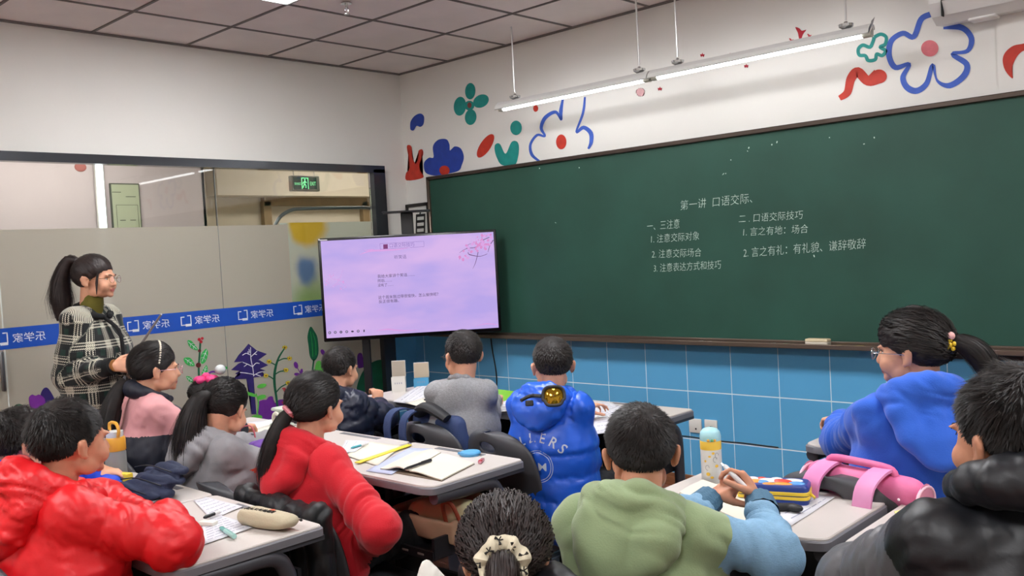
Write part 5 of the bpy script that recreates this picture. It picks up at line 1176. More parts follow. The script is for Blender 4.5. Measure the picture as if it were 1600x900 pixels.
# --- boy in the green and blue hoodie
hl_, hr_ = on_z(1113, 777, .865), on_z(1186, 780, .86)
J = person('person', 'boy in sage green hoodie with light blue knitted sleeves, holding a white pen', on_y(1000, 707, -3.03), D2(-44), .08, tyaw=D2(-20), s=.95, vox=.0045,
           larm=(on_z(1072, 815, .83), hl_), rarm=(on_z(1208, 862, .80), hr_), hand_dir=(CR*.85+CU*.42+CF*.25, -CR*.42+CU*.75+CF*.45), palm=(V3(.1, .25, -.9), -CR*.85-CU*.35+CF*.2), curl=(.42, .62), sh=.128, neckback=.06, skin=SKIN2)
PEOPLE['green'] = J; M_gh = mat('hoodie_sage', '93a67c', .9, bump=.2, bscale=240, sheen=.2); M_kn = mat('knit_blue', '86b0cf', .85, bump=.55, bscale=180, var=.06, vscale=60, stretch=(1, 1, 3)); M_cf = mat('cuff_blue', '4f7690', .85, bump=.6, bscale=160)
b = {**torso(J, .125, .138), **sleeves(J, .064, .064, .042, short=.058)}
garment(([('sleeve_l', M_kn, lambda c, n_, s_: (n_ == 'sleeve_l') & (s_ > .075)), ('sleeve_r', M_kn, lambda c, n_, s_: (n_ == 'sleeve_r') & (s_ > .075)), ('hoodie', M_gh, None)], J['root']), b, .0058, 6, 'fleece', 1.1, seed=111, snap=(('sleeve_l', .075), ('sleeve_r', .075)))
hood(J, M_gh, drop=.14, w_=.125, d_=.05, r=.030, amp=1., seed=112, z=.05, vox=.006, rollr=.075, shift=-.03)
for k_ in 'LR':
    w_, e_ = J['wr'+k_], J['el'+k_]; d = nrm(w_-e_); P = [w_-d*(.062-.007*i) for i in range(9)]; F_ = frame_of(d); mb = MB(); V = []; n_ = 48
    for i, p in enumerate(P):
        for j in range(n_): a = j*2*math.pi/n_; r_ = (.040-.0007*i)*(1+.022*(1 if j % 4 < 2 else -1)); V.append(p+F_@V3(r_*math.cos(a), r_*math.sin(a), 0))
    mb.add(V, [(i*n_+j, i*n_+(j+1) % n_, (i+1)*n_+(j+1) % n_, (i+1)*n_+j) for i in range(8) for j in range(n_)]+[tuple(range(8*n_, 9*n_))]); mb.build('cuff', M_cf, J['root'])
trousers(J, M_tr2); shoes(J, M_shoe_w); hair_cap(J['root'], J['H'], J['R'], J['s'], 'short', .010, HAIR, n=8000, length=.016, wid=.0010, seed=30, messy=.22, whorl=(.15, -.55, .8))

# --- girl in the royal blue hoodie
J = person('person', 'girl in royal blue hooded sweatshirt, ponytail with yellow star clip, below the board', on_y(1424, 549, -1.93), D2(-92), .02, tyaw=D2(-38), s=1.0, vox=.006, hip=on_y(1424, 549, -1.90)+V3(0, .02, 0),
           larm=(on_y(1316, 690, -1.74), on_z(1312, 655, .80)), rarm=(V3(4.86, -1.86, .78), V3(4.75, -1.62, .81)), hand_dir=(V3(-.75, .35, -.1), None), palm=(V3(0, 0, -1), None), curl=(.45, .5), sh=.132, shz=-.185, neckback=.06, skin=SKIN)
PEOPLE['bluegirl'] = J; M_bh = mat('hoodie_royal', '2b62cf', .9, bump=.22, bscale=240, sheen=.2)
b = {**torso(J, .132, .150, wide=1.15), **sleeves(J, .072, .074, .05, short=.04)}
garment(([('hoodie', M_bh, None)], J['root']), b, .0065, 6, 'fleece', 1.35, seed=121); hood(J, M_bh, drop=.18, w_=.135, d_=.045, r=.03, amp=.7, seed=122, z=.065, vox=.0065, rollr=.085)
trousers(J, M_tr, 1.1); shoes(J, M_shoe_w); tie_ = (-.01, -.108, .02)
hair_cap(J['root'], J['H'], J['R'], J['s']*1.03, 'fringe', .016, HAIR, tie=tie_, n=5200, wid=.0012, seed=31); T0 = g(J, tie_); bk = J['R']@V3(0, -1, 0)
tail(J['root'], [T0, T0+bk*.035+V3(0, 0, .006), T0+bk*.075+V3(0, 0, -.02), T0+bk*.105+V3(0, 0, -.07), T0+bk*.11+V3(0, 0, -.13)], [.016, .030, .038, .034, .014], HAIR, n=1200, seed=64, fly=.06)
ring(J, T0+bk*.01, bk, .021, .006, M_band_b, 'hair_tie'); sc_ = MB(); c = T0+bk*.012+J['R']@V3(-.02, 0, .012)*1.
for a in range(5): sc_.ell(c+V3(.013*math.sin(a*1.257), -.004, .013*math.cos(a*1.257)-.008), (.007, .006, .007), None, 8, 6)
sc_.ell(c+V3(0, -.006, -.008), (.008, .006, .008), None, 8, 6); sc_.build('star_clip', mat('clip_yellow', 'e8c22c', .4), J['root']); MB().ell(c+V3(.002, -.002, .018), (.012, .009, .012)).build('pink_bobble', mat('clip_pink', 'eeb8b4', .4), J['root'])
glasses(J, mat('frame_silver', 'b8bcc0', .2, metal=.8)); d = nrm(J['wrL']-J['elL'])
MB().tube([J['wrL']-d*.012, J['wrL']+d*.012], [.027, .026], 18).build('wristband', M_band_b, J['root'])

# --- boy at the right edge
J = person('person', 'boy at the right edge in black puffer coat with grey sleeves', on_y(1574, 684, -2.99), D2(-63), .06, tyaw=D2(-30), s=1.0, vox=.0055,
           larm=(on_z(1338, 915, .79), V3(4.92, -2.74, .80)), rarm=(V3(5.35, -2.88, .84), V3(5.22, -2.66, .82)), sh=.14, shz=-.17, neckback=.06, skin=SKIN2, curl=(.5, .5))
PEOPLE['right'] = J; M_kb = mat('puffer_black', '15171c', .45, spec=.5, bump=.1, bscale=110); M_gg = mat('puffer_grey', '5e5e62', .42, spec=.5, bump=.1, bscale=110)
b = {**torso(J, .148, .158), **sleeves(J, .076, .078, .058)}
garment(([('sleeve_l', M_gg, lambda c, n_, s_: (n_ == 'sleeve_l') & (s_ > .05)), ('sleeve_r', M_gg, lambda c, n_, s_: (n_ == 'sleeve_r') & (s_ > .05)), ('jacket', M_kb, None)], J['root']), b, .0065, 5, 'smooth_puffer', .8, .13, seed=131, seams=True)
collar(J, M_kb, 'collar', .026, .088, .022, z=.045, vox=.0065, style='smooth_puffer', amp=.7, seed=132, open_=.5)
trousers(J, M_tr); shoes(J, M_shoe); hair_cap(J['root'], J['H'], J['R'], J['s'], 'short', .018, HAIR, n=9000, length=.026, wid=.0010, seed=32, messy=.4)

# --- child at the bottom edge
J = person('person', 'child at the bottom edge, only dark hair and a cream scrunchie in view', at_depth(790, 872, 1.92), D2(-42), .30, tyaw=D2(-62), s=1.0, vox=.007, hipz=.40, shz=-.165, neckback=.08)
PEOPLE['bottom'] = J; b = {**torso(J, .15, .16), **sleeves(J, .08, .07, .05)}; garment(([('jacket', mat('coat_cream', 'cfc8b8', .8, bump=.2), None)], J['root']), b, .009, 5, 'fleece', 1., seed=141)
tie_ = (0.0, -.108, -.005); hair_cap(J['root'], J['H'], J['R'], J['s']*1.02, 'girl', .012, HAIR_B, tie=tie_, n=7500, wid=.0014, seed=33, messy=.3, fluff=1.7)
T0 = g(J, tie_); c = T0+J['R']@V3(0, -.025, .0); scm = bpy.data.materials.new('scrunchie_cream'); MATS['scrunchie_cream'] = scm
scm.use_nodes = True; scm.node_tree.nodes['Principled BSDF'].inputs['Base Color'].default_value = lin('d9cfb4'); scm.node_tree.nodes['Principled BSDF'].inputs['Roughness'].default_value = .8
bk = J['R']@V3(0, -1, 0); F_ = frame_of(bk); mb = MB(); V = []; na, nb_ = 60, 14
for i in range(na):
    a = i*2*math.pi/na; rr_ = .018*(1+.16*math.sin(a*7)+.08*math.sin(a*13+1)); R_ = .036*(1+.04*math.sin(a*5))
    for j in range(nb_): q = j*2*math.pi/nb_; V.append(c+F_@V3((R_+rr_*math.cos(q))*math.cos(a), (R_+rr_*math.cos(q))*math.sin(a), rr_*math.sin(q)+.003*math.sin(a*9)))
mb.add(V, [(i*nb_+j, i*nb_+(j+1) % nb_, ((i+1) % na)*nb_+(j+1) % nb_, ((i+1) % na)*nb_+j) for i in range(na) for j in range(nb_)]); mb.build('scrunchie', scm, J['root'])
bw = MB()
for i in range(9):
    a = i*.7+.3; q = 1.15+.5*(i % 2); p = c+F_@V3((.036+.019*math.cos(q))*math.cos(a), (.036+.019*math.cos(q))*math.sin(a), .0197*math.sin(q)); nn_ = nrm(F_@V3(math.cos(q)*math.cos(a), math.cos(q)*math.sin(a), math.sin(q))); Fb = frame_of(nn_)@rotz(i*1.1)
    for sg in (-1, 1): bw.tube([p, p+Fb@V3(sg*.005, .001, 0), p+Fb@V3(sg*.009, .003, 0)], [.0008, .0022, .0035], 5, flat=1); bw.tube([p, p+Fb@V3(sg*.004, -.008, 0)], [.0012, .0012], 5)
bw.build('printed_bows', mat('bow_ink', '16120f', .7), J['root'])
tail(J['root'], [c, c+bk*.03+V3(0, 0, -.02), c+bk*.05+V3(0, 0, -.09), c+bk*.04+V3(0, 0, -.18)], [.03, .038, .035, .01], HAIR_B, n=500, seed=65); trousers(J, M_tr2, vox=.013); shoes(J, M_shoe_w)

# --- the teacher
PL = bpy.data.materials.new('plaid_wool'); MATS['plaid_wool'] = PL; PL.use_nodes = True; nt = PL.node_tree; n = nt.nodes; L = nt.links; bs = n['Principled BSDF']; bs.inputs['Roughness'].default_value = .95; bs.inputs['Sheen Weight'].default_value = .2
at = n.new('ShaderNodeAttribute'); at.attribute_name = 'cloth'; sx = n.new('ShaderNodeSeparateXYZ'); L.new(at.outputs['Vector'], sx.inputs[0])
def mth(op, a, b_=None, c_=None):
    k_ = n.new('ShaderNodeMath'); k_.operation = op
    for i, x in enumerate((a, b_, c_)):
        if x is None: continue
        if isinstance(x, (int, float)): k_.inputs[i].default_value = x
        else: L.new(x, k_.inputs[i])
    return k_.outputs[0]
def band_(x, per, duty, ph=0.): return mth('LESS_THAN', mth('FRACT', mth('ADD', mth('DIVIDE', x, per), ph)), duty)
u_x, v_x = sx.outputs[0], sx.outputs[1]
gu, gv = band_(u_x, .105, .42, .1), band_(v_x, .105, .42, .3); fu, fv = band_(u_x, .0145, .5), band_(v_x, .0145, .5)
tw = band_(mth('ADD', u_x, v_x), .0098, .55); tw2 = band_(mth('SUBTRACT', u_x, v_x), .0098, .55)
msk = mth('MAXIMUM', mth('MULTIPLY', mth('MULTIPLY', gu, fu), tw), mth('MULTIPLY', mth('MULTIPLY', gv, fv), tw2)); both = mth('MULTIPLY', mth('MULTIPLY', gu, gv), tw); msk = mth('MAXIMUM', msk, mth('MULTIPLY', both, .75))
gr = mth('MULTIPLY', band_(u_x, .105, .25, .45), band_(v_x, .105, .3, .6))
mA = n.new('ShaderNodeMix'); mA.data_type = 'RGBA'; mA.inputs[6].default_value = lin('0d1112'); mA.inputs[7].default_value = lin('0d2c24'); L.new(gr, mA.inputs[0])
mB_ = n.new('ShaderNodeMix'); mB_.data_type = 'RGBA'; L.new(mA.outputs[2], mB_.inputs[6]); mB_.inputs[7].default_value = lin('d6d2be'); L.new(msk, mB_.inputs[0]); L.new(mB_.outputs[2], bs.inputs['Base Color'])
bm_ = n.new('ShaderNodeBump'); bm_.inputs['Strength'].default_value = .6; bm_.inputs['Distance'].default_value = .004; L.new(msk, bm_.inputs['Height']); L.new(bm_.outputs[0], bs.inputs['Normal'])
TD = 4.72
Ht = at_depth(150, 436, TD)
J = person('person', 'teacher in black and cream plaid jacket and olive turtleneck, holding a pointer stick', Ht, D2(52), .02, tyaw=D2(62), s=1.04, stand=True, hip=Ht-nrm(V3(.9, .4, 0))*.03, hipz=.84, sh=.135, shz=-.20, neckback=.045, vox=.006,
           rarm=(at_depth(107, 588, 4.62), at_depth(176, 572, 4.50)), larm=(at_depth(196, 590, 4.86), at_depth(200, 566, 4.66)), hand_dir=(V3(.2, -.4, .1), V3(.75, .65, .05)), palm=(V3(.3, -.5, -.5), V3(-.5, .6, -.3)), curl=(1.0, 1.05), handscale=1.0, skin=SKIN)
PEOPLE['teacher'] = J; b = {**torso(J, .132, .148, hem=-.06, wide=1.1), **sleeves(J, .070, .074, .056, short=.05)}
garment(([('jacket', PL, None)], J['root']), b, .0075, 5, 'fleece', .8, seed=151)
M_rib = mat('rib_black', '0f1012', .9, bump=.4, bscale=90)
hp_ = J['hip']+V3(0, 0, .05); MB().tube([hp_-V3(0, 0, .06), hp_-V3(0, 0, .0)], [.18, .195], 28, flat=.8).build('hem_band', M_rib, J['root'])
for k_ in 'LR': cuff(J, k_, M_rib, .046, .055)
nk = J['neck']; nh = J['H']+J['R']@V3(0, -.022, -.085)*J['s']; garment(([('turtleneck', mat('knit_olive', '6b6420', .85, bump=.4, bscale=140), None)], J['root']), {'n': [(nk-V3(0, 0, .02), .062), (nk*.45+nh*.55-V3(0, 0, .012), .056)], 'm': [(nk*.5+nh*.5-V3(0, 0, .012), .054), (nh-V3(0, 0, .012), .053)]}, .005, 4, 'knit', .4, seed=152, k=.006)
collar(J, M_rib, 'collar', .016, .078, .008, z=-.012, vox=.006, amp=.4, seed=153, open_=.35)
# front edge with buttons
fd_ = J['fw']; n0 = J['neck']; fe = [n0+fd_*.085-V3(0, 0, .05), n0+fd_*.165-V3(0, 0, .12), n0+fd_*.18-V3(0, 0, .25), n0+fd_*.175-V3(0, 0, .42)]
MB().tube(smooth_path(fe, 4), .010, 8).build('front_placket', M_rib, J['root'])
trousers(J, M_tr, 1.0, vox=.012, pel=.11); shoes(J, M_shoe); tie_ = (-.008, -.092, .088)
hair_cap(J['root'], J['H'], J['R'], J['s'], 'girl', .012, HAIR_B, tie=tie_, n=4200, wid=.0013, seed=34, messy=.2); T0 = g(J, tie_); bk = J['R']@V3(0, -1, 0)
tail(J['root'], [T0, T0+bk*.05+V3(0, 0, .01), T0+bk*.10+V3(0, 0, -.08), T0+bk*.11+V3(0, 0, -.19), T0+bk*.10+V3(0, 0, -.30)], [.016, .030, .045, .062, .045], HAIR_B, n=1300, seed=66, fly=.09)
ring(J, T0+bk*.006, bk, .018, .005, mat('tie_grey', '55555c'), 'hair_tie'); glasses(J, mat('frame_gold', 'c8a878', .25, metal=.8), thick=.001)
a = g(J, (.072, .045, -.02)); MB().tube([g(J, (.07, .05, .03)), g(J, (.076, .045, -.02)), g(J, (.072, .04, -.075))], [.006, .007, .002], 8).build('side_lock', HAIR_B, J['root'])
hd_ = J['wrR']+nrm(V3(.75, .65, .05))*.075; tipp = at_depth(252, 491, 4.35)
sd_ = nrm(tipp-hd_); tag(MB().cyl(hd_-sd_*.06, hd_+sd_*.55 if 0 else tipp, .008, .005, n=8).build('pointer_stick', mat('stick_grey', '8a8786', .4)), 'thin grey pointer stick in the teacher\'s right hand', 'pointer')
MB().tube([J['wrR']+nrm(J['wrR']-J['elR'])*.012+V3(0, 0, 0), J['wrR']+nrm(J['wrR']-J['elR'])*.018], [.031, .030], 16).build('bead_bracelet', mat('beads', '8a5a2c', .3), J['root'])
# ================================================================ DESKS, CHAIRS
M_top = mat('desk_top', 'c8c1bb', .38, spec=.5, var=.02, vscale=5); M_rim = mat('desk_rim', '77767c', .5); M_leg = mat('steel_grey', '4a4a50', .45, metal=.3); M_tray = mat('tray_black', '17171b', .5)
M_groove = mat('pencil_groove', '6b6b70', .5)
DT = .75
def make_desk(label, light_rim=False):
    """0.62 wide, 0.45 deep; origin on the floor below the middle of the far edge, near edge at -y"""
    t = thing('school_desk', label, 'desk'); W2, Dp = .308, .455
    O = [(-W2, 0), (-W2, -Dp+.01), (-W2+.05, -Dp-.012), (W2-.05, -Dp-.012), (W2, -Dp+.01), (W2, 0)]
    MB().slab([(x*1.0, y) for x, y in O][::1], DT-.030, DT-.006, b=.004, rnd=.022).build('edge_rim', M_rim, t, sharp=35)
    MB().slab([(x*.982, y*.975-.005) for x, y in O], DT-.012, DT, b=.003, rnd=.02).build('table_top', M_top, t, sharp=35)
    MB().bbox((.0, -.035, DT+.0005), (.26, .026, .002), .0008, 1).build('pencil_groove', M_groove, t)
    tb = MB(); z0, z1 = .49, .50; tb.box((0, -.24, z0), (.52, .36, .008)); tb.box((0, -.42, z0+.012), (.52, .012, .03)); tb.box((0, -.065, z0+.07), (.52, .012, .14))
    for s_ in (-1, 1): tb.box((s_*.258, -.24, z0+.035), (.012, .36, .07))
    tb.build('book_tray', M_tray, t, smooth=False)
    sl = MB()
    for i in range(6): sl.box((-.2+.08*i, -.4275, z0+.012), (.03, .002, .006))
    sl.build('tray_slots', mat('slot_light', '8d8880', .5), t, smooth=False)
    for s_ in (-1, 1):
        x = s_*.285
        MB().tube(smooth_path([(x, -.43, DT-.045), (x, -.30, DT-.05), (x, -.17, DT-.055), (x, -.125, DT-.10), (x, -.115, DT-.2), (x, -.115, .04)], 4), .023, 10, flat=1.).build('leg', M_leg, t)
        MB().tube([(x, -.44, .03), (x, -.42, .032), (x, .02, .032), (x, .04, .03)], .021, 10).build('foot', M_leg, t)
        MB().box((x, -.2, DT-.038), (.03, .40, .014)).build('side_rail', M_leg, t, smooth=False)
    MB().cyl((-.285, -.115, .3), (.285, -.115, .3), .012, n=8).build('crossbar', M_leg, t)
    return t
desks = [
 (3.005, -1.215, 'front row desk on the right with loose worksheets hanging over its edge'), (2.385, -1.215, 'front row desk with the green folder, between grey and blue boys'), (1.765, -1.215, 'front row desk below the screen with the two open boxes'),
 (2.985, -2.335, 'middle row desk with open notebook and black pen'), (2.365, -2.335, 'middle row desk with the yellow ruler'), (1.745, -2.335, 'middle row desk with the tape dispenser'),
 (3.025, -3.235, 'near desk with the beige pencil case, under red sleeves'), (2.405, -3.235, 'near left desk with the navy pouch and grey bottle'),
 (4.24, -2.165, 'right side desk with the bottle and the blue and yellow pencil case'), (4.885, -2.165, 'desk at the right edge with a yellow notepad'), (4.335, -1.19, 'desk beyond the blue hoodie girl, only its corner in view'), (4.96, -1.19, 'front desk beside the blue hoodie girl, hidden behind her')]
d0 = None; DESK = []
for x, y, lb in desks:
    if d0 is None: d0 = make_desk(lb); o = d0
    else: o = dup(d0)
    o.location = (x, y, 0); o['label'] = lb; o['group'] = 'school desks'; DESK.append(o)

M_ch = mat('chair_plastic', '4b4c50', .42, spec=.45, bump=.08, bscale=400)
def make_chair(label, lb_m=M_ch):
    """origin on the floor below the seat centre, sitter faces +y"""
    t = thing('school_chair', label, 'chair'); A, B = 40, 46; zs = np.linspace(0, 1, B); us = np.linspace(-1, 1, A); G_ = np.zeros((B, A, 3))
    HF = lambda v: (.165+.055*math.sin(math.pi*.5*min(1, v/.45)))*(1-max(0, (v-.42)/.58)**3.4)**(1/2.6)
    zs = 1-(1-zs)**1.35; zs[-1] = .9995
    for i, v in enumerate(zs):
        z = .455+.355*v; half = HF(v)
        for j, u in enumerate(us):
            G_[i, j] = (u*half, -.185-.075*v+.055*abs(u)**2.2, z)
    P = G_.reshape(-1, 3).copy(); f = [(i*A+j, i*A+j+1, (i+1)*A+j+1, (i+1)*A+j) for i in range(B-1) for j in range(A-1)]
    uv = np.array([(u, v) for v in zs for u in us]); cen = np.array([uv[list(q)].mean(0) for q in f])
    hole = ((cen[:, 0]/.25)**2+((cen[:, 1]-.83)/.062)**2) < 1
    slot = np.zeros(len(f), bool)
    for k_ in range(5):
        c = -.5+.25*k_; slot |= (np.abs(cen[:, 0]-c-.15*(cen[:, 1]-.25)) < .035) & (np.abs(cen[:, 1]-.25) < .13)
    # pull the hole's rim onto an oval
    rim = set(i for q, h_ in zip(f, hole) if h_ for i in q) & set(i for q, h_ in zip(f, hole) if not h_ for i in q)
    for i in rim:
        a = math.atan2((uv[i, 1]-.83)/.062, uv[i, 0]/.25); u, v = .25*math.cos(a), .83+.062*math.sin(a); z = .455+.355*v
        half = HF(v); P[i] = (u*half, -.185-.075*v+.055*abs(u)**2.2, z)
    ff = [q for q, h_, s_ in zip(f, hole, slot) if not h_ and not s_]
    me = bpy.data.meshes.new('backrest'); me.from_pydata(P.tolist(), [], ff); me.polygons.foreach_set('use_smooth', [True]*len(me.polygons)); me.materials.append(M_ch); o = bpy.data.objects.new('backrest', me); COL.objects.link(o); o.parent = t
    md = o.modifiers.new('thickness', 'SOLIDIFY'); md.thickness = .008
    S_ = np.zeros((12, 20, 3))
    for i, v in enumerate(np.linspace(0, 1, 12)):
        y = -.19+.40*v; z = .445+.02*(1-v)**3+.012*0-.03*max(0, v-.8)*5*max(0, v-.8)*5*.5
        for j, u in enumerate(np.linspace(-1, 1, 20)): S_[i, j] = (u*(.165+.045*math.sin(math.pi*min(1, .2+v*.8)*.5)), y, z+.012*abs(u)**3)
    MB().sheet(S_, .009).build('seat', M_ch, t)
    for s_ in (-1, 1):
        MB().tube(smooth_path([(s_*.15, .17, .43), (s_*.19, .2, .2), (s_*.2, .21, .012)], 3), .0115, 8).build('leg', M_leg, t)
        MB().tube(smooth_path([(s_*.15, -.15, .43), (s_*.19, -.2, .2), (s_*.2, -.22, .012)], 3), .0115, 8).build('leg', M_leg, t)
        MB().cyl((s_*.15, -.15, .432), (s_*.15, .17, .432), .0115, n=8).build('seat_rail', M_leg, t)
    return t
def at_hip(k_, dy=.03, yaw=0.):
    J = PEOPLE[k_]; p = J['hip']+J['fw']*dy; return (p[0], p[1], yaw)
ch = [('blue', (3.06, -2.02, D2(-8)), 'dark grey plastic chair under the boy in the blue puffer coat'), ('grey', (2.64, -2.03, D2(-2)), 'dark grey plastic chair with the navy backpack on its back'), ('navy', at_hip('navy'), 'plastic chair under the boy in the navy coat'),
      ('redgirl', (3.0, -2.91, D2(-3)), 'plastic chair with a black coat over its back, behind the beige pencil case'), ('greygirl', (2.50, -2.92, D2(-4)), 'plastic chair behind the grey jacket girl, only its curved top in view'), ('headband', at_hip('headband'), 'plastic chair under the girl with the headband'),
      ('redboy', at_hip('redboy'), 'plastic chair under the boy in the red coat'), ('bluejacket', at_hip('bluejacket'), 'plastic chair under the half hidden boy in blue'), ('green', (4.28, -3.08, D2(-4)), 'plastic chair with a black coat, under the boy in the green hoodie'),
      ('bluegirl', (4.41, -2.0, D2(-6)), 'dark plastic chair with the pink bag strapped to its back'), ('right', at_hip('right'), 'plastic chair under the boy at the right edge'), ('bottom', at_hip('bottom'), 'plastic chair under the child at the bottom edge'), ('bow', at_hip('bow'), 'plastic chair under the child with the pink flower clip')]
c0_ = None; CH = {}
for k_, (x, y, r_), lb in ch:
    if c0_ is None: c0_ = make_chair(lb); o = c0_
    else: o = dup(c0_)
    o.location = (x, y, 0 if k_ != 'bow' else -.0); o.rotation_euler = (0, 0, r_); o['label'] = lb; o['group'] = 'school chairs'; CH[k_] = o
    if k_ in ('redgirl', 'greygirl'): o.scale = (1, 1, .92)
def chair_pt(k_, x, y, z):
    o = CH[k_]; return np.array(o.location)+rotz(o.rotation_euler[2])@V3(x, y, z)
# ---------------------------------------------------------------- coats hung on chair backs
def coat_on(k_, label, m, w_=.25, drop=.42, seed=5, zt=.80, th=.045):
    c = [chair_pt(k_, x, -.255, zt) for x in (-w_*.8, 0, w_*.8)]; base = chair_pt(k_, 0, -.28, .0)
    t = thing('hung_coat', label, 'coat', base, keep=True); ex = CH[k_].rotation_euler[2]; bk = rotz(ex)@V3(0, -1, 0); rt = rotz(ex)@V3(1, 0, 0)
    b = {'shoulder': [(c[0]+bk*.005, th*.95), (c[1], th), (c[2]+bk*.01, th*.95)]}
    for i, x in enumerate((-.9, -.45, 0, .45, .9)):
        b['fall%d' % i] = [(c[1]+rt*w_*x*.95+bk*.005, th), (c[1]+rt*w_*x+bk*.015-V3(0, 0, drop), th*1.05)]
    b['arm'] = [(c[2]+rt*.02, .045), (c[2]+bk*.0+rt*.05-V3(0, 0, drop*.9), .04)]
    garment(([('cloth', m, None)], t), b, .009, 5, 'smooth_puffer', 1.3, .12, seed=seed); return t
M_bc = mat('coat_black', '0f1114', .5, spec=.5, bump=.12, bscale=100)
coat_on('redgirl', 'black padded coat hung over the chair of the red hoodie girl', M_bc, .26, .44, 5, zt=.735, th=.034)
coat_on('green', 'black padded coat hung over the chair of the green hoodie boy', mat('coat_black2', '17181c', .5, bump=.1), .24, .4, 6, zt=.79, th=.05)

# ---------------------------------------------------------------- navy backpack on the grey boy's chair
M_bpk = mat('pack_navy', '2a3c66', .75, bump=.3, bscale=150); M_blk = mat('pack_black', '121318', .6)
t = thing('backpack', 'navy blue backpack with wide straps hung on the grey sweatshirt boy\'s chair', 'backpack', chair_pt('grey', 0, -.2, .5), keep=True); F0 = lambda x, y, z: chair_pt('grey', x, y, z)
v, f = fuse(MB().cap(F0(-.12, -.12, .60), F0(.14, -.12, .60), .075, .075).cap(F0(-.10, -.13, .80), F0(.12, -.13, .79), .045, .045).cap(F0(-.12, -.12, .6), F0(-.10, -.13, .80), .07, .045).cap(F0(.14, -.12, .6), F0(.12, -.13, .79), .07, .045), .008, 5); emit('bag_body', v, f, M_bpk, t)
for x in (-.15, -.045):
    P = smooth_path([F0(x+.03, -.10, .81), F0(x+.01, -.2, .855), F0(x, -.265, .84), F0(x-.005, -.285, .77), F0(x, -.27, .66)], 4); n_ = len(P); rx_ = rotz(CH['grey'].rotation_euler[2])@V3(.022, 0, 0)
    MB().sheet([[p-rx_*1.0, p, p+rx_*1.0] for p in P], .006).build('strap', M_bpk, t)
MB().tube(smooth_path([F0(-.08, -.16, .83), F0(-.0, -.2, .87), F0(.05, -.2, .87), F0(.12, -.18, .83)], 4), [.03, .034, .036, .036, .036, .036, .036, .036, .036, .036, .034, .032, .03], 10, flat=.6).build('back_pad', M_blk, t)
# ---------------------------------------------------------------- pink bag strapped to the blue girl's chair
M_pkb = mat('bag_pink', 'dd6499', .7, bump=.15, bscale=120, var=.10, vscale=9, two='e884ae'); M_trim = mat('bag_trim', 'f6c3d3', .6)
F1 = lambda x, y, z: chair_pt('bluegirl', x, y, z); t = thing('pink_bag', 'pink rolled bag with handle, strapped over a dark chair back', 'bag', F1(0, -.2, .7), keep=True)
v, f = fuse(MB().cap(F1(-.06, -.17, .79), F1(.21, -.17, .775), .043, .043).cap(F1(-.06, -.155, .76), F1(.21, -.155, .745), .046, .046), .006, 4); N, F = normals(v, f); v = v+N*(perlin(v*12, 3)*.004)[:, None]; emit('bag_body', v, f, M_pkb, t)
e0, e1 = F1(.250, -.17, .762), F1(-.100, -.17, .778)
for c_ in (e0, e1):
    ax_ = rotz(CH['bluegirl'].rotation_euler[2])@V3(1, 0, 0); Fr = frame_of(ax_); MB().tube([c_+Fr@V3(.050*math.cos(a), .036*math.sin(a), 0)*1.05 for a in np.linspace(0, 2*math.pi, 21)], .0045, 8, cap=False).build('piping', M_trim, t)
    MB().ell(c_, (.047, .047, .004), Fr, 18, 6).build('end_panel', mat('bag_dull', 'c77d94', .8), t)
MB().tube(smooth_path([F1(-.03, -.175, .826), F1(-.02, -.175, .846), F1(.05, -.175, .846), F1(.15, -.175, .838), F1(.17, -.175, .818)], 4), .011, 10).build('handle', M_pkb, t)
rx_ = rotz(CH['bluegirl'].rotation_euler[2])@V3(.027, 0, 0)
for x in (-.02, .14):
    P = smooth_path([F1(x, -.17, .835), F1(x-.003, -.22, .83), F1(x-.008, -.275, .80), F1(x-.014, -.29, .73), F1(x-.02, -.285, .64)], 4); MB().sheet([[p-rx_, p-rx_*.3, p+rx_*.3, p+rx_] for p in P], .008).build('strap', mat('strap_pink', 'd678ae', .7, var=.15, vscale=6, two='e49cc8'), t)
st = MB(); rr = random.Random(8)
for _ in range(9): c_ = F1(rr.uniform(-.1, .2), -.222, rr.uniform(.76, .80)); st.ell(c_, (.004, .004, .004), None, 6, 5)
st.build('star_spots', mat('spot', 'ffe6ee', .6), t)
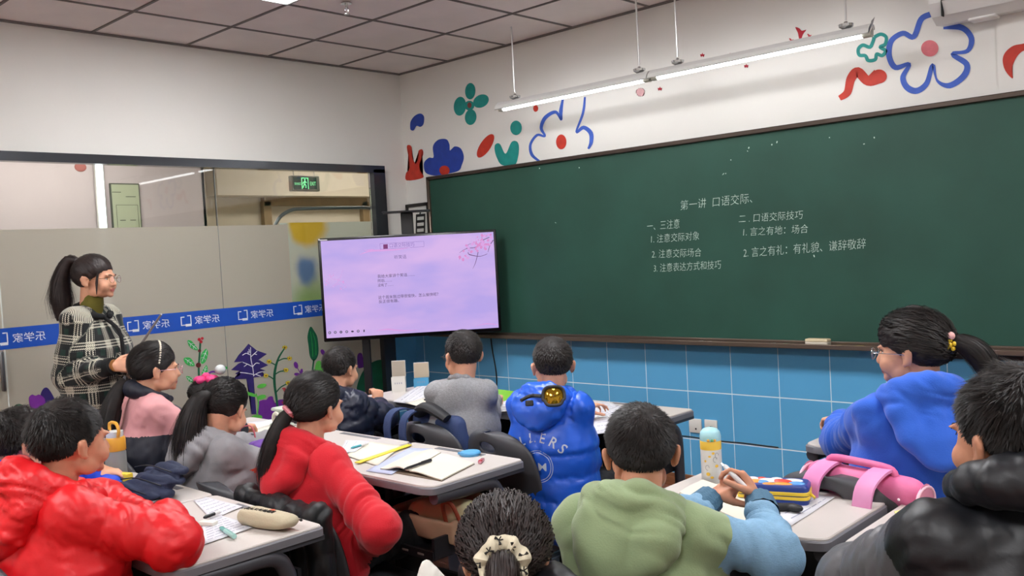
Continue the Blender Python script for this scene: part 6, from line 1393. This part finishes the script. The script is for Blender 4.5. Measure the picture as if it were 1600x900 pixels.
# ================================================================ THINGS ON THE DESKS
M_pap = mat('paper', 'd4d4d9', .75); M_pap2 = mat('paper_cream', 'd9d4c4', .75); M_ink = mat('print_grey', '8f93a6', .8); M_blkp = mat('pen_black', '15161a', .35)
def pz(P, z): return [on_z(a, b, z) for a, b in P]
def quad_sheet(mb, C, z, nu=10, nv=8, wave=.002, th=.0012, curl=None, seed=0):
    a, b, c, d = [q[:2] for q in pz(C, z)]; G_ = np.zeros((nv, nu, 3))
    for i, v in enumerate(np.linspace(0, 1, nv)):
        for j, u in enumerate(np.linspace(0, 1, nu)):
            p = (1-v)*((1-u)*a+u*b)+v*((1-u)*d+u*c); h = z+wave*(1+math.sin(u*5+seed)*math.cos(v*4+seed*2))*.5
            if curl: h += curl(u, v)
            G_[i, j] = (*p, h)
    mb.sheet(G_, th); return G_
def sheet(label, C, z=DT+.002, m=M_pap, lines=6, wave=.002, curl=None, seed=0, name='worksheet', cat='paper', inkm_=M_ink, group=None, body=None):
    t = thing(name, label, cat, np.mean(pz(C, z), axis=0), keep=True, group=group); mb = MB(); G_ = quad_sheet(mb, C, z, wave=wave, curl=curl, seed=seed); mb.build('sheet', m, t, sharp=0)
    if lines:
        ink = MB(); rr = random.Random(seed); a = G_[0, 0]; nv, nu = G_.shape[:2]
        def P_(u, v):
            i, j = v*(nv-1), u*(nu-1); i0, j0 = min(int(i), nv-2), min(int(j), nu-2); fi, fj = i-i0, j-j0
            return (G_[i0, j0]*(1-fi)*(1-fj)+G_[i0+1, j0]*fi*(1-fj)+G_[i0, j0+1]*(1-fi)*fj+G_[i0+1, j0+1]*fi*fj)+V3(0, 0, .0013)
        for k_ in range(lines):
            v = .12+.76*k_/max(1, lines-1); u = .1
            while u < .85:
                e_ = min(.9, u+rr.uniform(.05, .22)); us = np.linspace(u, e_, 4); A_ = [P_(x, v) for x in us]; B_ = [P_(x, min(.98, v+.02)) for x in us]; ink.add(np.vstack([A_, B_]), [(i, i+1, 5+i, 4+i) for i in range(3)]); u = e_+.03
        ink.build('print', inkm_, t, smooth=False)
    return t
def rod_thing(name, label, cat, x0, y0, x1, y1, z, r, m, capm=None, tip=None, group=None, n=10, cap=.25):
    a, b = on_z(x0, y0, z+r), on_z(x1, y1, z+r); t = thing(name, label, cat, (a+b)/2-V3(0, 0, r), keep=True, group=group); d = b-a
    MB().tube([a, a+d*.02, b-d*.12, b-d*.02, b], [r*.7, r, r, r*.6, r*.15], n).build('barrel', m, t)
    if capm is not None: MB().tube([a-d*.01, a+d*cap], [r*1.12, r*1.12], n).build('cap', capm, t); MB().tube([a+d*.02+V3(0, 0, r*1.2), a+d*cap*.8+V3(0, 0, r*1.25)], r*.22, 6).build('clip', capm, t)
    return t
z = DT+.001
# first row
sheet('loose worksheet stack between the open boxes and the grey sweatshirt boy', [(614, 628), (658, 601), (700, 606), (678, 636)], z, wave=.006, seed=1, lines=7)
sheet('slanting worksheet lying on top of that stack, left of the grey sweatshirt', [(630, 628), (672, 600), (706, 612), (664, 634)], z+.008, wave=.006, seed=2, lines=5)
sheet('cream page with a pen beside the grey sweatshirt sleeve', [(634, 630), (676, 618), (690, 630), (660, 637)], z+.014, m=M_pap2, seed=3, lines=2)
rod_thing('pen', 'short black pen by the left sleeve of the grey sweatshirt boy', 'pen', 663, 624.5, 674, 625.5, z+.018, .004, M_blkp)
for (px, py, w_, h_, c, c2, lb) in ((624, 612, .075, .085, 'd4d2cc', 'a49a8c', 'white open carton standing on the front desk, left of the blue one'), (659, 604, .085, .05, '4f9cc4', 'b7a892', 'blue and white open carton standing on the front desk')):
    p = on_z(px, py, DT); rz_ = rotz(.75); t = thing('open_carton', lb, 'box', p, keep=True); mb = MB(); m_ = mat('carton_'+c, c, .6)
    for s_ in (-1, 1): mb.box(p+rz_@V3(s_*w_/2, 0, h_/2), (.002, .045, h_), rz_); mb.box(p+rz_@V3(0, s_*.0225, h_/2), (w_, .002, h_), rz_)
    mb.box(p+V3(0, 0, .002), (w_, .045, .002), rz_); mb.build('carton', m_, t, smooth=False)
    MB().box(p+rz_@V3(0, .026, h_+.042), (w_, .002, .085), rz_@rotx(-.08)).build('lid_inside', mat('carton_inside_'+c2, c2, .8), t, smooth=False)
    MB().box(p+rz_@V3(0, .030, h_+.043), (w_+.004, .002, .090), rz_@rotx(-.08)).build('lid', mat('carton_lid', 'd2d0ca', .6), t, smooth=False)
    mb = MB(); [mb.box(p+rz_@V3(-.018+.012*i, -.0238, h_*.6), (.004, .001, .010), rz_) for i in range(4)]; mb.build('print', M_ink, t, smooth=False)
t = thing('folder', 'lime green plastic folder between the grey and the blue boy', 'folder', on_z(790, 620, z), keep=True); mb = MB(); quad_sheet(mb, [(770, 608), (812, 613), (806, 628), (767, 640)], z+.004, wave=.001, th=.004); mb.build('cover', mat('folder_green', '7fc228', .4), t)
sheet('white worksheet in front of the green folder, left of the blue puffer coat', [(772, 632), (812, 620), (806, 643), (766, 644)], z+.008, wave=.003, seed=4, lines=4)
sheet('flat white sheet right behind the rolled paper, far edge of the desk', [(912, 626), (950, 629), (945, 632), (908, 632)], z, seed=5, lines=0)
sheet('printed worksheet just right of the rolled paper', [(908, 634), (950, 627), (968, 635), (918, 655)], z+.001, seed=6, lines=8)
sheet('printed worksheet in the middle of the right front desk', [(916, 655), (968, 634), (1020, 642), (990, 655)], z+.002, seed=7, lines=9)
def droop(u, v): return -.035*max(0, v-.75)*4*max(0, v-.75)*4
sheet('printed worksheet hanging over the near edge of the right front desk', [(930, 652), (975, 645), (984, 664), (926, 672)], z+.006, seed=8, lines=5, curl=lambda u, v: -.02*max(0, v-.6)*2.5)
sheet('worksheet corner hanging over the desk edge above the sage hoodie boy\'s hair', [(985, 648), (1026, 645), (1032, 662), (1000, 660)], z+.007, seed=9, lines=2, curl=lambda u, v: -.03*max(0, v-.6)*2.5)
a, b = on_z(888, 628, DT+.03), on_z(915, 622, DT+.03); t = thing('rolled_paper', 'white rolled up sheet of paper by the blue puffer shoulder', 'paper', (a+b)/2, keep=True); d = nrm(b-a); Fr = frame_of(d); V = []; n_ = 30
for q in (a, b):
    for i in range(n_): an = i*.42; V.append(q+Fr@V3(math.cos(an), math.sin(an), 0)*(.026-.0004*i))
MB().add(V, [(i, i+1, n_+i+1, n_+i) for i in range(n_-1)]).build('roll', M_pap, t)
tag(MB().bbox(on_z(1003, 634.5, DT+.004), (.10, .03, .008), .002, 1).build('ruler_box', mat('pale_box', 'c9cacb', .6)), 'slim pale box on the far edge of the right front desk', 'box')
# middle row
sheet('cream open exercise page left of the yellow ruler', [(540, 712), (575, 690), (628, 697), (590, 728)], z+.002, m=M_pap2, seed=11, lines=0)
sheet('pale blue sheet under the open notebook', [(572, 736), (640, 700), (676, 702), (612, 742)], z+.001, m=mat('paper_blue', 'b4bdd8', .75), seed=12, lines=0)
sheet('white notebook page behind the red shoulder', [(530, 708), (540, 688), (578, 690), (555, 706)], z+.005, seed=13, lines=3)
rod_thing('gel_pen', 'teal and white gel pen behind the red hoodie girl', 'pen', 574, 693, 548, 700, z+.007, .0045, mat('pen_teal', '4aa3ac', .3), mat('pen_white', 'dcdcdc', .3), cap=.4)
a, b = on_z(558, 723, z+.006), on_z(640, 695, z+.006); t = thing('ruler', 'long yellow ruler lying across the middle desk', 'ruler', (a+b)/2, keep=True); d = b-a; ang_ = math.atan2(d[1], d[0]); Rr = rotz(ang_)
MB().bbox((a+b)/2, (np.linalg.norm(d), .026, .004), .001, 1, R=Rr).build('blade', mat('ruler_yellow', 'ecd63e', .4), t)
mb = MB()
for i in range(28): mb.box(a+d*(i+1)/29+Rr@V3(0, .009, .0023), (.0007, .006 if i % 5 else .009, .0003), Rr)
mb.build('marks', M_blkp, t, smooth=False); MB().cyl(b+V3(0, 0, .0), b+V3(0, 0, .008), .008).build('screw', M_chrome, t)
t = thing('notebook', 'open notebook with blank cream pages and a black pen on top', 'notebook', on_z(670, 728, z), keep=True)
def page(name, C, z0, bend, sd):
    mb = MB(); quad_sheet(mb, C, z0, 14, 10, .001, .004, curl=bend, seed=sd); mb.build(name, M_pap2, t, sharp=30)
page('left_page', [(648, 706), (689, 710), (640, 738), (594, 733)], z+.004, lambda u, v: .012*math.sin(min(1, u*1.1)*2.6)**2*u*2, 1); page('right_page', [(689, 711), (741, 724), (690, 750), (640, 738)], z+.004, lambda u, v: .009*(1-u)*math.sin(u*3+.4), 2)
mb = MB(); quad_sheet(mb, [(646, 706), (742, 725), (690, 752), (590, 734)], z+.0005, th=.002, wave=0); mb.build('cover', mat('cover_brown', '6b5a48', .6), t)
rod_thing('pen', 'black pen lying on the open notebook', 'pen', 673, 719, 631, 733, z+.014, .0048, M_blkp, M_blkp, cap=.45)
p = on_z(735, 711, DT); t = thing('compact_case', 'round sky blue compact case near the desk corner', 'case', p, keep=True); MB().lathe([(.0, 0), (.036, 0), (.039, .004), (.039, .010), (.036, .014), (0, .015)], c=p, n=28).build('lid', mat('case_blue', '5aa7d8', .35), t); MB().lathe([(.0395, .006), (.0402, .0065), (.0402, .008), (.0395, .0085)], c=p, n=28).build('seam', mat('case_seam', '3d7fae', .4), t); MB().box(p+V3(-.035, -.02, .007), (.012, .012, .008)).build('clasp', mat('case_blue', '5aa7d8'), t)
a, b = on_z(748, 724, z+.006), on_z(756, 716, z+.006); t = thing('sharpener', 'small red and clear sharpener beside the sky blue case', 'sharpener', (a+b)/2, keep=True); d = nrm(b-a); an = math.atan2(d[1], d[0])
MB().bbox((a+b)/2, (.052, .014, .01), .003, 2, R=rotz(an)).build('body', mat('clear_pink', 'c98a94', .2), t); MB().bbox((a*.7+b*.3)+V3(0, 0, .002), (.018, .0145, .011), .003, 1, R=rotz(an)).build('blade_box', mat('sharp_red', 'b02a3a', .4), t)
# tape dispenser and things by the grey jacket girl
p = on_z(441, 668, DT); t = thing('tape_dispenser', 'pale green desk pencil holder tape dispenser behind the red girl\'s ponytail', 'stationery', p, keep=True); M_tg = mat('disp_green', 'c3ccc0', .4)
MB().bbox(p+V3(0, 0, .012), (.11, .07, .024), .01, 2).bbox(p+V3(-.0, .01, .085), (.10, .07, .016), .007, 2).bbox(p+V3(-.04, .02, .05), (.014, .04, .07), .004, 2).build('body', M_tg, t)
MB().tube([p+V3(.026*math.cos(a), -.026, .045+.026*math.sin(a)) for a in np.linspace(0, 2*math.pi, 17)], .009, 8, cap=False).build('tape_roll', mat('roll_cream', 'd8d6c8', .5), t); MB().tube([p+V3(.02, -.04, .045), p+V3(.02, .02, .045)], .012, 10).build('spindle', mat('disp_red', 'b0506a', .5), t)
rod_thing('marker', 'black and white marker pen left of the tape dispenser', 'pen', 431, 674, 408, 688, z+.004, .007, M_blkp, mat('pen_white', 'dcdcdc'), cap=.35)
sheet('white sheet on the desk right of the grey jacket girl', [(386, 660), (430, 655), (436, 672), (388, 690)], z, seed=15, lines=0, m=M_pap)
sheet('folded white page under the marker pen', [(392, 672), (428, 662), (446, 674), (398, 694)], z+.004, seed=16, lines=3, m=M_pap2)
c = on_z(384, 690, DT+.06); t = thing('net_pouch', 'small dark grey net pouch with a pink cord, on the grey girl\'s right', 'pouch', c-V3(0, 0, .05), keep=True)
v, f = fuse(MB().ell(c, (.045, .022, .032), rotz(.3)).ell(c+V3(.03, .01, .02), (.018, .014, .016)), .005, 3); N, F = normals(v, f); v = v+N*(perlin(v*60, 2)*.003)[:, None]; emit('net', v, f, mat('net_dark', '3b3b3f', .7, bump=.6, bscale=120), t)
MB().tube(smooth_path([c+V3(-.05, 0, .0), c+V3(-.03, 0, .05), c+V3(.03, .01, .062), c+V3(.055, .01, .02), c+V3(.045, 0, -.02)], 5), .003, 6).build('cord', mat('cord_pink', 'c8606c', .5), t)
c = on_z(408, 703, DT+.035); t = thing('purple_cloth', 'purple cloth bundle between the grey and the red girl', 'cloth', c-V3(0, 0, .035), keep=True)
v, f = fuse(MB().ell(c, (.055, .05, .04), rotz(.5)).ell(c+V3(.03, .02, -.01), (.05, .04, .03)), .006, 3); N, F = normals(v, f); v = v+N*((1-2*np.abs(perlin(v*28, 4)))*.006)[:, None]; emit('folds', v, f, mat('cloth_purple', '6d3fa0', .7), t)
# third row left
p = on_z(184, 757, DT); hb = .185; t = thing('water_bottle', 'grey water bottle with orange cap behind the red coat boy', 'bottle', p, keep=True)
MB().lathe([(0, 0), (.034, 0), (.036, .004), (.036, .115), (.033, .125)], c=p, n=24).build('body', mat('bottle_grey', '8a8d8c', .3), t); MB().lathe([(.036, .124), (.037, .126), (.037, .165), (.033, .172), (0, .173)], c=p, n=24).build('shoulder', mat('bottle_orange', 'e8a83a', .35), t)
MB().lathe([(.03, .172), (.031, .176), (.031, .192), (0, .195)], c=p, n=24).build('lid', mat('lid_white', 'd8dcdc', .3), t); MB().tube(smooth_path([p+V3(.032, .0, .175), p+V3(.04, 0, .2), p+V3(.02, 0, .222), p+V3(-.03, 0, .218), p+V3(-.036, 0, .19)], 4), .006, 8).build('carry_loop', mat('bottle_orange', 'e8a83a'), t)
tag(MB().bbox(on_z(196, 752, DT+.03), (.05, .03, .06), .006, 2, R=rotz(.3)).build('yellow_box', mat('box_yellow', 'e0c23a', .5)), 'small yellow box between the bottle and the navy pouch', 'box')
c = on_z(240, 752, DT+.05); t = thing('navy_pouch', 'open navy blue pencil pouch with zip lying on the near left desk', 'pouch', c-V3(0, 0, .05), keep=True); M_np = mat('pouch_navy', '1a2440', .75, bump=.3, bscale=160)
pm3 = MB()
for (dx, dy, dz, rx_, ry_, rz_, ro) in ((-.01, .045, .022, .10, .05, .030, -.12), (0, .01, .0, .12, .06, .030, -.05), (.0, -.03, -.018, .125, .055, .026, .08), (-.04, -.055, -.028, .10, .04, .020, .15)): pm3.ell(c+V3(dx, dy, dz), (rx_, ry_, rz_), rotz(.15)@roty(ro), 24, 12)
v, f = fuse(pm3, .0045, 2); N, F = normals(v, f); v = v+N*((2*np.abs(perlin((v-c)@rotz(.15)*np.array([9, 30, 34]), 4))-.6)*.010+perlin(v*45, 7)*.003)[:, None]; emit('cloth', v, f, M_np, t)
for dx, dy, dz, l_ in ((0, .0, .052, .1), (0, -.045, .018, .11), (-.02, -.08, -.008, .1)):
    MB().tube(smooth_path([c+V3(dx, dy, dz)+rotz(.15)@V3(x*l_, .004*math.sin(x*9), -.012*x*x) for x in (-1, -.5, 0, .5, 1)], 4), .0022, 6).build('zip', mat('zip_dark', '0c0f18', .4), t)
MB().bbox(c+V3(-.03, -.085, -.03), (.014, .012, .03), .003, 1).build('label_tab', mat('tab_white', 'dcdcd6', .6), t)
sheet('white worksheet peeking out under the navy pouch', [(192, 782), (222, 770), (250, 776), (204, 794)], z+.001, seed=21, lines=3)
sheet('second worksheet left of the folded red sleeves', [(200, 788), (236, 768), (256, 776), (216, 800)], z+.005, seed=22, lines=3)
rod_thing('pen', 'blue pen on the papers by the red boy\'s chin', 'pen', 196, 793, 212, 786, z+.008, .004, mat('pen_blue', '3550a8', .3))
sheet('white worksheet above the correction tape, left of the beige case', [(303, 783), (322, 777), (380, 792), (330, 812)], z+.001, seed=23, lines=6)
sheet('printed worksheet under the teal pen', [(316, 816), (345, 806), (402, 822), (316, 852)], z+.002, seed=24, lines=8)
rod_thing('pen', 'black pen with white clip by the correction tape', 'pen', 342, 800, 318, 809, z+.006, .0055, M_blkp, mat('pen_white', 'dcdcdc'), cap=.3)
tag(MB().bbox(on_z(325, 817, z+.009), (.055, .028, .014), .006, 2, R=rotz(.4)).build('correction_tape', mat('tape_white', 'e6e6dc', .35)), 'white correction tape beside the folded red sleeve', 'stationery')
rod_thing('gel_pen', 'clear teal gel pen lying on the printed worksheet', 'pen', 366, 838, 344, 824, z+.004, .0065, mat('pen_clear_teal', '6fb5ac', .15, spec=.8), mat('pen_clear_teal2', '9fd0c8', .15), cap=.6)
# beige printed pencil case
a, b = on_z(378, 802, DT+.03), on_z(462, 815, DT+.03); c = (a+b)/2; d = b-a; L_ = np.linalg.norm(d); Rr = rotz(math.atan2(d[1], d[0])); t = thing('pencil_case', 'beige soft pencil case with dark printed letters on the near desk', 'pencil case', c-V3(0, 0, .03), keep=True)
v, f = fuse(MB().cap(c-Rr@V3(L_*.36, 0, .002), c+Rr@V3(L_*.36, 0, -.006), .030, .027), .005, 2); q = (v-c)@Rr; q[:, 2] = np.clip(q[:, 2], -.0285, .018)*(1-.45*np.clip(q[:, 0]/(L_*.5), 0, 1)**2); q[:, 1] *= 1.3; v = c+q@Rr.T; N, F = normals(v, f); v = v+N*(perlin(v*26, 5)*.003)[:, None]; emit('cloth', v, f, mat('case_beige', 'b8ad92', .85, bump=.3, bscale=200), t)
mb = MB()
for i in range(7):
    x0_ = -.085+.017*i; q = [c+Rr@V3(x0_+.011*u, -.012+.018*w__, .0192) for u, w__ in ((0, 0), (.2, 1), (.5, .2), (.8, 1), (1, 0), (.4, .5))]; mb.tube(q, .0014, 5)

mb.build('print', mat('ink_dark', '2a2622', .7), t, smooth=False)
mb = MB(); mb.ell(c+Rr@V3(.005, .014, .018), (.010, .007, .002), Rr, 12, 6); mb.build('print', mat('ink_rust', 'b5502c', .7), t, smooth=False)
MB().tube([c+Rr@V3(-L_*.42, .03, .0), c+Rr@V3(L_*.46, .028, -.004)], .0025, 6).build('zip', mat('zip_brown', '7a6a50', .5), t); MB().ell(c+Rr@V3(L_*.47, .027, -.004), (.005, .004, .004)).build('zip_end', M_blkp, t)
# ---------------------------------------------------------------- right desk
p = on_z(1113, 752, DT); t = thing('bottle', 'tall white water bottle with yellow band and pale blue domed lid', 'bottle', p, keep=True)
MB().lathe([(0, 0), (.030, 0), (.0325, .004), (.0325, .105)], c=p, n=28).build('body', mat('bottle_white', 'dfe0dc', .35), t); MB().lathe([(.0328, .104), (.033, .106), (.033, .130), (.0322, .131)], c=p, n=28).build('band', mat('band_yellow', 'efc64a', .35), t)
MB().lathe([(.0322, .130), (.033, .134), (.033, .145), (.030, .157), (.022, .166), (.010, .170), (0, .171)], c=p, n=28).build('lid', mat('lid_blue', 'a9dbe2', .3), t)
dv = nrm(CAM-p)*V3(1, 1, 0); dv = nrm(dv); sv = V3(-dv[1], dv[0], 0); pr = MB(); pr2 = MB()
for (u, zz, a_, b_) in ((-.35, .03, .007, .006), (.2, .095, .005, .004), (-.15, .085, .005, .003), (.5, .055, .006, .005), (-.6, .07, .004, .004), (.0, .02, .006, .004)):
    dr = nrm(dv*math.cos(u)+sv*math.sin(u)); Fr = np.array([nrm(np.cross(V3(0, 0, 1), dr)), V3(0, 0, 1), dr]).T; pr.ell(p+dr*.0327+V3(0, 0, zz), (a_, b_, .0005), Fr, 10, 5)
pr.build('printed_spots', mat('spot_yellow', 'e8bb3c', .5), t)
for (u, zz) in ((.35, .075), (-.4, .05), (.55, .088)):
    dr = nrm(dv*math.cos(u)+sv*math.sin(u)); Fr = np.array([nrm(np.cross(V3(0, 0, 1), dr)), V3(0, 0, 1), dr]).T; pr2.tube([p+dr*.0331+V3(0, 0, zz)+Fr@V3(.006*math.cos(a), .008*math.sin(a), 0) for a in np.linspace(0, 5, 9)], .0006, 5)
pr2.build('printed_lines', mat('line_grey', '7a7c80', .6), t)
for (u, c_) in ((-.2, 'e6a93c'), (.15, '58a06a'), (.4, 'e6a93c')):
    dr = nrm(dv*math.cos(u)+sv*math.sin(u)); MB().ell(p+dr*.0325+V3(0, 0, .135), (.005, .005, .004)).build('lid_sticker', mat('stk'+c_, c_, .5), t)
# hard pencil case
c = on_z(1210, 766, DT+.03); a, b = on_z(1156, 762, DT+.03), on_z(1268, 768, DT+.03); d = b-a; Rr = rotz(math.atan2(d[1], d[0])); L_ = np.linalg.norm(d)*1.0; t = thing('pencil_case', 'navy blue and yellow hard pencil case with cartoon bubbles on its lid', 'pencil case', c-V3(0, 0, .03), keep=True)
def lay(z0, z1, sc_, m_, nm): MB().slab([tuple((c+Rr@V3(x*L_/2*sc_, y*.048*sc_, 0))[:2]) for x, y in ((-1, -1), (1, -1), (1, 1), (-1, 1))], c[2]-.03+z0, c[2]-.03+z1, b=.006 if nm == 'lid' else .002, rnd=.022).build(nm, m_, t, sharp=35)
M_cn, M_cy = mat('case_navy', '27408c', .35), mat('case_yellow', 'e3c33a', .4); lay(0, .017, .97, M_cn, 'base'); lay(.017, .026, 1, M_cy, 'zip_band'); lay(.026, .029, .975, mat('zip_navy', '1a2a5c', .5), 'zip'); lay(.029, .039, 1, M_cy, 'zip_band'); lay(.039, .056, .98, M_cn, 'lid')
for nm, cc, lst in (('orange_print', 'e89a3c', [(-.62, -.2, .026, .018), (.3, -.6, .03, .012), (-.1, -.75, .02, .010)]), ('white_print', 'e8e6ec', [(-.2, .2, .03, .02), (-.75, .5, .02, .014), (.6, .4, .028, .016), (.05, .65, .018, .01)]), ('red_print', 'd8402e', [(.25, .15, .034, .016), (-.45, .6, .014, .01)]), ('blue_print', '5a9ad8', [(.75, -.3, .024, .016), (-.35, -.3, .018, .014)])):
    mb = MB()
    for x, y, rx_, ry_ in lst: mb.ell(c+Rr@V3(x*L_/2*.85, y*.042, .0255), (rx_, ry_, .005), Rr, 16, 8)
    mb.build(nm, mat('pc_'+nm, cc, .35, spec=.6), t)
MB().tube([b+Rr@V3(-.002, -.02, .0), b+Rr@V3(.012, -.03, -.01)], .004, 6).build('zip_pull', M_cy, t)
sheet('white printed sheet on the desk under the pencil case', [(1178, 768), (1240, 768), (1304, 778), (1236, 822)], z+.001, seed=31, lines=6)
t = thing('spiral_notebook', 'open spiral notebook under the sage hoodie boy\'s hands', 'notebook', on_z(1130, 800, z), keep=True); mb = MB(); quad_sheet(mb, [(1062, 772), (1098, 752), (1206, 790), (1168, 822)], z+.006, th=.012, wave=.002); mb.build('pages', M_pap2, t, sharp=30)
mb = MB(); quad_sheet(mb, [(1059, 773), (1098, 750), (1209, 791), (1168, 825)], z+.0005, th=.002, wave=0); mb.build('cover', M_blkp, t)
sp_ = MB(); a, b = on_z(1112, 786, z+.012), on_z(1142, 764, z+.012)
for i in range(14): q = a+(b-a)*i/13; sp_.tube([q+V3(.006*math.cos(w_), 0, .007*math.sin(w_)) for w_ in np.linspace(0, 6.28, 9)], .0009, 5, cap=False)
sp_.build('spiral', mat('wire_dark', '4a4a4c', .3, metal=.8), t)
c = on_z(1224, 793, z+.014); t = thing('black_eraser_sleeve', 'black folded pen sleeve lying behind the knitted cuff', 'stationery', c, keep=True)
v, f = fuse(MB().cap(c-V3(.04, .02, 0), c+V3(.02, .02, 0), .013, .011).ell(c+V3(.03, .012, .0), (.022, .016, .011)), .005, 2); emit('sleeve', v, f, mat('sleeve_black', '17181a', .5), t)
hg = (PEOPLE['green']['wrR']+PEOPLE['green']['wrL'])/2; pa, pb_ = at_depth(1131, 727, 2.27), at_depth(1167, 764, 2.22)
t = thing('white_pen', 'white pen held in the sage hoodie boy\'s hands', 'pen', (pa+pb_)/2, keep=True); dd = nrm(pb_-pa); MB().tube([pa, pa+dd*.006, pb_-dd*.01, pb_], [.004, .0065, .0065, .005], 12).build('barrel', mat('pen_white', 'dcdcdc'), t); MB().tube([pa-dd*.008, pa], [.002, .0042], 8).build('tip', M_chrome, t)
t = thing('notepad', 'small pale yellow notepad on the right edge desk', 'notepad', on_z(1430, 815, z), keep=True)
for i in range(5): MB().slab([tuple(q[:2]) for q in pz([(1400-i*.6, 806+i), (1452, 800), (1460, 812), (1412-i*.6, 828+i*.3)], z)], z+.004*i, z+.004*(i+1)-.0005).build('leaf', mat('pad_cream', 'ece6b4', .7) if i % 2 else mat('pad_yellow', 'e6dc8c', .7), t, smooth=False)
sheet('printed page lying on the yellow notepad', [(1398, 806), (1450, 802), (1458, 812), (1414, 820)], z+.021, seed=33, lines=4, m=mat('pad_page', 'ecebd8', .7))
# ---------------------------------------------------------------- under the middle desk
c = V3(3.08, -2.56, .50); t = thing('tan_bag', 'open tan bag with cream contents in the tray of the middle desk', 'bag', c, keep=True)
v, f = fuse(MB().box(c+V3(.02, 0, .045), (.34, .24, .012)).box(c+V3(.02, .12, .075), (.34, .02, .11)).box(c+V3(.02, -.12, .06), (.34, .02, .075)).box(c+V3(-.15, 0, .065), (.02, .24, .08)).box(c+V3(.19, 0, .065), (.02, .24, .09)), .008, 3); N, F = normals(v, f); v = v+N*(perlin(v*16, 7)*.006)[:, None]; emit('bag_shell', v, f, mat('bag_tan', '9a7c62', .7, bump=.2), t)
v, f = fuse(MB().cap(c+V3(-.06, -.05, .085), c+V3(.15, -.03, .10), .045, .05), .008, 3); N, F = normals(v, f); v = v+N*((1-2*np.abs(perlin(v*18, 8)))*.006)[:, None]; emit('cream_cloth', v, f, mat('cream_cloth', 'c4bd94', .8), t)
MB().tube(smooth_path([c+V3(-.05, -.14, .04), c+V3(-.05, -.145, .0), c+V3(-.045, -.145, -.03)], 4), .004, 6).build('zip_pull', M_chrome, t)
MB().tube(smooth_path([c+V3(.14, -.11, .09), c+V3(.15, -.13, .16), c+V3(.18, -.12, .165), c+V3(.2, -.10, .1)], 5), .007, 8).build('handle', mat('strap_rust', '8a3a20', .6), t)
t = thing('waste_bin', 'pale blue bin on the floor beyond the scrunchie', 'bin', V3(3.02, -2.92, 0)*V3(1, 1, 1), keep=True); q = on_z(728, 838, .30); q = V3(2.93, -2.62, 0) if 0 else V3(q[0], q[1], 0)
t.location = q; ORI[t.name] = q; MB().lathe([(0, .0), (.07, .0), (.085, .28), (.088, .30), (.092, .305), (.092, .318), (.084, .318), (.082, .29), (.068, .02), (0, .02)], c=q, n=28).build('pail', mat('bin_blue', '9cb8e0', .4), t); MB().lathe([(.0885, .285), (.094, .29), (.094, .318), (.0885, .32)], c=q, n=28).build('rim', mat('rim_blue', '8fb0e4', .4), t)
# white cloth at the lower edge
c = at_depth(668, 893, 1.75); t = thing('white_cloth', 'crumpled white cloth peak at the bottom edge left of the dark hair', 'cloth', c-V3(0, 0, .1), keep=True)
v, f = fuse(MB().cap(c+V3(0, 0, .012), c-V3(0, 0, .10), .008, .06).cap(c+V3(.0, 0, .0), c+CR*.04-V3(0, 0, .06), .012, .04), .005, 3); N, F = normals(v, f); v = v+N*((1-2*np.abs(perlin(v*24, 9)))*.006)[:, None]; emit('folds', v, f, mat('cloth_white', 'e2e0d8', .8), t)
# goggles on the blue hood
J = PEOPLE['blue']; c = on_y(865, 619, -2.215); t = thing('goggles', 'goggles with mirrored yellow lens resting on the blue hood', 'goggles', c, keep=True); bk = nrm(CAM-c)*1.0; Rg = np.array([nrm(np.cross(V3(0, 0, 1), bk)), nrm(np.cross(bk, nrm(np.cross(V3(0, 0, 1), bk)))), bk]).T@rotx(-.25)
sh_ = [(.040*math.copysign(abs(math.cos(a))**.6, math.cos(a))*(1 if math.sin(a) > -.3 else .85), .036*math.copysign(abs(math.sin(a))**.75, math.sin(a))) for a in np.linspace(0, 2*math.pi, 33)]
MB().tube([c+Rg@V3(x, y, .004-6*x*x) for x, y in sh_], .006, 8, cap=False).build('rim', mat('goggle_rim', '2b2c30', .4), t)
G_ = [[c+Rg@V3(x*q, y*q, .012*(1-q*q)-6*(x*q)**2) for x, y in sh_] for q in (.02, .35, .65, .98)]; MB().sheet(G_, 0).build('lens', mat('goggle_lens', 'b8902a', .08, metal=.85), t)
MB().tube(smooth_path([c+Rg@V3(-.045, .005, -.01), c+Rg@V3(-.085, .01, -.02), c+Rg@V3(-.12, -.01, -.0)], 4), .007, 8).bbox(c+Rg@V3(-.09, -.022, .0), (.03, .022, .008), .003, 1, R=Rg).build('strap', M_band_b, t)
# back print on the blue puffer
bpy.context.view_layer.update()
